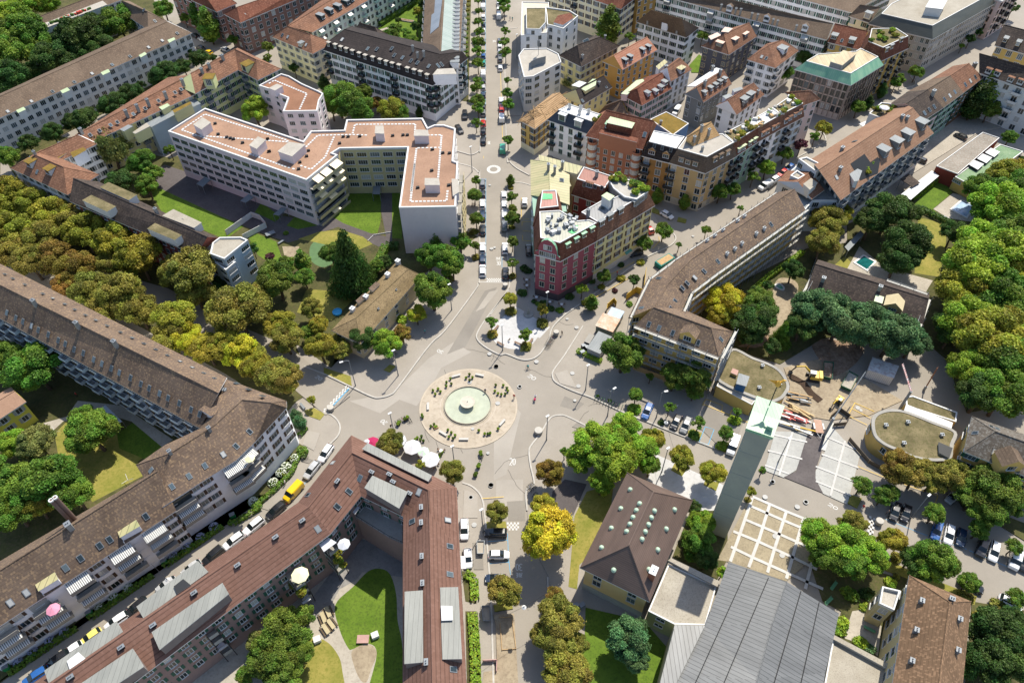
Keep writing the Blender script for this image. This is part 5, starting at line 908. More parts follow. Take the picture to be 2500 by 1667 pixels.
# tower
TW = G('C2 2180,545 C3 395,628 C3 300,888 C3 75,812', 37.5); P = ccw([p.xy for p in TW]); c = centroid(P); b = Bld('church_tower', 'slender square grey-green concrete tower with pale green copper lid and golden bird', Vector((c.x, c.y, 0)), speckle('tower_render', (.27, .3, .265), (.33, .36, .3), (.23, .25, .22), .25, 2, bs=.05, amt=.3))
P1 = offset(P, -.35); mb = MB(); mb.prism(P1, 0, 36.6); b.part('wall', mb, [b.wall]); mb = MB(); mb.prism(P, 36.4, 37.1, 1, 1, True); k = [Vector((*p, 37.1)) for p in P]; k = k if (k[0]-k[1]).length > (k[1]-k[2]).length else k[1:]+k[:1]; r1, r2 = (k[0]+k[1])/2+Vector((0, 0, .3)), (k[2]+k[3])/2+Vector((0, 0, .3))
mb.face([k[0], r1, r2, k[3]]); mb.face([k[1], k[2], r2, r1]); mb.face([k[0], k[1], r1]); mb.face([k[2], k[3], r2]); PG = seam('pale_green_copper', (.2, .36, .22), (.3, .45, .3), .62, .07, .28); b.part('roof', mb, [PG, S_CU])
for z in (8, 15.5, 23, 30): mb = MB(); mb.prism(offset(P1, .03), z, z+.12); b.part('joint_band', mb, [plain('tower_joint', (.24, .27, .25))])
q = W(Q('C3 290,568')[0], 40); mb = MB(); mb.tube([(q.x, q.y, 37.6), (q.x, q.y, 43)], .09, 5); b.part('mast', mb, [M_BLACK])
GO = plain('gold', (.7, .4, .06), .4, .2, var=0); mb = MB(); mb.lathe([(0, -.9), (.35, -.5), (.5, 0), (.3, .5), (0, .9)], (q.x, q.y, 43.6), 10); mb.face([(q.x-.2, q.y, 43.3), (q.x-1.8, q.y+.3, 44.4), (q.x-.3, q.y+.2, 44.2)]); mb.face([(q.x-.3, q.y+.2, 44.2), (q.x-1.8, q.y+.3, 44.4), (q.x-.3, q.y+.35, 43.6)]); mb.tube([(q.x+.3, q.y, 43.9), (q.x+.7, q.y, 44.5), (q.x+1.2, q.y, 44.4)], [.22, .2, .04], 6); b.part('golden_bird', mb, [GO])
b.box('C3 250,800 262,768 305,780 295,818', 38.3, 37.2, S_CU, S_CU, name='hatch'); mb = MB(); q = W(Q('C3 240,890')[0], 34); mb.box((q.x, q.y-.4, 34), (1.2, .6, .8), .3); b.part('spotlight', mb, [M_TRIM])
# round pavilions
def smooth(st, h, n=4):
    P = Q(st); out = []; k = len(P)
    for i in range(k):
        a_, b_, c_, d_ = [Vector(P[(i+j-1) % k][:2]) for j in range(4)]
        for t in range(n): u = t/n; out.append(.5*((2*b_)+(c_-a_)*u+(2*a_-5*b_+4*c_-d_)*u*u+(3*b_-a_-3*c_+d_)*u**3))
    return [W(p, h) for p in out]
for lab, st, h_, nm in (('low pavilion with round planted flat roof and yellow wall left of the building site', 'C2 1968,168 C3 130,240 250,285 340,335 400,405 428,475 410,530 350,590 C2 2230,600 1870,445 1880,330', 4.6, 'round_pavilion'),
        ('yellow oval pavilion with planted flat roof beside the brown-roofed wing', 'C3 1100,770 1125,710 1190,675 1290,665 1400,685 1600,765 1795,850 1770,965 1740,1080 1500,1080 1310,1005 1200,955 1120,880', 5.2, 'round_pavilion')):
    P = ccw([p.xy for p in smooth(st, h_)]); c = centroid(P); b = Bld(nm, lab, Vector((c.x, c.y, 0)), WYE, 1, 2.7, 4, (1.6, 1.6), None, group='round pavilions of the school'); mb = MB(); Pi = offset(P, -.7)
    for i in range(len(P)):
        j = (i+1) % len(P); V = Vector; mb.face([V((*P[i], h_)), V((*P[j], h_)), V((*Pi[j], h_)), V((*Pi[i], h_))], 1); mb.face([V((*P[i], h_-.4)), V((*P[j], h_-.4)), V((*P[j], h_)), V((*P[i], h_))], 1)
    mb.face([V((*p, h_-.12)) for p in Pi]); b.part('roof', mb, [F_SED, M_CONC]); mb = MB(); mb.prism(offset(P, -.25), 0, h_-.35); b.part('wall', mb, [WYE])
    b.roofs = [[V((*p, h_)) for p in Pi]]; b.he = h_; b.chimneys('C3 205,315 345,465 178,495 B3' if 'site' in lab else 'C3 1215,803 1395,778 1675,882 1363,950', (.6, .6, .4), F_CON)
    if 'oval' in lab:
        b.box('C3 1655,940 1760,985 1735,1060 1660,1020', 5.8, 4.5, M_DARK, M_CONC, name='light_well')
        for px in ('C3 1200,993', 'C3 1090,835'): q = W(Q(px)[0], 3.2); link('window', window_mesh(1.4, 1.5, None, M_TRIM)[0], b.rt, q+Vector((q.xy-c.xy).normalized().to_3d())*.45-b.rt.location, math.atan2((q-c).y, (q-c).x)+math.pi/2)
b.flat('C3 1380,562 1440,555 1805,690 1795,770 1385,640', 3.6, F_SED, .3, .2)
mb = MB(); a_, c_ = G('C3 1385,655 1750,800', 3.9)
for i in range(20): q = a_.lerp(c_, i/19); mb.box((q.x, q.y, 3.9), (.5, 2.0, .12), math.atan2((c_-a_).y, (c_-a_).x))
b.part('skylight_slats', mb, [F_WHT], kind='stuff')
b = Bld('canopy_building', 'narrow grey canopy with a blue and white box in front of the left round pavilion', 'C2 1950,520', WYE, 1, 2.7, 4)
b.flat('C2 1860,445 1845,475 2135,630 2165,590', 4.2, F_CON, .15, .1); b.box('C2 2010,455 2030,375 2110,400 2085,475', 7.0, 4.6, S_ZN, plain('blue_sheet', (.02, .09, .22), .5), name='blue_cabin'); b.box('C2 1965,365 1980,335 2020,350 2010,385', 5.4, 4.4, plain('pink_brick', (.4, .24, .2)), name='vent_box')
b = Bld('school_wing', 'ochre school wing with dark grey-brown hipped roof at the right edge', 'C3 2000,1100', WYE, 2, 2.8, 4, (2.0, 1.3), 'g')
b.strip('C3 1858,1015 2650,1330', 'C3 2115,850 2650,1040', 9.5, 13, None, speckle('lichen_tiles', (.07, .06, .05), (.13, .11, .09), (.3, .3, .28), .3, 2.2), 'hip'); b.windows(30); b.skylights('C3 1950,862 2108,1018 2080,810 2130,828'); b.dormers('C3 2230,1170', 4.5, 1.8, T_GBR, None, 'gable')
b = Bld('apartment_block', 'tall ochre block with speckled tan-brown hipped roof in the bottom right corner', 'D3 1500,1200', WBE, 4, 2.7, 3.2, (1.5, 1.4), None)
b.strip('D3 1408,682 1290,1450 1243,1750', 'D3 1742,905 1668,1465 1640,1750', 12, None, 'D3 1917,897 1862,1450 1830,1750', tile('speckled_tan_tiles', (.12, .075, .045), (.2, .125, .075), (.45, .28, .17), .6, .3, .15, .5), 'hip'); b.windows(60); b.chimneys('D3 1500,905 1455,1145 1418,1395 1745,890 1810,1055 1795,1310', (.7, .6, .9), M_STEEL)
b = Bld('annex', 'ochre annex tower with a crowded roof terrace beside the speckled tan roof', 'D3 1200,900', WBE, 2, 2.7, 3, (1.2, 1.4), None)
b.flat('D3 1190,772 1338,808 1288,968 1165,912', 8.4, F_CON, .25, .7); b.windows(8)
b = Bld('annex', 'low flat concrete roof between the metal-roofed hall and the speckled tan roof', 'D3 1000,1450', WCO, 1, 2.7, 3)
b.flat('D3 785,1200 1240,1440 1225,1700 690,1700', 5.2, F_GREY, .25, .2); b.box('D3 785,1198 800,1180 1240,1412 1235,1445', 5.9, 5.0, F_GREY, WCO, name='parapet_strip')
b = Bld('house', 'yellow house with pinkish low roof and grey shutters at the left edge', 'C0 100,700', wallm('strong_yellow', (.6, .54, .08)), 2, 2.8, 3.2, (1.2, 1.4), 'k')
b.strip('C0 215,605 -330,965', 'C0 118,518 -330,790', 7.2, 8.6, None, F_PINK, 'gable', over=.4); b.windows(14, corner=1.8)
b = Bld('small_house', 'small low house with lichen-covered tan roof and four white chimneys beside the square', 'B1 1100,1100', wallm('old_cream', (.5, .42, .28)), 2, 2.6, 4.2, (1.0, 1.4), None)
b.strip('B1 940,1478 1440,914', 'B1 905,1262 1330,862', 6.6, None, 'B1 700,1364 1228,810', speckle('lichen_old_tiles', (.17, .125, .065), (.27, .2, .11), (.09, .065, .04), .3, 3, bs=.7, amt=.9), 'hip', 'hip', over=.7); b.windows(14); b.chimneys('B1 1250,822 1167,930 990,1112 880,1212', (1.0, 1.0, 1.3), WLG, F_WHT); b.chimneys('B1 1235,1045 1090,1200', (.3, .3, .5)); b.box('B1 1012,1020 1065,970 1095,985 1040,1040', 8.4, 6, T_GBR); b.box('B1 905,1120 965,1065 990,1085 925,1140', 8.4, 6, T_GBR)
b = Bld('school_building', 'dark brown roofed school building with scaffolding at both ends behind the row of big trees', 'B3 1100,1100', WLG, 2, 2.8, 3)
b.strip('B3 565,1040 1515,1345', 'B3 640,822 1570,1108', 7.6, 11.2, None, T_DGB); b.windows(20); b.chimneys('B3 700,960 1163,1030', (.8, .8, 1.2)); b.dormers('B3 1140,1160', 1.6, 1.2, S_PALE); b.dormers('B3 1250,1230', 4, 2.2, speckle('pale_wood_sheet', (.5, .42, .25), (.6, .52, .33), (.4, .3, .2)), M_WOOD, 'gable')
g_ = G('B3 520,1050 640,825 1215,965 1550,1080 1520,1350 1600,1120', 8); scaffold(g_[0], g_[1], 'white scaffold stair at the west gable of the school building', 8, 1.4, 3); scaffold(g_[2], g_[3], 'scaffold rails on the north eave of the school building', 9, 1.2, 2); scaffold(g_[5], g_[4], 'scaffold platform at the east gable of the school building', 8, 1.6, 3)
b = Bld('depot', 'single-storey depot with green bitumen roof and three white skylight boxes', 'A3 2100,1350', WYE, 1, 2.7, 4, (2.4, .8), None)
b.flat('A3 2155,1182 2345,1240 1945,1535 1785,1448', 4.6, F_GRN, .25, .2); b.windows(6); [b.box(q, 5.3, 4.2, F_WHT, M_DARK, name='skylight_box') for q in ('A3 2035,1250 2080,1215 2150,1245 2105,1285', 'A3 1970,1300 2015,1262 2085,1292 2040,1335', 'A3 1905,1350 1945,1315 2018,1345 1970,1388')]
b = Bld('depot', 'single-storey depot with grey-brown flat roof and dark red side wall', 'A3 1850,1300', wallm('brick_dark_red', (.22, .05, .035)), 1, 2.7, 4)
b.flat('A3 1632,1358 2012,1083 2150,1130 1808,1425', 5.2, speckle('brownish_roof', (.2, .17, .14), (.3, .26, .22), (.4, .42, .38), .2, 2), .2, .2)
for lab, st, h_, mt in (('long white canopy beside the depot lawn', 'B3 1342,250 1595,55 1655,98 1422,295', 3.2, F_WHT), ('dark brown canopy roof next to the long white canopy', 'B3 1335,125 1400,78 1498,155 1435,190', 3.8, T_DGB), ('grey timber shed roof by the olive tree', 'B3 880,680 1010,545 1040,575 910,715', 3, S_ZN)):
    P = ccw([p.xy for p in G(st, h_)]); o = root('canopy', centroid(P), lab, 'canopy', 'small canopies'); mb = MB(); mb.prism(P, h_-.15, h_, 0, 0, True); mb.build('canopy_roof', [mt], o); mb = MB(); [mb.tube([(*p, 0), (*p, h_-.15)], .08, 5) for p in offset(P, -.2)]; mb.build('post', [M_STEEL], o)
b = Bld('apartment_block', 'cream block with dark red roof behind the birches at the top edge', 'A2 1000,150', WCR, 4, 2.9, 3.1, (1.2, 1.5), 'b')
b.strip('A2 430,-135 1062,78 ', 'A2 600,-190 1110,-30', 14, 17, 'A2 700,-260 1195,-25', T_DRED, 'hip', 'hip'); b.windows(70, balc=(5, 4, M_CONC, M_BLACK, None))
b = Bld('apartment_block', 'ochre-brown block behind the cream block at the top edge', 'A2 1280,50', wallm('brown_yellow', (.4, .25, .08)), 4, 2.9, 3, (1.2, 1.5), None)
b.strip('A2 1200,15 1400,-70', 'A2 1180,-60 1360,-120', 13, 16, None, T_ORG); b.windows(20)
# ================================================================== TREES
LEAF = leafmat('foliage'); BARK = plain('bark', (.09, .065, .045), .9, var=.3, sc=2)
PALET = {'G': (.115, .19, .024), 'Y': (.25, .24, .028), 'O': (.21, .195, .035), 'B': (.22, .15, .03), 'D': (.055, .1, .02), 'L': (.2, .29, .028), 'W': (.17, .18, .05), 'C': (.085, .16, .06), 'M': (.42, .39, .03), 'P': (.08, .025, .035), 'S': (.11, .16, .022)}
WORD = {'G': 'green', 'Y': 'yellow-green', 'O': 'olive', 'B': 'rusty brown', 'D': 'dark green', 'L': 'bright lime-green', 'W': 'pale olive weeping', 'C': 'blue-green', 'M': 'golden yellow', 'P': 'dark purple', 'S': 'mid-green'}
def crown(kind, seed, nl, ls):
    rd = random.Random(seed); V = []; FF = []; T = []; blobs = []
    if kind in ('round', 'street', 'weep'):
        nb = 38 if kind != 'street' else 15; blobs.append((Vector((0, 0, -.05)), .6 if kind != 'street' else .42))
        for i in range(nb):
            t = i*2.4+rd.random(); ph = rd.uniform(-.35, .95); rr = .76*math.sqrt(max(.08, 1-ph*ph*.9))*rd.uniform(.72, 1.15); blobs.append((Vector((rr*math.cos(t), rr*math.sin(t), ph*.72)), rd.uniform(.15, .3) if kind != 'street' else rd.uniform(.16, .34)))
    elif kind == 'tall':
        for i in range(14): z = -1.5+i*.22; r_ = .5*math.sin(min(1, (i+1.5)/6)*math.pi/2)*(1-max(0, (i-7))/9); t = i*2.4; blobs.append((Vector((.45*r_*math.cos(t), .45*r_*math.sin(t), z)), max(.22, r_)))
    elif kind == 'cone':
        for i in range(26): z = -1.5+i*.115; r_ = 1-(i/26); t = i*2.4; blobs.append((Vector((.55*r_*math.cos(t), .55*r_*math.sin(t), z)), .15+.42*r_))
    elif kind == 'bush':
        for i in range(8): t = i*2.4; blobs.append((Vector((.5*math.cos(t), .5*math.sin(t), rd.uniform(0, .3))), rd.uniform(.35, .55)))
    tot = sum(b_[1]**2 for b_ in blobs); at = []
    for c, r_ in blobs:
        hue = rd.uniform(0, 1); br = rd.uniform(.2, .75)
        for _ in range(int(nl*r_*r_/tot)):
            d = Vector((rd.gauss(0, 1), rd.gauss(0, 1), rd.gauss(0, 1))).normalized()
            if kind in ('round', 'street') and d.z < -.35 and rd.random() < .6: d.z = -d.z
            k = rd.random(); rr = r_*(.5+.62*math.sqrt(k)+(.16*rd.gauss(0, 1) if rd.random() < .3 else 0)); p = c+Vector((d.x*rr, d.y*rr, d.z*rr*.86))
            n = (d*.8+Vector((rd.gauss(0, .75), rd.gauss(0, .75), rd.gauss(.3, .7)))).normalized(); u = n.orthogonal().normalized(); v = n.cross(u); a = rd.random()*6.28; u, v = u*math.cos(a)+v*math.sin(a), v*math.cos(a)-u*math.sin(a)
            s = ls*rd.uniform(.6, 1.35); e = s*rd.uniform(.5, .8)
            if kind in ('weep', 'cone'): u = (u*.4+Vector((d.x*.4, d.y*.4, -1))).normalized()
            k0 = len(V); mid = n*s*.22; V += [tuple(p-u*s), tuple(p-v*e+mid), tuple(p+u*s), tuple(p+v*e+mid)]; FF.append((k0, k0+1, k0+2, k0+3)); at.append((min(1, max(0, hue+rd.gauss(0, .18))), min(1, max(0, br+rd.gauss(0, .22)))))
    me = bpy.data.meshes.new('crown'); me.from_pydata(V, [], FF); me.materials.append(LEAF); ca = me.attributes.new('tint', 'FLOAT_COLOR', 'FACE')
    ca.data.foreach_set('color', [x for h_, b_ in at for x in (h_, b_, 0, 1)]); me.update(); return me
CROWN = {'big': [crown('round', i, 26000, .038) for i in range(4)], 'mid': [crown('round', 20+i, 9000, .06) for i in range(3)], 'street': [crown('street', 40+i, 1300, .12) for i in range(4)], 'tall': [crown('tall', 60+i, 4500, .08) for i in range(2)],
         'cone': [crown('cone', 70+i, 14000, .055) for i in range(2)], 'weep': [crown('weep', 80, 9000, .06)], 'bush': [crown('bush', 90+i, 900, .16) for i in range(3)]}
def trunk_mesh():
    mb = MB(); mb.tube([(0, 0, 0), (.05, 0, .35), (0, .03, .7), (.02, 0, 1)], [.06, .045, .035, .012], 7)
    for k in range(5): t = k*1.3; mb.tube([(0, 0, .42+k*.06), (.13*math.cos(t), .13*math.sin(t), .62+k*.06), (.3*math.cos(t), .3*math.sin(t), .8+k*.03)], [.028, .018, .008], 5)
    return mb.mesh('trunk', [BARK])
TRUNK = trunk_mesh(); ordn = ['first', 'second', 'third', 'fourth', 'fifth', 'sixth', 'seventh', 'eighth', 'ninth', 'tenth', '11th', '12th', '13th', '14th', '15th', '16th', '17th', '18th', '19th', '20th', '21st', '22nd', '23rd', '24th', '25th', '26th', '27th', '28th', '29th', '30th', '31st', '32nd', '33rd', '34th', '35th', '36th', '37th', '38th', '39th', '40th']
LABS = {}
def uniq(l):
    LABS[l] = LABS.get(l, 0)+1; return l if LABS[l] == 1 else l+', '+ordn[min(39, LABS[l]-1)]+' of them'
def tree(px, r_px, tint, kind, label, cat, group, name='tree', vs=1.0):
    h0 = mpp(px, 5)*r_px*1.0; r_ = h0; flat = kind == 'bush'
    hc = {'bush': r_*.25, 'street': r_*1.25+1.6, 'mid': r_*1.0+1.6, 'big': r_*.95+2.2, 'tall': r_*2.0, 'cone': r_*1.75, 'weep': r_*1.15}[kind]; r_ = mpp(px, hc)*r_px
    p = W(px, hc); rt = root(name, (p.x, p.y, 0), label, cat, group, 0); K = 'mid' if kind == 'mid' else kind
    me = random.choice(CROWN[K]); sz = {'tall': (1.5, 1.5, 1.05), 'cone': (1.05, 1.05, 1.05), 'bush': (1, 1, .8)}.get(kind, (1.03, 1.03, .92*vs))
    o = link('crown', me, rt, (0, 0, hc), random.random()*6.28, (r_*sz[0], r_*sz[1]*random.uniform(.93, 1.07), r_*sz[2])); c = PALET[tint]; f = random.uniform(.86, 1.16); g = random.uniform(.93, 1.07); o.color = (c[0]*f*g, c[1]*f, c[2]*f, 1)
    if kind != 'bush':
        t = link('trunk', TRUNK, rt, (0, 0, 0), random.random()*6, None); H_ = hc+r_*.35; w_ = max(2.2, min(8, r_*1.5)) ; t.scale = (w_, w_, H_)
    return rt
SIZE = lambda r_: 'small' if r_ < 18 else ('medium' if r_ < 36 else 'large')
def grove(data, where, order, cat='tree', group=None, name='tree', kd=None, m=1.0):
    L = []; x0 = y0 = 0
    for t in data.split():
        if t[0] in 'ABCD' and len(t) == 2: x0, y0 = int(t[1])*600, 'ABCD'.index(t[0])*400; continue
        a = t.split(','); L.append([(x0+float(a[0])/3.357, y0+float(a[1])/3.357), float(a[2])/3.357*m, a[3] if len(a) > 3 else 'G', a[4] if len(a) > 4 else None])
    key = {'left': lambda e: e[0][0], 'right': lambda e: -e[0][0], 'top': lambda e: e[0][1], 'bottom': lambda e: -e[0][1]}[order]; L.sort(key=key); cnt = {}; tot = {}
    for e in L: k = e[2]; tot[k] = tot.get(k, 0)+1
    for e in L:
        px, r_, ti, kd_ = e; kind = kd_ or kd or ('big' if r_ > 26 else 'mid' if r_ > 17 else 'street'); cnt[ti] = cnt.get(ti, 0)+1; i = cnt[ti]
        word = {'bush': 'bush', 'cone': 'conifer', 'tall': 'tall narrow tree'}.get(kind, cat); pre = WORD[ti]
        lab = '%s %s %s' % (pre, word, where) if tot[ti] == 1 else '%s %s %s, %s from the %s' % (pre, word, where, ordn[min(i-1, 39)], order)
        tree(px, r_, ti, kind, uniq(lab), 'shrub' if kind == 'bush' else 'tree', group or 'trees '+where, {'bush': 'bush', 'cone': 'conifer', 'tall': 'slender_tree'}.get(kind, name))
grove('B0 80,240,130,Y 250,330,120,Y 420,420,140,Y 560,450,120,O 680,560,140,Y 820,480,130,Y 330,620,140,O 100,560,150,Y -60,400,140,Y 60,720,140,O 250,800,130,O 470,780,140,B 620,860,140,B 940,640,150,Y 1130,760,180,Y 880,830,100,O 560,1000,110,B 760,1040,150,O 1000,1090,180,O 1130,1200,140,O 850,1230,130,O 1580,900,200,O 1430,880,120,O 1600,1060,120,O 1420,1280,160,Y 1520,1420,120,M 1950,1200,200,O 2080,1110,130,O 1800,1200,100,O 1850,1500,130,Y 2300,1330,120,Y C0 1700,180,120,Y 1980,200,130,M 2100,330,120,Y 2250,400,140,O 1400,80,130,O 1560,130,110,M', 'in the double avenue row', 'left', m=1.13)
grove('C1 330,90,130,O 610,160,130,Y 60,230,110,O 320,400,150,O 780,180,80,O 740,110,60,O', 'at the square end of the avenue', 'left')
grove('A0 90,150,150,L 230,60,130,L 400,30,110,L 200,300,200,G 60,450,180,G 330,400,140,G 440,480,150,D 70,640,150,D 230,600,100,D 640,300,190,D 780,240,150,D 980,190,150,G 850,400,120,D 620,440,120,D', 'behind the long grey-white block', 'left')
grove('A0 1350,620,120,D 1500,550,70,D 1640,480,80,D 1080,790,110,D 920,860,110,D 700,980,110,D 600,1000,90,D 430,1090,90,D 230,1180,80,D 60,1290,100,G 1550,440,50,D 1750,480,40,D 1150,700,40,D 1250,760,40,G', 'in the strip before the long grey-white block', 'left')
grove('A0 1340,80,80,G 1510,150,40,G 1910,330,50,G 2190,390,50,S 2190,480,40,S 1620,100,75,G,tall 1700,200,85,G,tall', 'at the top left street corner', 'left')
grove('A0 900,1220,170,W,weep 1160,1330,110,G 1000,1500,120,D 1250,1430,80,G 2090,900,110,L 1200,1520,90,G 1390,1230,50,G', 'between the terraces left of the lavender block', 'left')
grove('A1 760,800,140,G 900,880,150,G 960,780,90,S 1070,850,60,B 1200,900,110,Y 1250,930,90,G 395,560,45,D 640,680,45,D,tall 860,680,30,D,cone 1420,920,30,D,tall 700,870,90,G', 'in front of the black-roofed white block', 'left')
grove('A1 1230,240,55,G 1310,275,45,G 1190,310,75,G 1360,345,60,G 1400,220,50,D 1250,170,28,D 1410,100,45,Y 1450,40,40,D 1140,290,40,G', 'in the playground courtyard', 'left')
grove('A1 1905,10,35 1910,95,33 1905,180,40 1915,260,42 1905,350,55 1900,420,48 1905,520,52 1900,670,45 1890,720,50 1900,830,60 1905,890,55 1890,1010,45', 'in the main street\'s upper left row', 'top')
grove('B1 1885,140,45,S 1875,260,60,S 1890,450,60,S 1880,670,42,S', 'in the main street\'s lower left row', 'top'); grove('A1 2110,10,55 2120,75,50 2125,255,38 2120,350,45 2130,430,50 2145,660,32 2140,770,50 2150,860,55 2150,1150,45', 'in the main street\'s upper right row', 'top')
grove('B1 2170,130,32,S,tall 2180,275,50,S 2185,370,40,S 2190,445,60,S 2185,640,50,S 2185,820,48,S', 'in the main street\'s lower right row', 'top')
grove('B1 840,780,190,D,cone 460,790,65,G,tall 700,730,90,S 600,1330,90,Y 250,950,170,S 540,1180,90,O 60,700,50,D 520,1380,70,G 330,830,80,G 480,930,80,G 1080,830,60,G 1140,800,60,D 900,1030,70,D -200,980,70,D 100,1100,90,G', 'in the garden beside the small low house', 'left')
grove('B1 1620,780,140,G 1500,760,110,G 1760,640,80,G 1690,830,120,G 1560,630,60,S,tall 1530,1040,165,G 1660,960,50,O 1400,1230,78,M 1280,1390,75,B 950,1430,115,D 1150,1470,120,L 780,1500,70,O', 'on the pavement between small low house and main street', 'left')
grove('B1 1870,560,35,O 1885,770,35,O 2170,200,25,O 2180,520,30,O 2185,925,35,O 1280,1280,48,L 200,760,40,P 60,660,30,G 330,570,25,G', 'in a bed beside the main street', 'top', kd='bush')
grove('B1 2170,1110,58,Y 2015,1300,50,G 2290,1400,55,G B2 415,1195,52,Y', 'on the white stone island', 'left'); grove('B1 2170,1215,48,O 2020,1400,45,O B2 415,1310,52,O C2 285,155,48,O', 'under a tree on the white stone island', 'left', kd='bush')
grove('A2 960,200,95,S,tall 660,60,70,O 670,580,75,D,cone 1230,910,55,O 1730,300,48,G 1130,300,38,G 1440,60,80,D 990,100,50,S', 'between the houses in the upper middle', 'left')
grove('B2 1360,260,45,S,tall 1585,310,45,S,tall 1870,230,75,G 1980,210,60,G 1410,550,72,G 1250,650,68,G 920,920,60,G 1170,950,50,D 740,1030,52,L 1760,545,42,G 2040,365,28,G 1535,665,26,G 2105,30,50,D', 'along the street right of the wine-red building', 'left')
grove('B2 560,1200,36,L 430,1150,40,D 490,1190,30,D 380,1150,25,G 250,1060,40,D 270,860,40,D 300,880,35,D 350,1130,25,D 640,1090,40,D 820,960,35,D 950,930,25,D 1060,940,38,Y 760,1140,30,Y 900,1010,30,Y 1220,810,35,Y 1060,830,30,D 1180,700,25,D', 'in tubs and beds round the wine-red corner cafe', 'left', kd='bush')
grove('A2 1720,1470,60,Y 1000,1440,35,L,bush A3 240,1380,72,L 130,1450,52,G 390,1260,62,G 710,1050,65,Y 640,1120,45,G 520,1190,55,P 990,880,62,G 1080,840,38,D,tall 1190,740,40,D,tall 1300,680,48,G 1350,660,35,G 1470,590,58,G 1340,620,25,G', 'along the street below the copper-roofed office', 'left')
grove('A3 385,590,75,G 545,470,68,D 2040,210,45,D 1980,260,38,D 1910,320,42,D 2260,70,48,D 2330,1300,25,D 2230,1130,62,G 1840,380,25,G', 'in the upper right streets', 'left'); grove('A3 2040,740,110,S,tall 1960,830,90,D,tall 2070,900,85,S', 'beside the white facade on the right edge', 'left')
grove('A3 2010,1560,120,G 2200,1460,130,Y 2330,1420,90,Y B3 2150,350,190,L 2320,250,170,G 2250,100,140,Y 2050,220,110,G 1950,850,240,L 2150,800,230,L 2250,620,190,G 2000,650,170,L 1780,560,90,D 2200,1100,210,G 2100,1250,190,G 1830,1050,180,Y 1900,1300,190,L 2250,1400,210,Y 1760,1330,120,D 2330,950,190,Y C3 2080,80,230,Y 2230,300,210,G 1900,340,150,L 2200,540,200,G 2010,540,160,D 2350,150,190,L 1760,40,110,D', 'in the park mass on the right edge', 'top', m=1.15)
grove('B3 740,480,150,O 700,650,130,O 850,400,90,Y 1250,400,170,D 1100,480,130,D 1400,650,190,D 1320,780,150,D 1400,400,100,D', 'around the square garden pool', 'left')
grove('B3 620,1200,160,C 850,1270,190,C 1080,1330,190,C 1280,1400,190,C 1440,1460,120,C 700,1130,110,C 530,1320,120,D', 'in the row hiding the school building', 'left', m=1.1); grove('B3 180,1200,140,S 100,1330,140,D 370,1390,85,G,cone 460,870,90,D 150,1060,60,D 250,1000,50,D', 'in the sandy garden left of the school building', 'left')
grove('B2 1910,1130,150,M 1880,1240,110,Y 2170,1280,160,D 2200,1120,110,S 2130,1420,100,D 2300,1500,70,D', 'behind the yellow scaffolded block', 'left'); grove('B2 820,1130,50,G,tall 1130,1150,30,G,bush 1010,1040,25,P,bush', 'beside the garden huts', 'left')
grove('C2 1080,210,175,S 1500,400,120,S 1640,400,145,S 1660,520,75,S', 'before the yellow scaffolded block', 'left')
grove('C2 850,960,190,L 1080,850,150,L 1010,1110,190,L 1240,1020,130,L 1320,910,100,Y 900,1270,110,L 720,1080,110,L 1100,980,170,L 1300,1130,90,G', 'forming the big lime group near the parish house', 'left')
grove('C2 480,1190,115,B 600,1020,45,G 1560,1070,105,Y 1810,1190,105,Y 2220,1160,28,G 2130,1340,42,Y 1185,550,60,G 1460,655,48,G 1300,400,35,G 1700,775,55,G 1925,860,62,G 2015,690,38,G', 'on the square between fountain and tower', 'left'); grove('C2 1170,670,55,L 1660,885,50,G 1890,970,52,L 1990,762,55,L 1390,780,30,D 870,560,15,L 970,600,18,L 2220,1170,25,D 2100,1410,28,O', 'low in a planting bed on the car park', 'left', kd='bush')
grove('D2 470,350,235,M 430,120,110,Y 520,850,75,B 560,1050,190,O 540,1230,170,O 700,1250,100,O 620,1490,180,O 430,1180,110,O 560,940,90,O', 'along the street in front of the parish house', 'top'); grove('D2 1130,1200,180,C 1180,1350,130,C 1720,260,110,L 1700,400,130,G 1760,560,100,D 1650,500,80,G 1890,660,55,L 1660,130,60,D', 'in the gardens round the parish house', 'left')
grove('D1 2060,165,92,O 2120,820,135,O', 'beside the parked cars on the bottom street', 'top'); grove('C1 1190,950,115,O 1130,1000,80,O 1690,1180,105,O 1430,1130,45,Y 540,590,38,Y', 'at the cafe tables by the square', 'left'); grove('C1 410,720,48,C,tall 440,770,50,C,tall', 'at the corner of the white corner block', 'left')
grove('C0 280,330,215,G 60,260,160,G 750,860,190,G 680,740,110,G 300,950,160,W 90,950,130,L 400,1250,230,G 150,1300,200,G 600,1370,150,G 280,1450,150,Y 100,1500,180,G -60,1200,150,G', 'in the courtyard of the long white block', 'left')
grove('D1 330,1120,190,S 220,1350,190,S 480,1010,90,S 430,1330,120,S 300,1500,160,S 100,1230,90,W 0,1500,80,G', 'in the U-shaped courtyard', 'left')
grove('C3 1020,1290,80,G 1255,1350,72,G 1620,1510,78,G', 'small and single before the oval pavilion', 'left'); grove('C3 1330,1150,140,B 1480,1200,140,O 1620,1230,130,O 1800,1220,140,O 2100,1330,200,S 1960,1380,150,S 2050,1520,140,G 2250,1420,120,G', 'in the row hiding the school wing', 'left')
grove('D3 950,260,110,O 680,380,160,L 850,430,180,L 1090,530,150,L 900,590,150,G 740,530,140,G 1020,440,120,L 1270,400,110,Y 1600,560,175,G 1700,610,120,G 1430,540,100,D 1500,640,110,D', 'between the white-banded square and the tan-roofed block', 'left')
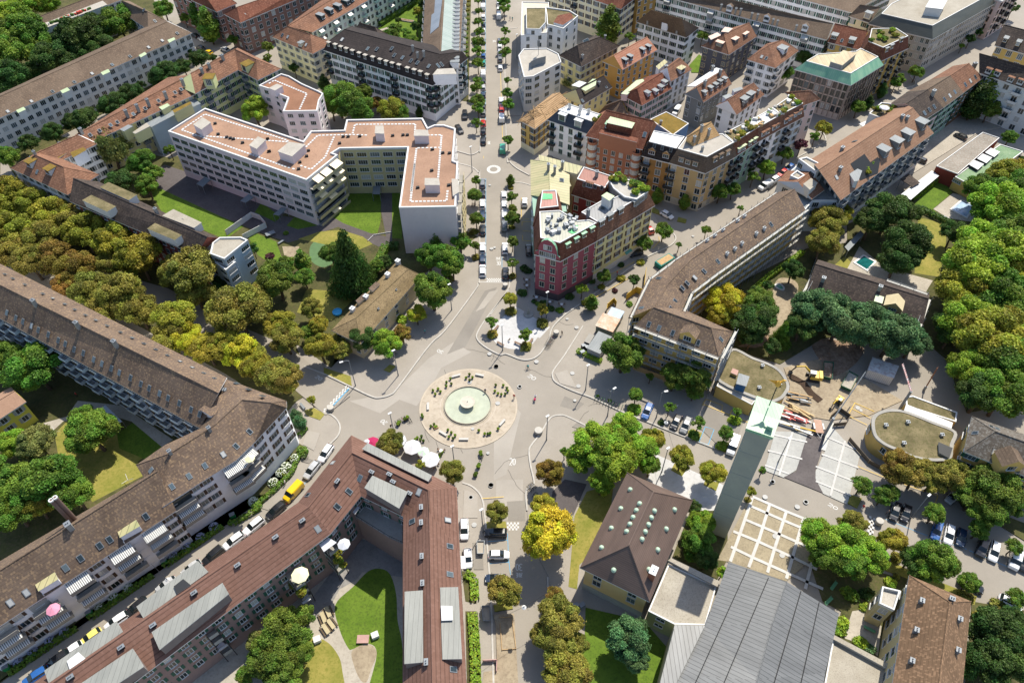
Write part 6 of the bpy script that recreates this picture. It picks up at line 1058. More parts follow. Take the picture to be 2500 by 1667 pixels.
grove('D3 1900,740,85,G 1980,315,78,G 2270,450,68,G 2290,870,80,G 1610,190,75,G 1190,40,75,G', 'along the car park street, lower right', 'left'); grove('D3 2120,1150,210,D 2050,1400,200,D 2280,1380,200,D 2250,1050,120,D', 'in the dark group at the bottom right corner', 'left')
grove('D3 920,840,68,G 860,1080,60,L 840,1140,50,L 1040,950,45,L 1010,1240,60,L 1080,1290,50,C 1250,745,50,L 1060,840,60,D 1300,700,30,O 1870,860,60,O 1980,1030,60,O 2130,940,70,O 2230,1020,60,O 1300,540,50,O', 'in the lower right gardens', 'left', kd='bush')
grove(' '.join(['A1']+['%d,%d,20,%s' % (1822-i*1.6+random.uniform(-6, 6), 10+i*38, random.choice('LGOS')) for i in range(21)]), 'in the front gardens left of the main street', 'top', kd='bush')
FLW = leafmat('white_blossom', .2)
# white-flowering garden shrubs along the curved street
def flowering(px, r_px, lab, tint=(.62, .66, .56)):
    rt = tree(px, r_px, 'S', 'bush', lab, 'shrub', 'flowering shrubs in the hedge bed', 'flowering_shrub'); cr = rt.children[0]; rr = cr.scale[0]; mb = MB()
    for i in range(90): t = random.random()*6.28; z = random.random(); q = math.sqrt(1-z*z)*rr*.98; p = Vector((q*math.cos(t), q*math.sin(t), z*rr*.85+cr.location.z)); s_ = .16; mb.box(p, (s_, s_, s_), t)
    o = mb.build('blossom', [plain('blossom_%d' % int(tint[0]*100), tint, .8, var=.1)], None, (0, 0, 0)); o.parent = rt
for i, px in enumerate(Q('C1 65,1425 225,1270 290,1190 330,1140 405,1075 D0 2080,85 1755,290 1645,375 1530,455 1420,525 1050,790 925,865 810,935 530,1150 410,1220 270,1310 145,1395')): flowering(px, 12.5 if i < 6 else 11.5, 'round shrub with white blossom in the street hedge bed, %s from the square' % ordn[i], (.62, .66, .56) if i not in (6, 7, 8, 9, 13, 14, 15, 16) else (.35, .38, .5))
def hedge(st, w_, h_, lab, dens=1.0, tint='G'):
    P = G(st); c = centroid(P); rd = random.Random(len(st)); V = []; FF = []; at = []
    for a_, b_ in zip(P[:-1], P[1:]):
        L = (b_-a_).length; d = (b_-a_)/L; n = Vector((-d.y, d.x, 0))
        for i in range(min(9000, int(L*(w_+2*h_)*22*dens))):
            t = rd.random()*L; q = rd.uniform(-1, 1)*(w_/2+h_)
            p = a_+d*t+(n*max(-w_/2, min(w_/2, q)))+Vector((0, 0, h_-max(0, abs(q)-w_/2)+rd.gauss(0, .06))); nn = Vector((rd.gauss(0, .5), rd.gauss(0, .5), 1)) if abs(q) < w_/2 else n*(1 if q > 0 else -1)+Vector((rd.gauss(0, .4),)*3)
            nn.normalize(); u = nn.orthogonal().normalized(); v = nn.cross(u); s_ = .2*rd.uniform(.6, 1.3); k0 = len(V); p = p-c; V += [tuple(p-u*s_), tuple(p-v*s_), tuple(p+u*s_), tuple(p+v*s_)]; FF.append((k0, k0+1, k0+2, k0+3)); at.append((rd.random(), rd.uniform(.2, .8)))
    me = bpy.data.meshes.new('hedge'); me.from_pydata(V, [], FF); me.materials.append(LEAF); ca = me.attributes.new('tint', 'FLOAT_COLOR', 'FACE'); ca.data.foreach_set('color', [x for a, b in at for x in (a, b, 0, 1)])
    o = bpy.data.objects.new('hedge', me); COL.objects.link(o); o.location = c; o['label'] = lab; o['category'] = 'hedge'; o['group'] = 'clipped hedges'; k = PALET[tint]; o.color = (*k, 1)
hedge('C1 510,1010 450,1040 380,1200 250,1330 120,1440 D1 60,120 D0 2150,130 1920,270 1880,260', .9, 1.0, 'clipped hedge curving along the street by the white corner block', 1, 'G'); hedge('D0 1830,290 1370,610 1350,600', .9, .9, 'clipped hedge along the street below the first arched stair tower'); hedge('D0 1260,690 760,1040 740,1020', .9, .9, 'clipped hedge between the two arched stair towers'); hedge('D0 640,1120 80,1500', .9, .9, 'clipped hedge nearest the bottom left corner')
hedge('A1 1100,225 1290,100 1480,-20', 1.6, 1.8, 'tall clipped hedge at the edge of the playground courtyard'); hedge('B3 125,1050 240,950 530,740', 1.3, 1.5, 'long bright hedge behind the scaffolded curved block', 1, 'L'); hedge('B3 1490,380 1600,440 1730,500', 1.4, 1.5, 'dark hedge beside the pale blue pool', 1, 'D'); hedge('B3 1425,300 1480,270 1650,130', 1.2, 1.2, 'bright hedge beside the long white canopy', 1, 'L')
hedge('C2 700,200 900,290', 1.0, 1.1, 'bright hedge in front of the garden huts', 1, 'L'); hedge('C1 440,900 500,830', 1.0, 1.0, 'short hedge by the corner of the white corner block'); hedge('C1 430,1010 500,1010 470,1080', 1.2, 1.0, 'small square hedge beside the bicycles'); hedge('B1 1010,960 1090,830 1150,700', 2.0, 2.0, 'thick hedge between small low house and path'); hedge('B1 1150,690 1255,690', 2.4, 1.4, 'broad low hedge behind the lavender block end wall', 1, 'D')
hedge('D1 1800,680 1870,720 1880,900', 1.6, .8, 'upper strip of leafy planting beside the E-wing of the mauve block', 1, 'L'); hedge('D1 1860,1000 1880,1300 1890,1640', 1.8, .8, 'lower strip of leafy planting beside the E-wing of the mauve block', 1, 'L')
# climbing greenery of roof gardens: potted plants as small bushes on roofs
def pots(st, zz, where, n, cat='plant'):
    P = G(st, zz); c = centroid(P)
    L = sorted((Vector(P[i % len(P)]).lerp(Vector((c.x, c.y, zz)), random.uniform(.05, .8)) for i in range(n)), key=lambda v: proj(v)[0]); cn = {}
    for q in L:
        ti = random.choice('LGYSOL'); cn[ti] = cn.get(ti, 0)+1; rt = root('potted_plant', q, '%s potted plant %s, %s from the left' % (WORD[ti], where, ordn[cn[ti]-1]), cat, 'roof garden plants'); o = link('foliage', random.choice(CROWN['bush']), rt, (0, 0, .55), random.random()*6, (random.uniform(.5, 1.1),)*3); k = PALET[ti]; o.color = (*k, 1)
        mb = MB(); mb.lathe([(.22, 0), (.3, .5), (0, .5)], (0, 0, 0), 8); p = mb.build('pot', [plain('clay_pot', (.35, .16, .09))], None, (0, 0, 0)); p.parent = rt
pots('B2 965,130 1010,90 1270,195 1275,225 1180,250 1050,130', 19.8, 'on the leafy roof garden', 26); pots('A3 1080,345 1195,385 1380,300 1290,245 1110,245', 18.1, 'on the ochre house roof', 16); pots('A2 2000,1165 2170,1050 2090,1010', 18.1, 'on the sea-green terrace roof', 8); pots('A3 370,930 530,850 440,795', 18.1, 'on the pale blue terrace roof', 12); pots('A2 830,1000 910,960 900,1010', 16.4, 'beside the terracotta roof', 5); pots('A3 1050,1290 1110,1330 1070,1430 1020,1440', 13.6, 'in the orange-tan roof cut-out', 8)
pots('D1 690,420 760,480 820,640 760,640', 8, 'on the first balcony stack ', 10); pots('D1 330,690 380,760 500,780 480,860', 7, 'on the second balcony stack', 8); pots('A3 1100,900 1330,860 1340,880 1230,950', 13, 'on the roof terrace with parasol', 12)
# ================================================================== VEHICLES
PAINTS = {'white': (.75, .76, .77), 'black': (.012, .013, .016), 'grey': (.16, .17, .18), 'silver': (.42, .43, .44), 'blue': (.02, .1, .32), 'dark blue': (.012, .03, .07), 'red': (.42, .015, .012), 'yellow': (.75, .48, .01), 'green': (.02, .28, .18), 'teal': (.02, .3, .24), 'pale yellow': (.7, .6, .15)}
PM = {}
for k, c in PAINTS.items():
    m, nt, N, L, b = newmat('paint_'+k.replace(' ', '_')); b.inputs[0].default_value = (*c, 1); b.inputs['Roughness'].default_value = .3; b.inputs['Coat Weight'].default_value = .7; b.inputs['Coat Roughness'].default_value = .06; PM[k] = m
RUB = plain('tyre_rubber', (.012, .012, .012), .8, var=0); CGL = plain('car_glass', (.012, .018, .02), .06, var=0, spec=.8); LAMP = plain('headlight_glass', (.8, .8, .78), .1, var=0); TAIL = plain('tail_light', (.35, .01, .01), .2, var=0); WALL_S = {}
def loft(mb, st, mi=0, cap=True):                    # st: (x, z0, z1, halfwidth) sections with chamfered top edges
    rings = [[(x, -w_, z0), (x, w_, z0), (x, w_, z0+(z1-z0)*.55), (x, w_*.95, z0+(z1-z0)*.85), (x, w_*.8, z1), (x, -w_*.8, z1), (x, -w_*.95, z0+(z1-z0)*.85), (x, -w_, z0+(z1-z0)*.55)] for x, z0, z1, w_ in st]
    for a, b in zip(rings[:-1], rings[1:]):
        for i in range(8): j = (i+1) % 8; mb.face([a[i], b[i], b[j], a[j]], mi)
    if cap: mb.face(rings[0], mi); mb.face(rings[-1][::-1], mi)
CARS = {}
def car_meshes(kind):
    if kind in CARS: return CARS[kind]
    P = {'hatch': (4.2, [(-2.1, .35, .75, .75), (-2.0, .25, .98, .86), (-1.3, .22, 1.0, .89), (.6, .22, .98, .9), (1.3, .22, .9, .88), (1.9, .25, .75, .8), (2.1, .35, .6, .66)], [(-1.95, .95, 1.0, .72), (-1.55, .95, 1.42, .7), (-.6, .95, 1.5, .7), (.25, .95, 1.45, .68), (1.05, .92, .97, .74)]),
         'estate': (4.7, [(-2.35, .35, .8, .78), (-2.25, .25, 1.0, .88), (-1.3, .22, 1.02, .91), (.8, .22, 1.0, .92), (1.5, .22, .92, .9), (2.15, .25, .78, .82), (2.35, .35, .6, .68)], [(-2.25, .98, 1.02, .74), (-1.9, .98, 1.45, .72), (-.6, .98, 1.55, .72), (.4, .98, 1.48, .7), (1.25, .94, .99, .76)]),
         'suv': (4.6, [(-2.3, .4, .95, .82), (-2.2, .3, 1.15, .92), (-1.3, .28, 1.15, .94), (.9, .28, 1.12, .94), (1.6, .28, 1.05, .92), (2.15, .3, .9, .86), (2.3, .4, .7, .74)], [(-2.22, 1.1, 1.2, .78), (-2.0, 1.1, 1.68, .76), (-.6, 1.1, 1.74, .76), (.45, 1.1, 1.68, .74), (1.15, 1.05, 1.12, .8)]),
         'van': (5.0, [(-2.5, .4, 1.9, .9), (-2.45, .3, 2.0, .95), (.9, .3, 2.02, .96), (1.55, .3, 1.35, .95), (2.35, .3, 1.1, .88), (2.5, .4, .7, .8)], [(.6, 1.25, 2.0, .9), (.95, 1.25, 1.96, .88), (1.62, 1.15, 1.32, .84)])}[kind]
    L, body, cab = P; mb = MB(); loft(mb, body)
    if kind == 'van': wn = MB(); loft(wn, [(x+.04, z0+.02, z1-.02, w_*1.09) for x, z0, z1, w_ in cab])
    else:
        wn = MB(); loft(wn, cab); c1, c2 = cab[1], cab[3]; loft(mb, [(c1[0]+.05, c1[2]-.06, c1[2]+.015, .62), (cab[2][0], cab[2][2]-.06, cab[2][2]+.02, .64), (c2[0]-.05, c2[2]-.06, c2[2]+.015, .6)])
        for sy in (-1, 1):
            for x in (c1[0]-.05, (c1[0]+c2[0])/2, c2[0]+.0): mb.tube([(x-.15*(x < 0), sy*.77, body[2][2]-.05), (x, sy*.62, c1[2]-.02)], .045, 4)
    wheels = []
    for x in (-L*.3, L*.31): wheels.append(x)
    w = MB(); 
    for i in range(1):
        n = 14; R1 = [(.33*math.cos(t*2*math.pi/n), .33*math.sin(t*2*math.pi/n)) for t in range(n)]
        for k in range(n): j = (k+1) % n; w.face([(R1[k][0], -.11, R1[k][1]), (R1[j][0], -.11, R1[j][1]), (R1[j][0], .11, R1[j][1]), (R1[k][0], .11, R1[k][1])])
        for sy in (-1, 1): w.face([(a, sy*.11, b) for a, b in R1][::sy]); w.face([(a*.62, sy*.118, b*.62) for a, b in R1][::sy], 1)
    hl = MB(); hl.box((0, 0, 0), (.12, .32, .14)); tl = MB(); tl.box((0, 0, 0), (.08, .16, .3)); ms = MB(); ms.box((0, 0, 0), (.12, .2, .13)); pl = MB(); pl.box((0, 0, 0), (.03, .5, .11))
    CARS[kind] = dict(L=L, body=mb.mesh('body', [PM['white']]), glass=wn.mesh('windows', [CGL]), wheel=w.mesh('wheel', [RUB, M_STEEL]), wx=wheels, hl=hl.mesh('headlight', [LAMP]), tl=tl.mesh('tail_light', [TAIL]), mr=ms.mesh('mirror', [M_BLACK]), pl=pl.mesh('number_plate', [M_TRIM]), hw=max(s_[3] for s_ in body), zt=body[1][2]); return CARS[kind]
def car(st, kind, col, label, group='cars parked on the street', cat='car', name='parked_car', ground=.0):
    q = Q(st); a, b = W(q[0], .5), W(q[1], .5); c = (a+b)/2; d = (a-b); rz = math.atan2(d.y, d.x); M = car_meshes(kind); L = M['L']; rt = root(name, (c.x, c.y, ground), label, cat, group, rz)
    bo = link('body', M['body'], rt, (0, 0, 0)); bo.material_slots[0].link = 'OBJECT'; bo.material_slots[0].material = PM[col]; link('windows', M['glass'], rt, (0, 0, 0))
    for x in M['wx']:
        for sy in (-1, 1): link('wheel', M['wheel'], rt, (x, sy*(M['hw']-.08), .33))
    for sy in (-1, 1): link('headlight', M['hl'], rt, (L/2-.2, sy*.55, .68)); link('tail_light', M['tl'], rt, (-L/2+.06, sy*.68, .82)); link('mirror', M['mr'], rt, (.75, sy*(M['hw']+.06), 1.0))
    link('number_plate', M['pl'], rt, (-L/2-.01, 0, .6)); return rt
# end points: front then rear, survey readings at bumper height
def row(data, crop, x, where, group):
    for i, t in enumerate(data.split()):
        a, b, kind, col = t.split(','); col = col.replace('_', ' '); x1 = x(float(a)) if callable(x) else x
        car('%s %.1f,%s %.1f,%s' % (crop, x1, a, x1, b), {'h': 'hatch', 'e': 'estate', 's': 'suv', 'v': 'van'}[kind], col, uniq('%s %s %s, %s from the top' % (col, {'h': 'hatchback', 'e': 'estate car', 's': 'off-roader', 'v': 'van'}[kind], where, ordn[i])), group)
row('-25,25,h,grey 40,88,v,white 118,168,h,white 182,228,h,dark_blue 233,278,h,white 322,362,h,grey 440,482,h,blue 500,535,h,teal 592,637,v,white 650,690,h,black 700,742,h,silver 758,802,h,dark_blue 862,900,h,black 905,945,e,grey 990,1037,h,red 1047,1105,h,black 1118,1190,e,black', 'A1', 1946, 'in the upper left row of main street', 'cars on the left side of the main street')
row('118,208,e,grey 212,292,h,black 296,372,e,white 380,475,e,dark_blue 495,592,e,black 642,742,e,white 748,828,h,dark_blue 830,925,e,white', 'B1', 1940, 'in the lower left row of main street', 'cars on the left side of the main street')
row('10,52,h,white 62,98,h,white 108,166,v,white 315,362,h,grey 365,408,h,white 414,455,h,white 460,515,h,grey 530,588,e,white 802,858,e,white 866,928,e,red 938,1006,v,white 1165,1285,v,green', 'A1', lambda y: 2072+y*.028, 'in the upper right row of main street', 'cars on the right side of the main street')
row('226,300,h,white 305,380,h,white 385,462,e,white 474,550,s,grey 642,745,e,white 850,945,e,black', 'B1', lambda y: 2112+y*.02, 'in the lower right row of main street', 'cars on the right side of the main street')
O = lambda st, kind, col, lab, g='single parked cars', gz=.0: car(st, kind, col, lab, g, 'van' if kind == 'van' else 'car', 'parked_van' if kind == 'van' else 'parked_car', gz)
O('B1 2287,280 2284,366', 'hatch', 'white', 'white car in the yellow-lined bays left of the wine-red building', gz=.25); O('B1 2316,668 2325,758', 'estate', 'black', 'black car in the shade beside the wine-red building', gz=.25); O('A1 1795,990 1795,915', 'suv', 'black', 'black off-roader at the corner of the black-roofed white block', gz=.14); O('A1 1768,1092 1733,1042', 'estate', 'black', 'black car turned into the side street by the lavender block', gz=.14)
SG = 'cars along the curved street'
for st, k, c, l in (('C1 610,1100 705,962', 'estate', 'white', 'white car nearest the square on the curved street'), ('C1 490,1235 595,1105', 'estate', 'silver', 'silver-grey car with sunroof behind the first white car on the curved street'), ('C1 330,1420 455,1285', 'van', 'yellow', 'bright yellow van on the curved street'), ('C1 178,1560 318,1440', 'estate', 'black', 'black estate behind the yellow van'), ('D0 2020,335 2145,232', 'suv', 'white', 'white off-roader third car below the yellow van'), ('D0 1840,462 1995,345', 'estate', 'white', 'white long car in front of the arched stair tower'), ('D0 1685,580 1812,472', 'suv', 'black', 'black car below the long white car'), ('D0 1500,680 1640,580', 'hatch', 'silver', 'silver car half hidden by the first zinc roof extension'), ('D0 1300,810 1430,722', 'hatch', 'silver', 'silver car with blue windows beside the upper roof hatch'), ('D0 1050,1010 1198,892', 'suv', 'black', 'black car between the two zinc roof extensions'), ('D0 890,1110 1030,1015', 'estate', 'white', 'white car next to the black one between the zinc roof extensions'), ('D0 690,1235 800,1155', 'hatch', 'pale yellow', 'pale yellow car seen over the lower roof extension'), ('D0 530,1345 650,1262', 'hatch', 'white', 'white car beside the white roof hatch'), ('D0 400,1430 528,1340', 'estate', 'black', 'black car mostly hidden by the lowest roof extension'), ('D0 228,1562 368,1470', 'estate', 'blue', 'bright blue car at the bottom left corner')): O(st, k, c, l, SG, .14 if l.startswith(('white car nearest', 'silver-grey', 'bright', 'black estate')) else 0)
for st, k, c, l in (('D1 1792,395 1790,225', 'estate', 'white', 'upper white car on the pavement right of the mauve block'), ('D1 1825,628 1815,468', 'hatch', 'white', 'lower white car on the pavement right of the mauve block'), ('D1 1970,340 2125,340', 'estate', 'black', 'black car across the bay under the olive tree'), ('D1 2155,520 1995,520', 'hatch', 'white', 'white van-like car alone in the blue-lined bay'), ('D1 1985,715 2110,715', 'hatch', 'dark blue', 'dark blue car hidden under the bottom street tree'),
        ('C2 1252,742 1300,632', 'estate', 'blue', 'blue car alone in the first bay of the shaded car park'), ('C2 1480,840 1540,722', 'hatch', 'black', 'black open-topped car in the shaded car park'), ('C2 1562,868 1620,738', 'estate', 'grey', 'grey car next to the black open-topped one'), ('C2 1950,1045 2000,905', 'van', 'white', 'white van parked at the foot of the tower'),
        ('D3 1270,238 1310,95', 'estate', 'black', 'larger black car by the stone bollard'), ('D3 1362,242 1395,120', 'hatch', 'black', 'smaller black car right of the larger black car'), ('D3 1612,388 1652,255', 'estate', 'blue', 'blue car on the lower right car park'), ('D3 1718,430 1748,278', 'estate', 'white', 'white car right of the blue car'), ('D3 1820,452 1845,308', 'hatch', 'dark blue', 'dark car right of the white car'), ('D3 1980,535 2025,398', 'suv', 'black', 'black off-roader in the next bay group'), ('D3 2085,572 2118,415', 'estate', 'white', 'white estate next to the black off-roader'), ('D3 2255,632 2290,480', 'van', 'white', 'white camper van by the grass strip'), ('D3 2345,640 2370,520', 'suv', 'black', 'dark red-black car cut by the right edge'), ('D3 2005,815 1815,720', 'estate', 'black', 'black car under a tree along the lower right street'), ('D3 2330,960 2140,860', 'hatch', 'white', 'white car at the kerb near the right edge'), ('C3 1720,1430 1805,1345', 'hatch', 'silver', 'silver car half under the trees before the school wing'),
        ('B2 2205,208 2275,168', 'van', 'white', 'white van on the street beside the curved roof'), ('B2 2275,162 2345,118', 'estate', 'white', 'white car in front of the white van beside the curved roof'), ('B2 1470,442 1405,405', 'hatch', 'white', 'white small car by the tan corner house'), ('A3 342,1442 395,1405', 'hatch', 'red', 'red car in the tree-lined street'), ('A3 395,1398 450,1362', 'hatch', 'blue', 'blue car next to the red one'), ('A2 1500,940 1528,900', 'van', 'white', 'white van in the alley by the grey house'), ('A0 1585,288 1615,305', 'hatch', 'black', 'dark car at the top left junction'), ('A0 1632,315 1685,340', 'hatch', 'white', 'white car at the top left junction'), ('A0 1620,385 1665,405', 'hatch', 'black', 'black car before the long grey-white block corner'), ('A0 1672,425 1738,445', 'hatch', 'yellow', 'yellow taxi-like car at the top left junction'), ('A0 1815,395 1877,425', 'hatch', 'silver', 'silver car at the top left junction'), ('A3 1800,1110 1855,1135', 'hatch', 'black', 'black car near the depot'), ('A3 1455,1300 1520,1325', 'estate', 'black', 'black car behind the orange-tan roof block'), ('B2 1275,520 1305,560', 'hatch', 'red', 'orange-red car behind the lemon building'), ('B2 1150,745 1210,730', 'hatch', 'black', 'black car under the green awning of the lemon building'), ('A2 910,850 955,858', 'estate', 'black', 'black car in the yard of the low yellow house')): O(st, k, c, l, 'cars on the car parks and side streets', .27 if l.split()[-1] in () else .13)
# ================================================================== FOUNTAIN AND SQUARE
ft = root('fountain', (c0.x, c0.y, .13), 'round fountain basin with pale green water in the middle of the square', 'fountain'); rb = (G('C1 2010,640')[0]-G('C1 1630,640')[0]).length/2; fo = Vector((c0.x, c0.y, .13)); cc = (G('C1 2010,640')[0]+G('C1 1630,640')[0])/2; ft.location = (cc.x, cc.y, .13)
STN = speckle('basin_stone', (.3, .265, .21), (.4, .36, .29), (.22, .19, .15), .5, 3, bs=.1)
mb = MB(); mb.lathe([(rb+.35, 0), (rb+.35, .1), (rb+.05, .12), (rb+.05, .42), (rb-.1, .42), (rb-.12, .0)], n=64); o = mb.build('basin', [STN]); o.parent = ft
mb = MB(); mb.lathe([(0, .12), (rb-.12, .12)], n=64); o = mb.build('water', [plain('fountain_water', (.4, .43, .33), .1, var=.12, sc=.5, spec=.6)]); o.parent = ft
mb = MB(); mb.lathe([(.5, 0), (.6, .8), (1.4, 1.15), (1.72, 1.3), (1.72, 1.42), (1.2, 1.38), (.3, 1.46), (0, 1.48)], n=40); o = mb.build('bowl', [plain('pale_bowl', (.46, .42, .35), .6, var=.1, sc=2)]); o.parent = ft
mb = MB(); mb.lathe([(.1, 1.45), (.08, 1.7), (0, 1.75)], n=8); o = mb.build('spout', [M_STEEL]); o.parent = ft
mb = MB(); r0 = rb+1.0
for i in range(72): t = i*math.pi/36; mb.face([((r0+dr)*math.cos(t+dt), (r0+dr)*math.sin(t+dt), .012) for dr, dt in ((0, 0), (.07, 0), (.07, math.pi/36), (0, math.pi/36))])
o = mb.build('drain_ring', [plain('pale_joint', (.5, .45, .38), .7)]); o.parent = ft
def two(st, h=0): q = Q(st); return W(q[0], h), W(q[1], h)
BEN = None
def bench(st, label, z=.13, mat=None, slat=False):
    global BEN; a, b = two(st, z+.4); c = (a+b)/2; d = b-a; rt = root('bench', (c.x, c.y, z), label, 'bench', 'benches on and round the square', math.atan2(d.y, d.x)); k = (mat or STN).name
    mb = MB(); mb.box((0, 0, .42), (2.1, .55, .1)); o = mb.build('seat', [mat or plain('bench_slab', (.45, .44, .41))], None, (0, 0, 0)); o.parent = rt
    for x in (-.75, .75): mb = MB(); mb.box((x, 0, .19), (.22, .45, .38)); o = mb.build('leg', [M_CONC], None, (0, 0, 0)); o.parent = rt
    if slat: mb = MB(); mb.box((0, .3, .68), (2.1, .06, .4)); o = mb.build('backrest', [mat], None, (0, 0, 0)); o.parent = rt
for st, l in (('C1 1690,400 1758,382', 'stone bench at the upper left of the round plaza'), ('C1 1885,378 1950,392', 'stone bench at the top of the round plaza'), ('C1 1493,670 1493,612', 'stone bench at the left side of the round plaza'), ('C1 1588,845 1645,880', 'stone bench at the lower left of the round plaza'), ('C1 1752,910 1822,910', 'stone bench at the bottom of the round plaza'), ('C1 2078,800 2125,748', 'stone bench at the right side of the round plaza')): bench(st, l)
BW = plain('brown_bench_wood', (.2, .13, .09)); 
for st, l in (('C2 190,115 245,140', 'brown bench on the white stone island right of the lamp'), ('C2 310,130 335,90', 'slanted brown bench by the right island tree'), ('B1 2065,1460 2110,1485', 'brown bench left of the island lamp'), ('B1 2040,1360 2065,1330', 'brown bench by the left island tree'), ('C1 448,620 480,660', 'grey bench by the corner of the white corner block'), ('B1 270,650 310,625', 'pale bench beside the table-tennis table'), ('D3 1035,1100 1135,1150', 'mint bench against the annex courtyard'), ('D3 770,800 815,740', 'upper green park bench under the lime tree'), ('D3 725,920 775,870', 'lower green park bench under the lime tree'), ('B3 1670,420 1730,445', 'grey bench by the pale blue pool')): bench(st, l, .24, BW if 'brown' in l else plain('green_bench_paint', (.12, .3, .16)) if 'green' in l or 'mint' in l else M_STEEL, 'park' in l)
PT = MB(); PT.lathe([(.0, 0), (.26, 0), (.33, .42), (.3, .45), (0, .42)], n=10); PT = PT.mesh('pot', [plain('dark_planter', (.06, .06, .055))])
def planter(px, label, z=.13, s=1., tint=None):
    s *= .72
    p = W(px, z+.5); rt = root('planter', (p.x, p.y, z), label, 'planter', 'potted shrubs on the square'); link('pot', PT, rt, (0, 0, 0), 0, (s, s, s)); o = link('shrub', random.choice(CROWN['bush']), rt, (0, 0, .72*s), random.random()*6, (.46*s, .46*s, .55*s)); k = PALET[tint or random.choice('LGSL')]; o.color = (*k, 1)
n_ = 0
for grp, st, z in (('at the top of the round plaza', 'C1 1833,380 1805,408 1835,428 1858,405', .13), ('in the upper left group of the round plaza', 'C1 1677,415 1645,445 1642,478 1685,457', .13), ('in the left group of the round plaza', 'C1 1534,513 1575,500 1595,522 1553,541', .13), ('in the upper right group of the round plaza', 'C1 2049,468 2110,470 2140,492 2148,515 2042,517 2067,537 2094,545 2127,540', .13), ('in the lower left group of the round plaza', 'C1 1443,712 1450,730 1517,806 1543,790', .13), ('at the bottom of the round plaza', 'C1 1656,836 1684,858 1716,880 1665,892 1699,905', .13), ('at the lower right of the round plaza', 'C1 1910,840 1958,868 1983,868 2003,862 2068,826', .13),
        ('between parasols and round plaza', 'C1 1405,900 1440,888 1430,915 1455,925 1388,915', .0), ('in the line below the round plaza', 'C1 1925,1022 1928,1042 1912,1125 1905,1140 1888,1195 1880,1210', 0), ('right of the big parasols', 'C1 1610,1015 1600,1035 1590,1045 1580,1065 1634,1098', 0), ('beside the parked bicycles on the square', 'C1 1325,738 1305,750 1258,775 1248,790', 0)):
    for i, px in enumerate(Q(st)): planter(px, 'potted green shrub %s, %s from the left' % (grp, ordn[sorted(Q(st)).index(px)]), z, 1.35 if 'line below' in grp or 'parked' in grp else 1.)
p = W(Q('C1 1557,815')[0], .3); rt = root('planter', (p.x, p.y, .13), 'square low planting box at the lower left of the round plaza', 'planter', 'potted shrubs on the square'); mb = MB(); mb.box((0, 0, .2), (1, .9, .4), .5); o = mb.build('box', [M_WOOD], None, (0, 0, 0)); o.parent = rt; o = link('shrub', CROWN['bush'][0], rt, (0, 0, .45), 0, (.45, .4, .25)); o.color = (*PALET['L'], 1)
# parasols
def parasol(px, r_, h_, col, label, star=None, z=0):
    p = W(px, z+h_); rt = root('parasol', (p.x, p.y, z), label, 'parasol', 'cafe parasols'); mb = MB(); n = 8
    for i in range(n):
        a, b = [Vector((r_*math.cos(t*2*math.pi/n), r_*math.sin(t*2*math.pi/n), h_-.45)) for t in (i, i+1)]; mb.face([(0, 0, h_), a, b], i % 2 if star else 0); mb.face([a, b, b-Vector((0, 0, .18)), a-Vector((0, 0, .18))], i % 2 if star else 0)
    o = mb.build('canopy', [col, star or col], None, (0, 0, 0)); o.parent = rt; mb = MB(); mb.tube([(0, 0, 0), (0, 0, h_+.1)], .035, 6); o = mb.build('pole', [M_STEEL], None, (0, 0, 0)); o.parent = rt
    mb = MB(); mb.lathe([(0, .02), (.35, .02), (.35, .1), (0, .12)], n=8); o = mb.build('foot', [M_CONC], None, (0, 0, 0)); o.parent = rt
PW = plain('off_white_canvas', (.52, .53, .56), .8, var=.04); PG_ = plain('pale_green_canvas', (.45, .6, .45), .8, var=.04); PRD = plain('wine_canvas', (.35, .015, .08), .8, var=.05); PYL = plain('pale_yellow_canvas', (.7, .68, .42), .8, var=.04)
for px, r_, c, l, s_ in (('C1 1253,912', 1.7, PW, 'white parasol half behind the rusty cafe tree', None), ('C1 1363,968', 2.0, PW, 'large white parasol in the middle of the cafe', None), ('C1 1455,1005', 1.3, PG_, 'small green and white patterned parasol', PW), ('C1 1513,1070', 2.0, PW, 'large white parasol on the right of the cafe', None), ('C1 1035,935', 1.7, PRD, 'wine-red parasol left of the cafe tree', None), ('C1 997,930', 1.0, PW, 'small white parasol beside the wine-red one', None)): parasol(Q(px)[0], r_, 2.7, c, l, s_)
for px, r_, zz, c, l in (('D1 440,672', 1.6, 11.5, PYL, 'pale yellow parasol on a planted balcony of the mauve block'), ('D1 800,420', 1.2, 11, PW, 'white parasol end on the upper balcony stack'), ('A3 1215,872', 1.4, 13.5, PW, 'white parasol on the roof terrace above the street'), ('C0 2042,1060', 1.0, 12.5, PYL, 'yellow parasol on a balcony of the white corner block'), ('D0 425,955', 1.2, 9.5, plain('pink_canvas', (.6, .25, .35), .8), 'pink parasol on a balcony of the lower white block')): parasol(Q(px)[0], r_, 2.2, c, l, None, zz)
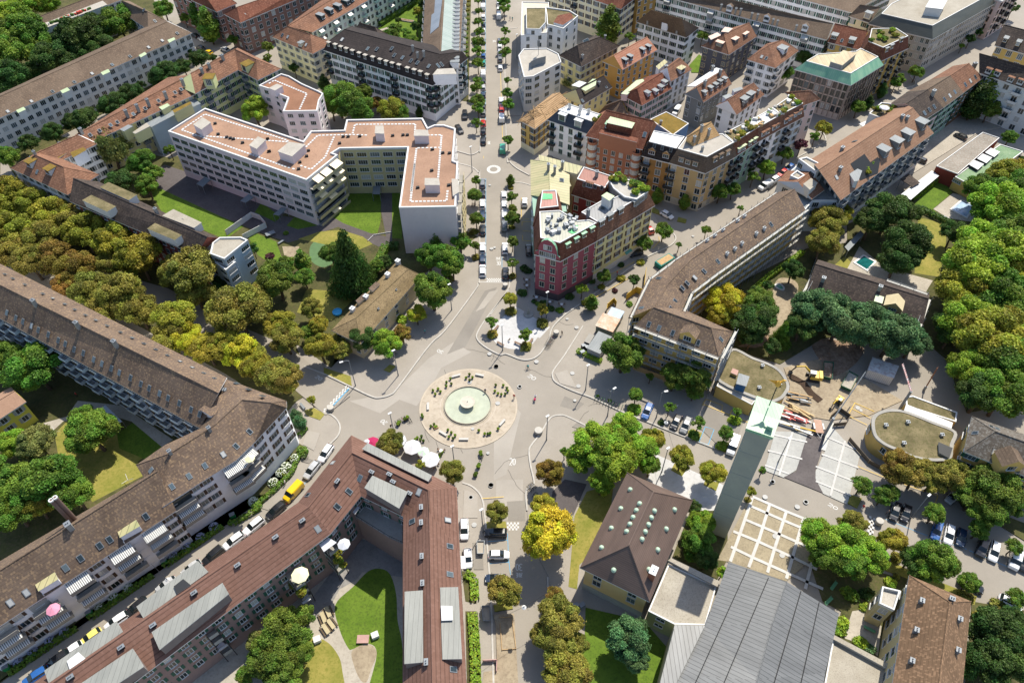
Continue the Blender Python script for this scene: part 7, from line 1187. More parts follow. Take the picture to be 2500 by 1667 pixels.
def table(px, z=0, label='', red=False):
    p = W(px, z+.7); rt = root('cafe_table', (p.x, p.y, z), label, 'table', 'cafe tables'); mb = MB(); mb.lathe([(0, .74), (.4, .74), (.4, .7), (0, .7)], n=10); o = mb.build('tabletop', [M_TRIM], None, (0, 0, 0)); o.parent = rt; mb = MB(); mb.tube([(0, 0, 0), (0, 0, .7)], .04, 5); o = mb.build('leg', [M_BLACK], None, (0, 0, 0)); o.parent = rt
    for k in range(3): 
        t = k*2.1+.4; q = root('cafe_chair', (p.x+.75*math.cos(t), p.y+.75*math.sin(t), z), '%s dark chair at the %s' % (('right-hand', 'far', 'near')[k], label), 'chair', 'cafe chairs', t); mb = MB(); mb.box((0, 0, .44), (.42, .42, .05)); o = mb.build('seat', [BW], None, (0, 0, 0)); o.parent = q; mb = MB(); mb.box((.2, 0, .68), (.04, .42, .42)); o = mb.build('backrest', [BW], None, (0, 0, 0)); o.parent = q; mb = MB(); [mb.tube([(x, y, 0), (x, y, .43)], .02, 4) for x in (-.18, .18) for y in (-.18, .18)]; o = mb.build('leg_frame', [M_BLACK], None, (0, 0, 0)); o.parent = q
for st, l in (('C1 1365,1010', 'table under the middle white parasol'), ('C1 1440,1070', 'table between the two large parasols'), ('C1 1550,1120', 'table below the right white parasol'), ('C1 1600,1005', 'white table right of the parasols'), ('C1 1290,960', 'table beside the cafe tree'), ('B2 368,1092', 'square table at the foot of the wine-red building'), ('B2 478,1130', 'table in front of the wine-red building'), ('B2 575,1150', 'table by the lime shrub of the corner cafe'), ('B2 288,950', 'table left of the wine-red building'), ('B2 290,995', 'lower table left of the wine-red building')): table(Q(st)[0], .26 if 'B2' in st else 0, l)
# street lamps
def lamp(st, label, two_arm=False, arm=0):
    t, b = Q(st); p = W(b, .1); h = 9.4; rt = root('street_lamp', (p.x, p.y, .0), label, 'street lamp', 'street lamps'); mb = MB(); mb.tube([(0, 0, 0), (0, 0, 1.5), (0, 0, h)], [.17, .12, .08], 8); o = mb.build('pole', [plain('lamp_grey', (.16, .18, .2), .4)], None, (0, 0, 0)); o.parent = rt
    if arm: mb = MB(); dx, dy = arm; mb.tube([(0, 0, h), (dx*.4, dy*.4, h+.35), (dx, dy, h+.3)], .05, 6); o = mb.build('arm', [M_STEEL], None, (0, 0, 0)); o.parent = rt
    else: dx = dy = 0
    mb = MB(); mb.box((dx, dy, h+.28 if arm else h+.05), (.85, .4, .14), math.atan2(dy, dx) if arm else .6); o = mb.build('lamp_head', [M_TRIM], None, (0, 0, 0)); o.parent = rt
for st, l, a in (('B1 2110,1290 2105,1530', 'tall grey lamp on the white stone island', 0), ('C1 1208,190 1250,393', 'lamp on the pavement left of the fountain below the bright lime tree', 0), ('C1 840,290 900,475', 'white curved-arm lamp at the end of the avenue', (-1.6, -.6)), ('C2 798,290 770,512', 'lamp right of the fountain on the wide pavement', 0), ('C2 460,715 450,922', 'lamp at the lower right kerb of the square', 0), ('B1 1668,985 1688,1198', 'lamp on the pavement near the top of the lime trees', 0), ('C1 1708,1090 1716,1165', 'lamp by the rusty tree right of the cafe', 0), ('C1 1215,850 1225,900', 'lamp beside the bicycles above the cafe', 0), ('C2 1398,530 1350,735', 'white square mast in the car park', (.9, .2)), ('C2 985,655 950,722', 'short white lamp above the big lime group', (.8, .6)), ('C2 1430,1060 1395,1180', 'slim lamp beside the parish house square', 0), ('C3 393,950 335,1100', 'dark lamp right of the tower', 0), ('D3 1560,30 1420,215', 'pale lamp over the lower right car park', 0), ('A1 1875,1340 1855,1412', 'lamp at the dotted ring crossing', 0), ('B2 455,1200 450,1262', 'small lamp by the right island tree', 0), ('D1 1945,300 1945,330', 'small post by the olive tree', 0), ('A1 2225,300 2222,480', 'dark mast by the grey five storey block', 0)): lamp(st, l, arm=a)
# advertising column style drums / stone bollards
def drum(px, label, col=M_CONC, z=0, r_=.95, h_=1.1):
    p = W(px, h_); rt = root('litter_drum', (p.x, p.y, z), label, 'bin', 'round bins at the square'); mb = MB(); mb.lathe([(r_*.8, 0), (r_, .3), (r_, h_-.15), (r_*.9, h_)], n=20); o = mb.build('body', [col], None, (0, 0, 0)); o.parent = rt; mb = MB(); mb.lathe([(r_*.98, h_), (r_*.9, h_+.06), (0, h_+.08)], n=20); o = mb.build('lid', [plain('pale_lid', (.42, .4, .36))], None, (0, 0, 0)); o.parent = rt
drum(Q('C1 692,650')[0], 'pale round drum on the checkered strip', z=.0, r_=.8); drum(Q('C2 385,838')[0], 'pale round drum by the lower right kerb'); drum(Q('B1 2126,985')[0], 'round drum by the checkered strip of the main street', r_=.7); drum(Q('C2 530,35')[0], 'round drum beside the bicycle stand', z=.2, r_=.7); drum(Q('D3 1168,240')[0], 'round drum by the lower right checkered strip', z=.2, r_=.8)
# bicycles
BK = MB(); 
def _wheel(mb, x):
    n = 12; pts = [(x+.34*math.cos(t*2*math.pi/n), 0, .34+.34*math.sin(t*2*math.pi/n)) for t in range(n+1)]; mb.tube(pts, .025, 4, cap=False)
wb_ = MB(); _wheel(wb_, 0); BW_ = wb_.mesh('wheel', [RUB]); fb = MB(); [fb.tube(q, .022, 4) for q in ([(-.5, 0, .34), (-.1, 0, .85)], [(-.5, 0, .34), (0, 0, .3)], [(0, 0, .3), (-.1, 0, .85)], [(0, 0, .3), (.4, 0, .8)], [(-.1, 0, .8), (.4, 0, .8)], [(.4, 0, .95), (.52, 0, .34)])]; BF = {c: fb.mesh('frame', [m_]) for c, m_ in (('black', M_BLACK), ('green', plain('bike_green', (.05, .4, .1))), ('red', plain('bike_red', (.4, .03, .03))), ('blue', plain('bike_blue', (.04, .15, .35))))}
sb = MB(); sb.box((-.12, 0, .9), (.26, .14, .06)); BS = sb.mesh('saddle', [M_BLACK]); hb = MB(); hb.tube([(.38, -.28, 1.0), (.42, 0, .97), (.38, .28, 1.0)], .02, 4); BH = hb.mesh('handlebar', [M_BLACK])
def bike(p, rz, col, label, group='parked bicycles'):
    rt = root('bicycle', p, label, 'bicycle', group, rz); link('frame', BF[col], rt, (0, 0, 0)); link('wheel', BW_, rt, (-.5, 0, 0)); link('wheel', BW_, rt, (.52, 0, 0)); link('saddle', BS, rt, (0, 0, 0)); link('handlebar', BH, rt, (0, 0, 0)); return rt
def bikes(st, n, where, z, cols='black', ang=0):
    a, b = two(st, z); d = (b-a); 
    for i in range(n): c = cols.split()[i % len(cols.split())]; p = a.lerp(b, (i+.5)/n); bike((p.x, p.y, z), math.atan2(d.y, d.x)+math.pi/2+ang+random.uniform(-.2, .2), c, '%s bicycle %s, %s in line' % (c, where, ordn[i]))
bikes('C2 505,75 450,165', 9, 'in the stand on the stone island', .24, 'black red blue black'); bikes('C2 840,575 1080,665', 10, 'in the shaded row of hire bikes', .24, 'green black green'); bikes('C2 300,1330 350,1290', 5, 'at the kerb below the rusty tree', .24, 'black blue'); bikes('C1 1225,800 1320,745', 5, 'beside the big pots on the square', .0, 'black red'); bikes('C1 470,1080 500,1050', 3, 'by the square hedge', .24); bikes('C2 340,1370 430,1440', 6, 'in the dark stand under the golden tree', .24, 'black green blue'); bikes('C1 1925,1070 1945,1078', 2, 'in the line of pots', 0); bikes('B1 1850,340 1880,350', 3, 'at the main street kerb', .15, 'red black'); bikes('C1 1330,770 1360,760', 2, 'in front of the pots', 0); bikes('B1 1340,1440 1360,1410', 2, 'under the pavement trees', .15, 'blue'); bikes('C1 1190,215 1230,235', 3, 'behind the left lamp', .15)
# people: one skinned body each
def person_mesh(key, top, legs, hair, pose):
    P = {'stand': [(0, 0, .95), (0, 0, 1.2), (0, .02, 1.42), (0, .02, 1.52), (0, .03, 1.68), (.1, 0, .9), (.12, .03, .5), (.11, 0, .08), (.12, .14, .03), (-.1, 0, .9), (-.12, -.12, .5), (-.11, -.25, .1), (-.12, -.12, .04), (.2, 0, 1.4), (.27, .02, 1.12), (.25, .14, .88), (-.2, 0, 1.4), (-.27, -.02, 1.12), (-.26, .05, .86), (.25, .2, .82), (-.26, .1, .79)],
         'ride': [(0, -.1, .95), (0, 0, 1.18), (0, .16, 1.38), (0, .2, 1.47), (0, .24, 1.62), (.1, -.08, .92), (.12, .28, .72), (.11, .16, .32), (.11, .28, .26), (-.1, -.08, .92), (-.12, .2, .6), (-.11, -.02, .2), (-.11, .12, .14), (.19, .14, 1.36), (.25, .3, 1.15), (.22, .48, 1.02), (-.19, .14, 1.36), (-.25, .3, 1.15), (-.22, .48, 1.02), (.22, .54, 1.0), (-.22, .54, 1.0)],
         'sit': [(0, 0, .5), (0, 0, .75), (0, .02, 1.0), (0, .04, 1.09), (0, .06, 1.24), (.1, .05, .5), (.12, .45, .5), (.11, .48, .1), (.11, .6, .05), (-.1, .05, .5), (-.12, .45, .5), (-.11, .48, .1), (-.11, .6, .05), (.2, .02, .98), (.26, .06, .72), (.18, .28, .58), (-.2, .02, .98), (-.26, .06, .72), (-.18, .28, .58), (.16, .34, .56), (-.16, .34, .56)]}[pose]
    E = [(0, 1), (1, 2), (2, 3), (3, 4), (0, 5), (5, 6), (6, 7), (7, 8), (0, 9), (9, 10), (10, 11), (11, 12), (2, 13), (13, 14), (14, 15), (2, 16), (16, 17), (17, 18), (15, 19), (18, 20)]
    Rd = [.15, .145, .15, .055, .105, .09, .065, .045, .035, .09, .065, .045, .035, .06, .045, .033, .06, .045, .033, .03, .03]
    me = bpy.data.meshes.new('body'); me.from_pydata(P, E, []); ob = bpy.data.objects.new('body_tmp', me); COL.objects.link(ob); sm = ob.modifiers.new('s', 'SKIN'); 
    for v, r_ in zip(me.skin_vertices[0].data, Rd): v.radius = (r_, r_)
    me.skin_vertices[0].data[0].use_root = True; ob.modifiers.new('u', 'SUBSURF').levels = 1; dg = bpy.context.evaluated_depsgraph_get(); m2 = bpy.data.meshes.new_from_object(ob.evaluated_get(dg)); m2.name = 'body'; bpy.data.objects.remove(ob)
    SK = plain('skin', (.5, .3, .2), .6, var=0); m2.materials.clear()
    for m_ in (SK, plain('cloth_'+top[0], top[1], .9, var=.05), plain('cloth_'+legs[0], legs[1], .9, var=.05), plain('hair_'+hair[0], hair[1], .8, var=0)): m2.materials.append(m_)
    neck, hip, kn = P[3][2], P[0][2], P[7][2]
    for f in m2.polygons:
        c = f.center; f.material_index = 3 if c.z > P[4][2]+.03 or (c.z > P[4][2]-.06 and c.y < P[4][1]-.04) else 0 if c.z > neck or abs(c.x) > .21 and c.z < P[14][2] else 1 if c.z > hip-.02 and not (pose != 'stand' and c.y > .22 and abs(c.x) < .18) else 2
    return m2
CL = {'white': (.7, .7, .7), 'navy': (.02, .03, .08), 'red': (.45, .03, .03), 'teal': (.03, .25, .25), 'grey': (.2, .2, .2), 'black': (.015, .015, .015), 'beige': (.45, .36, .25)}; PMs = {}
def person(px, label, top, legs, pose='stand', z=.0, face=None, hair='dark'):
    k = (top, legs, pose, hair)
    if k not in PMs: PMs[k] = person_mesh('p', (top, CL[top]), (legs, CL[legs]), (hair, {'dark': (.03, .02, .015), 'fair': (.4, .28, .12)}[hair]), pose)
    p = W(px, z+.9); rt = root('person', (p.x, p.y, z), label, 'person', None, face if face is not None else random.random()*6); link('body', PMs[k], rt, (0, 0, 0)); return rt
def rider(px, label, top, legs, rz, col='black', z=0, cargo=None):
    p = W(px, .8); person(px, label, top, legs, 'ride', z, rz-math.pi/2); b_ = bike((p.x, p.y, z), rz, col, label.replace('person', 'bicycle under the rider', 1), 'ridden bicycles')
    if cargo: mb = MB(); mb.box((-.75, 0, .75), (.5, .45, .4)); o = mb.build('cargo_box', [PRD], None, (0, 0, 0)); o.parent = b_
rider(Q('C2 300,320')[0], 'person in teal top with rucksack cycling above the number twenty', 'teal', 'beige', 2.2); rider(Q('C2 358,565')[0], 'person in white top cycling right of the fountain, red box behind', 'white', 'black', 1.4, cargo=True)
for px, l, t, g, po, z in (('C2 578,40', 'person in black walking beside the bicycle stand', 'black', 'black', 'stand', 0), ('C2 150,92', 'person sitting on the white stone island', 'grey', 'beige', 'sit', .1), ('C2 185,560', 'person standing at the right rim of the round plaza', 'red', 'black', 'stand', .13), ('C1 1962,515', 'person in navy standing at the fountain basin', 'navy', 'black', 'stand', .13), ('C1 1190,805', 'person in black walking left of the bicycles', 'black', 'grey', 'stand', 0), ('C1 1468,30', 'person in blue under the pavement trees', 'teal', 'navy', 'stand', .15), ('C1 1440,1075', 'person in beige at the table between the parasols', 'beige', 'grey', 'sit', 0), ('C1 320,1265', 'person beside the yellow van at the hedge', 'white', 'navy', 'stand', .15), ('C2 1520,645', 'person in white crossing the shaded car park', 'white', 'grey', 'stand', .2), ('D3 1035,125', 'person in red and white on the pavement by the small trees', 'red', 'white', 'stand', .2), ('D3 1235,165', 'person by the larger black car', 'grey', 'navy', 'stand', .2), ('C0 622,545', 'person in red in the shade of the long courtyard', 'red', 'black', 'stand', .2), ('A1 2165,150', 'person in white on the upper right pavement', 'white', 'navy', 'stand', .15), ('A1 2185,155', 'person in teal on the upper right pavement', 'teal', 'navy', 'stand', .15), ('B2 848,1020', 'person in teal on the pavement by the wine-red building', 'teal', 'grey', 'stand', .2), ('B2 1030,895', 'person in red by the lemon building', 'red', 'black', 'stand', .2), ('B2 300,1215', 'person standing at the top of the white stone island', 'grey', 'grey', 'stand', .2)): person(Q(px)[0], l, t, g, po, z)
# ================================================================== BALCONIES, YARDS, BUILDING SITE
def stack(st, levels, lab, z0=2.6, dz=2.75):
    P = ccw([p.xy for p in G(st, z0+dz*(levels-1))]); c = centroid(P); rt = root('balcony_tower', c, lab, 'balconies', 'planted balcony towers of the mauve block')
    for k in range(levels):
        z = z0+dz*k; mb = MB(); mb.prism(P, z-.2, z, 0, 0, True); o = mb.build('balcony', [M_CONC], rt); mb = MB(); n = len(P)
        for i in range(n): a, b = P[i], P[(i+1) % n]; mb.face([(*a, z), (*b, z), (*b, z+.95), (*a, z+.95)])
        mb.build('rail', [plain('rail_mesh', (.3, .31, .3), .6)], None, rt.location).parent = o
    mb = MB(); [mb.tube([(*p, 0), (*p, z0+dz*levels-.6)], .08, 5) for p in P]; mb.build('post', [M_BLACK], rt)
stack('D1 610,440 700,385 760,470 690,530', 4, 'planted balcony tower in the inner bend of the mauve block'); stack('D1 300,660 395,610 470,700 385,760', 4, 'planted balcony tower on the west wing of the mauve block')
stack('D0 1640,1130 1720,1080 1800,1160 1720,1215', 4, 'planted balcony tower below the long zinc extension of the mauve block')
def slab(st, h_, t, name, lab, cat, mat, group=None, z=None):
    P = ccw([p.xy for p in G(st, h_)]); rt = root(name, centroid(P), lab, cat, group); mb = MB(); mb.prism(P, h_-t, h_, 0, 0, True); mb.build('sheet', [mat], rt); return rt, P
for st, h_, l, m_ in (('D1 600,430 680,375 745,415 640,492', 12.6, 'white awning over the upper balcony tower', PW), ('D1 448,895 505,835 535,880 470,920', 3.0, 'white shade sail at the foot of the west balcony tower', PW), ('D1 870,160 905,105 935,130 895,185', 11.4, 'small white awning at the terrace corner', PW), ('D0 1770,1275 1815,1225 1865,1255 1790,1310', 6, 'grey-pink sail beside the lower balcony tower', plain('dusty_canvas', (.5, .45, .45))), ('C0 795,685 862,632 1000,765 940,808', 2.8, 'grey corrugated pergola roof in the long courtyard', seam('corrugated_grey', (.36, .41, .48), (.46, .5, .56), .3, .1, .3)), ('D1 1760,525 1800,525 1805,630 1765,630', 3, 'white awning beside the lower white car', PW), ('D1 1745,945 1765,945 1778,1085 1758,1085', 6, 'white awning on the E-wing of the mauve block', PW)):
    rt, P = slab(st, h_, .08, 'awning_sail', l, 'awning', m_); mb = MB(); [mb.tube([(*p, .1 if h_ < 4 else h_-2.2), (*p, h_-.08)], .05, 4) for p in P]; mb.build('post', [M_STEEL], rt)
rt, P = slab('A3 790,1195 1000,1060 1060,1085 840,1185', 5.2, .2, 'awning_sail', 'long white fabric roof in front of the orange-tan roof', 'awning', F_WHT); slab('A3 1000,1015 1095,975 1180,980 1060,1065', 5.6, .2, 'awning_sail', 'upper white fabric roof in front of the orange-tan roof', 'awning', F_WHT)
# roof terrace block with parasol (end of the orange-tan building)
b = Bld('terrace_building', 'flat roof terrace with plants, white parasol and seats north of the orange-tan roof', 'A3 1200,900', wallm('terrace_white', (.6, .6, .58)), 3, 2.8, 3)
b.flat('A3 1080,930 1180,840 1290,850 1360,870 1230,985', 13.2, F_SED, .3, .3)
parasol(Q('A3 1210,872')[0], 1.5, 2.3, PW, 'white parasol on the roof terrace above the tree-lined street', None, 13)
for st, l in (('D1 665,965 690,1020', 'upper picnic table by the gravel path'), ('D1 630,1010 650,1060', 'second picnic table by the gravel path'), ('D1 680,1060 725,1120', 'third picnic table by the gravel path'), ('D1 640,1100 680,1160', 'lowest picnic table by the gravel path')):
    a, b_ = two(st, .3); c = (a+b_)/2; d = b_-a; rt = root('picnic_table', (c.x, c.y, .14), l, 'picnic table', 'picnic tables', math.atan2(d.y, d.x)); PW_ = plain('pale_picnic_wood', (.42, .36, .22))
    mb = MB(); mb.box((0, 0, .74), (2.2, .75, .08)); o = mb.build('tabletop', [PW_], None, (0, 0, 0)); o.parent = rt
    for s_ in (-1, 1): mb = MB(); mb.box((0, s_*.75, .44), (2.2, .26, .07)); o = mb.build('seat', [plain('dark_picnic_wood', (.1, .07, .04))], None, (0, 0, 0)); o.parent = rt
    for x in (-.7, .7): mb = MB(); mb.box((x, 0, .4), (.08, 1.4, .08)); mb.box((x, 0, .35), (.08, .08, .7)); o = mb.build('leg_frame', [M_BLACK], None, (0, 0, 0)); o.parent = rt
def thingbox(px, size, rz, mats, name, lab, cat, z=.15, parts=(), group=None):
    p = W(px, z+size[2]/2); rt = root(name, (p.x, p.y, z), lab, cat, group, rz); mb = MB(); mb.box((0, 0, size[2]/2), size); o = mb.build('body', mats[0], None, (0, 0, 0)); o.parent = rt
    for nm, c, s_, m_ in parts: mb = MB(); mb.box(c, s_); o = mb.build(nm, m_, None, (0, 0, 0)); o.parent = rt
    return rt
BX = (('lid', (0, 0, 1.13), (1.1, .85, .08), M_STEEL), ('wheel', (.4, .35, .08), (.1, .08, .16), RUB), ('wheel', (-.4, .35, .08), (.1, .08, .16), RUB))
for px, l, c in (('D2 690,935', 'left grey waste container by the parish house', M_STEEL), ('D2 742,932', 'right grey waste container by the parish house', M_STEEL), ('C2 755,152', 'left dark waste container by the huts', M_BLACK), ('C2 785,165', 'right dark waste container by the huts', M_BLACK), ('C2 745,205', 'low grey-blue container at the hedge by the huts', M_STEEL), ('D0 1345,570', 'green waste container at the first arched door', plain('container_green', (.02, .22, .06))), ('D0 730,990', 'green waste container at the second arched door', plain('container_green', (.02, .22, .06))), ('D0 1905,195', 'green waste container at the square doorway', plain('container_green', (.02, .22, .06))), ('D0 50,1440', 'green waste container at the bottom left corner', plain('container_green', (.02, .22, .06)))): thingbox(Q(px)[0], (1.05, .8, 1.1), .5, (c,), 'waste_container', l, 'container', .2, BX, 'waste containers')
thingbox(Q('C2 880,150')[0], (3.4, 6.2, 2.6), -.55, (seam('hut_grey_metal', (.2, .22, .24), (.3, .32, .34), .4, .1, .3),), 'garden_hut', 'grey metal hut with two roof panels behind the round tree', 'hut', .2, (('roof_sheet', (0, 0, 2.65), (3.7, 6.5, .12), S_ZN),)); thingbox(Q('C2 800,105')[0], (1.4, 3, 1.5), -.5, (M_BLACK,), 'garden_hut', 'small low hut with white lid beside the poplar', 'hut', .2, (('lid', (0, 0, 1.55), (1.5, 3.1, .1), M_CONC),))
thingbox(Q('B2 950,1330')[0], (4.4, 4.6, 2.6), -.5, (plain('rusty_green_wall', (.14, .16, .12)),), 'garden_hut', 'green hut with rust-streaked white roof beside the poplar', 'hut', .2, (('roof_sheet', (0, 0, 2.66), (4.8, 5, .12), speckle('rusty_sheet', (.5, .3, .18), (.62, .58, .52), (.4, .2, .1), .6, 1)),)); thingbox(Q('B2 1010,1260')[0], (3.2, 3.6, 2.4), -.5, (M_STEEL,), 'garden_hut', 'hut with pale blue roof sheet above the rusty one', 'hut', .2, (('roof_sheet', (0, 0, 2.46), (3.5, 3.9, .12), plain('blue_sheet_roof', (.42, .52, .65))),))
def hoarding(st, h_, mat, lab, name='hoarding', z=.15):
    P = G(st); c = centroid(P); rt = root(name, c, lab, 'fence', 'site fences'); 
    for a, b in zip(P[:-1], P[1:]): mb = MB(); d = b-a; m_ = (a+b)/2; mb.box((m_.x, m_.y, h_/2+z), (d.length, .1, h_), math.atan2(d.y, d.x)); mb.build('panel', [mat], rt); mb = MB(); mb.tube([(a.x, a.y, 0), (a.x, a.y, h_+z+.15)], .07, 5); mb.build('post', [M_WOOD], rt)
YH = plain('yellow_board', (.5, .33, .04)); hoarding('B2 1100,1120 1180,1060 1240,1080 1260,900', 2.2, YH, 'yellow board fence around the yard by the bend of the curved roof'); hoarding('B2 940,1230 945,1190 1000,1140 1020,1170', 1.8, YH, 'small yellow board corner by the street below the curved roof'); hoarding('C2 1160,345 1400,430 1430,470', 1.6, plain('tan_board', (.42, .27, .12)), 'tan timber hoarding in front of the yellow scaffolded block'); hoarding('B0 1860,590 2070,440 2140,465 2190,525 2000,625', 1.9, plain('white_board', (.6, .6, .58)), 'white board fence around the small site at the end of the lawn'); hoarding('B1 1000,640 1050,590 1195,565', .3, M_TRIM, 'low white edging across the dark path')
hoarding('C3 910,925 1070,1110 1230,1200', 1.2, plain('dark_rail', (.1, .08, .06)), 'dark rail fence round the oval pavilion yard'); hoarding('C3 760,740 830,680 915,740 880,800 780,810', 1.2, plain('dark_rail', (.1, .08, .06)), 'dark square railing round the pit'); hoarding('A3 440,1420 250,1568', .9, M_BLACK, 'thin railing along the upper street'); hoarding('D1 1945,1395 2060,1390 2055,1480', 1, plain('red_white_rail', (.5, .3, .28)), 'red and white barrier by the road works'); hoarding('D1 2080,1035 2180,1030 2215,1290 2100,1300 2085,1080', .3, M_WOOD, 'timber edging of the excavated strip in the street'); hoarding('B3 545,1060 640,790', 1.1, M_STEEL, 'rail at the west end of the school building')
mb = MB(); P = [p.xy for p in smooth_('D1 2100,1080 2150,1075 2160,1110 2140,1145 2100,1140')]; mb.face([(*p, .2) for p in ccw(P)]); struct('street_pit', mb, [M_DARK]); S_('road_works', 'D1 2030,1010 2200,1000 2240,1700 1930,1700 1950,1480 2060,1460 2050,1100', G_SAND)
for st, l in (('D1 1892,398 1958,398 1952,505 1895,505', 'upper grey debris trough beside the parked cars'), ('D1 1932,930 2000,930 2005,1055 1942,1055', 'lower grey debris trough beside the flower bed'), ('C3 710,270 795,280 780,415 700,395', 'dark skip filled with rubble on the school site'), ('C3 918,350 995,390 935,510 848,470', 'green-edged skip loaded with gravel on the school site')):
    P = ccw([p.xy for p in G(st, 1.3)]); rt = root('skip', centroid(P), l, 'skip', 'skips'); mb = MB(); Pi = offset(P, -.12); n = len(P)
    lo = offset(P, -.25)
    for i in range(n): j = (i+1) % n; mb.face([(*lo[i], .15), (*lo[j], .15), (*P[j], 1.3), (*P[i], 1.3)]); mb.face([(*P[i], 1.3), (*P[j], 1.3), (*Pi[j], 1.3), (*Pi[i], 1.3)]); mb.face([(*Pi[j], .7), (*Pi[i], .7), (*Pi[i], 1.3), (*Pi[j], 1.3)])
    mb.build('tub', [plain('skip_paint', (.03, .1, .06)) if 'school' in l else M_STEEL], rt); mb = MB(); mb.face([(*p, .95) for p in Pi]); mb.build('load', [G_DIRT if 'dark' in l else G_PATH], rt)
def excavator(px, rz, lab, s=1.):
    p = W(px, 1.2); YP = plain('machine_yellow', (.62, .42, .06), .45); rt = root('excavator', (p.x, p.y, .16), lab, 'excavator', 'excavators', rz); rt.scale = (s, s, s); A = lambda n, mb, m_: setattr(mb.build(n, m_, None, (0, 0, 0)), 'parent', rt)
    for sy in (-1, 1): mb = MB(); mb.box((0, sy*.95, .4), (3, .5, .75)); A('track', mb, [M_BLACK])
    mb = MB(); mb.box((-.5, 0, 1.35), (2.6, 2.2, .9)); mb.box((-1.5, 0, 1.5), (.8, 2.3, 1.1)); A('body', mb, [YP]); mb = MB(); mb.box((.5, .5, 2.1), (1.3, 1.0, 1.5)); A('cab', mb, [CGL]); mb = MB(); mb.box((.5, .5, 2.9), (1.4, 1.1, .1)); A('cab_roof', mb, [F_WHT]); mb = MB(); mb.tube([(.6, -.3, 1.5), (2.6, -.3, 3.6), (4.4, -.3, 3.0)], [.3, .22, .18], 6); A('boom', mb, [YP]); mb = MB(); mb.tube([(4.4, -.3, 3.0), (5.2, -.3, 1.0)], [.18, .12], 6); A('arm', mb, [M_BLACK]); mb = MB(); mb.lathe([(0, 0), (.45, .1), (.55, .6), (.2, .8)], (5.2, -.3, .2), 7); A('bucket', mb, [M_BLACK])
excavator(Q('C3 625,395')[0], 2.9, 'larger yellow excavator on the school site by the rubble'); excavator(Q('C3 835,590')[0], 3.9, 'small excavator with white cab roof on the sandy site', .62)
# container with dirty roof, trench, timber stacks, trailer, crane boom
P = ccw([p.xy for p in G('C3 1110,245 1320,315 1280,412 1075,345', 3.0)]); rt = root('site_container', centroid(P), 'white site container with dirty leaf-covered roof', 'container'); mb = MB(); mb.prism(P, .15, 2.9); mb.build('body', [seam('container_wall', (.5, .5, .5), (.6, .6, .6), .4, .2, .3)], rt); mb = MB(); mb.prism(offset(P, .12), 2.9, 3.05, 0, 0, True); mb.build('roof', [speckle('dirty_white', (.4, .38, .36), (.6, .6, .6), (.22, .1, .08), .5, 1.4)], rt)
mb = MB(); ribbon(G('C3 430,400 540,460 600,540 680,605'), 1.8, .24, mb); struct('open_trench', mb, [speckle('trench_soil', (.03, .02, .015), (.07, .045, .03), (.1, .07, .05))])
def pile(st, n, z, mats, lab, name, cat, ln=(1.5, 3.5)):
    P = G(st); c = centroid(P); rt = root(name, c, lab, cat); base = math.atan2((P[1]-P[0]).y, (P[1]-P[0]).x)
    for i in range(n): q = Vector(P[i % len(P)]).lerp(c, random.uniform(.1, .95)); mb = MB(); mb.box((q.x, q.y, z+random.random()*.7), (random.uniform(*ln), .3, .14), base+random.uniform(-.15, .15)); mb.build('board', [mats[i % len(mats)]], rt)
BRD = plain('stacked_board', (.5, .38, .2)); RW = plain('red_white_board', (.5, .12, .1)); pile('C3 420,620 580,710 560,740 400,690', 26, .25, [BRD, M_WOOD, BRD], 'stack of pale planks beside the tower on the site', 'plank_stack', 'planks'); pile('C3 385,690 560,760 540,790 370,740', 22, .25, [RW, M_TRIM, RW], 'heap of red and white barrier boards beside the tower', 'barrier_boards', 'boards'); pile('C3 430,540 580,570 570,640 440,600', 24, .25, [M_STEEL, M_BLACK, M_WOOD], 'heap of scaffold tubes and rubble beside the round pavilion', 'tube_heap', 'tubes')
pile('C3 350,780 560,850 540,870 360,800', 9, .3, [M_TRIM, M_TRIM, YH], 'white beams laid along the paved square by the tower', 'beam_stack', 'beams', (3, 6))
p = W(Q('C3 665,810')[0], .8); rt = root('trailer', (p.x, p.y, .2), 'white flatbed trailer on the dark ramp', 'trailer', None, 1.45); A = lambda n, mb, m_: setattr(mb.build(n, m_, None, (0, 0, 0)), 'parent', rt)
mb = MB(); mb.box((0, 0, .7), (3.6, 1.7, .2)); A('bed', mb, [plain('rusty_bed', (.4, .25, .18))]); mb = MB(); mb.tube([(-1.8, -.6, .6), (-3.1, 0, .55), (-1.8, .6, .6)], .07, 5); A('drawbar', mb, [M_TRIM])
for sy in (-1, 1): mb = MB(); mb.box((0, sy*1.0, .75), (1.6, .3, .35)); A('mudguard', mb, [M_TRIM]); mb = MB(); mb.box((0, sy*1.0, .35), (.6, .2, .6)); A('wheel', mb, [RUB])
def boom(a, b, lab, mat, r_=.22):
    A_, B_ = W(Q(a[0])[0], a[1]), W(Q(b[0])[0], b[1]); rt = root('crane_boom', (A_.x, A_.y, 0), lab, 'crane'); mb = MB(); mb.tube([A_, B_], r_, 5); d = (B_-A_); 
    for i in range(12): q = A_+d*(i/12); mb.tube([q, q+d/12+Vector((0, 0, .5))], .05, 4)
    mb.build('lattice', [mat], rt); mb = MB(); mb.tube([(A_.x, A_.y, 0), A_], .3, 6); mb.build('mast', [M_STEEL], rt)
boom(('C3 1425,520', 9), ('C3 1355,300', 9.5), 'red and white crane jib over the shaded yard', speckle('jib_red_white', (.55, .1, .07), (.65, .63, .6), (.6, .6, .6), 1.2, 1)); boom(('C3 790,740', 7), ('C3 1050,365', 7.5), 'grey concrete pump arm across the site', M_STEEL, .13); boom(('C3 1550,480', 1.5), ('C3 1640,330', 7), 'rusty ladder-like boom behind the school building', plain('rust', (.3, .13, .07)), .15)
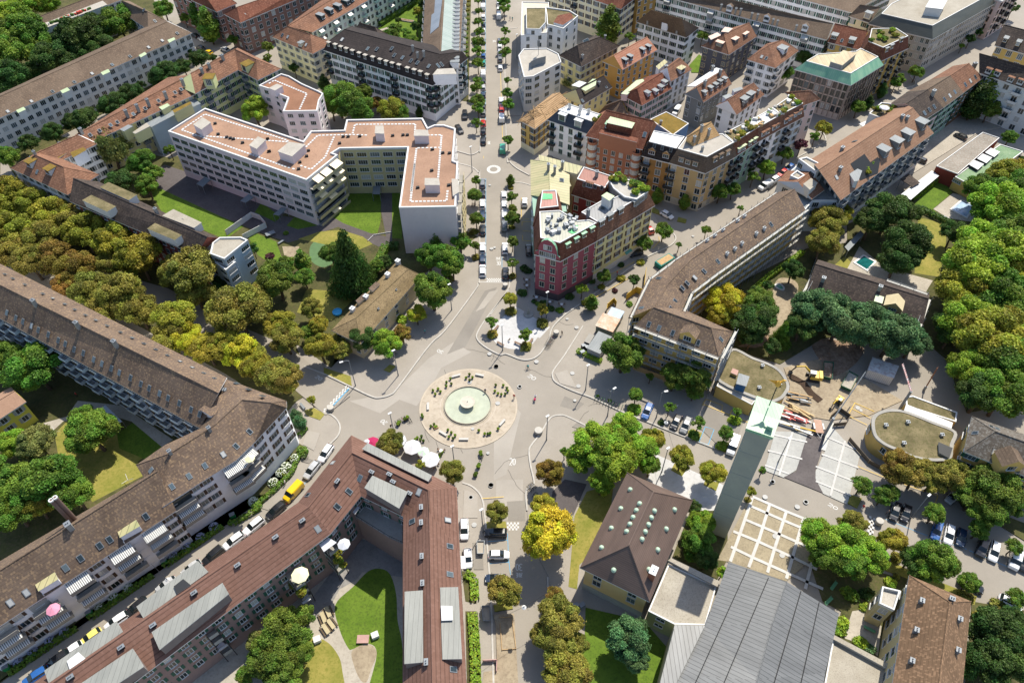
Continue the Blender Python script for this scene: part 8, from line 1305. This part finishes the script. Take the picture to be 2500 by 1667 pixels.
# courtyard bits
for px, l in (('C0 418,1412', 'left of the twin brown chimney pipes on the street block'), ('C0 450,1390', 'right of the twin brown chimney pipes on the street block')):
    t = W(Q(px)[0], 22.5); rt = root('flue_pipe', (t.x, t.y, 0), l, 'chimney', 'twin chimney pipes'); mb = MB(); mb.tube([(0, 0, 12), (0, 0, 22.5)], .4, 14); o = mb.build('pipe', [plain('flue_brown', (.17, .12, .1), .5)], None, (0, 0, 0)); o.parent = rt; mb = MB(); mb.lathe([(.45, 22.3), (.45, 22.6), (.25, 22.6), (.3, 22.0)], n=14); o = mb.build('rim', [M_TRIM], None, (0, 0, 0)); o.parent = rt; mb = MB(); mb.box((0, 0, 6), (1.8, 1.8, 12)); o = mb.build('plinth', [WW], None, (0, 0, 0)); o.parent = rt
def dryer(px, lab): 
    p = W(px, 1.6); rt = root('rotary_dryer', (p.x, p.y, .14), lab, 'clothes dryer', 'rotary dryers'); mb = MB(); mb.tube([(0, 0, 0), (0, 0, 1.7)], .03, 5); o = mb.build('pole', [M_TRIM], None, (0, 0, 0)); o.parent = rt; mb = MB(); [mb.tube([(0, 0, 1.4), (1.4*math.cos(k*2.09), 1.4*math.sin(k*2.09), 1.9)], .05, 4) for k in range(3)]; o = mb.build('arms', [M_TRIM], None, (0, 0, 0)); o.parent = rt
dryer(Q('C0 445,855')[0], 'white rotary dryer by the yellow house'); dryer(Q('C0 1045,1245')[0], 'white rotary dryer on the dry lawn')
p = W(Q('B0 2215,570')[0], .8); rt = root('table_tennis_table', (p.x, p.y, .15), 'grey table-tennis table on its paved patch', 'table', None, .6); mb = MB(); mb.box((0, 0, .74), (2.7, 1.5, .08)); o = mb.build('tabletop', [M_STEEL], None, (0, 0, 0)); o.parent = rt; mb = MB(); mb.box((0, 0, .35), (.9, .5, .7)); o = mb.build('leg', [M_CONC], None, (0, 0, 0)); o.parent = rt; mb = MB(); mb.box((0, 0, .86), (.03, 1.5, .15)); o = mb.build('net', [M_TRIM], None, (0, 0, 0)); o.parent = rt
p = W(Q('B1 750,1215')[0], .4); rt = root('paddling_pool', (p.x, p.y, .15), 'round blue paddling pool on the garden lawn', 'pool'); mb = MB(); mb.lathe([(1.2, 0), (1.25, .5), (1.1, .5), (1.1, .3), (0, .3)], n=20); o = mb.build('basin', [plain('paddling_blue', (.05, .4, .7), .4)], None, (0, 0, 0)); o.parent = rt
for px, l in (('D1 1060,1175', 'white boulder-like play block on the courtyard lawn'), ('D1 585,1210', 'pale boulder by the courtyard tree')): thingbox(Q(px)[0], (1.3, 1.1, .9), .4, (M_TRIM,), 'play_block', l, 'block')
thingbox(Q('D1 960,1205')[0], (2.2, 1.5, .1), 0, (plain('faded_red_wood', (.4, .25, .22)),), 'garden_bench', 'faded reddish slatted table by the sandpit', 'table', .55, (('leg', (-.9, 0, -.25), (.1, 1, .55), M_WOOD), ('leg', (.9, 0, -.25), (.1, 1, .55), M_WOOD)))
thingbox(Q('A1 1190,215')[0], (1.6, 1.6, .1), .5, (plain('orange_sail', (.6, .3, .05)),), 'play_tent', 'orange play tent in the playground courtyard', 'tent', 1.8, (('post', (0, 0, -.9), (.1, .1, 1.8), M_WOOD),)); thingbox(Q('A1 1320,172')[0], (6, 1.6, .5), -.35, (M_CONC,), 'stone_trough', 'long grey trough on the courtyard lawn', 'trough', .15, (('sand', (0, 0, .52), (5.6, 1.2, .04), G_DIRT),))
thingbox(Q('B2 1420,800')[0], (5.5, 2.4, 1.4), .65, (plain('teal_skip', (.02, .2, .17)),), 'skip', 'turquoise skip with boards beside the curved roof', 'skip', .2, (('load', (0, 0, 1.42), (4.8, 1.9, .08), M_WOOD),), 'skips')
p = W(Q('B2 302,1215')[0], 1); rt = root('statue', (p.x, p.y, .25), 'small grey fountain column on a stone ring, top of the island', 'fountain column'); mb = MB(); mb.lathe([(1.3, 0), (1.3, .15), (.35, .2), (.28, 1.2), (.4, 1.3), (.12, 1.7), (.18, 2.1), (0, 2.3)], n=14); o = mb.build('column', [M_CONC], None, (0, 0, 0)); o.parent = rt
slab('B2 1090,722 1140,690 1155,712 1105,745', 3.4, .1, 'awning_sail', 'green awning over the door of the lemon building', 'awning', plain('green_awning', (.12, .32, .25)))
# hanging wire lamps
def wire(a, b, lab, t=.5, za=12.5, zb=13):
    A_, B_ = W(Q(a)[0], za), W(Q(b)[0], zb); rt = root('wire_lamp', (A_.x, A_.y, 0), lab, 'hanging lamp', 'lamps on wires'); pts = [A_.lerp(B_, k/10)-Vector((0, 0, 1.2*math.sin(k*math.pi/10))) for k in range(11)]; mb = MB(); mb.tube(pts, .025, 4); mb.build('wire', [M_BLACK], rt); q = A_.lerp(B_, t)-Vector((0, 0, 1.5)); mb = MB(); mb.lathe([(.1, .3), (.45, 0), (0, -.1)], q, 10); mb.build('lamp_head', [M_TRIM], rt)
wire('D0 1240,590', 'D0 1420,760', 'round lamp on a wire over the curved street', .6); wire('D2 50,1040', 'D2 580,745', 'lamp on the long wire crossing the bottom street', .4, 10, 10); wire('C2 1400,560', 'C2 1490,980', 'green wire with a lamp over the car park', .45, 9, 9)
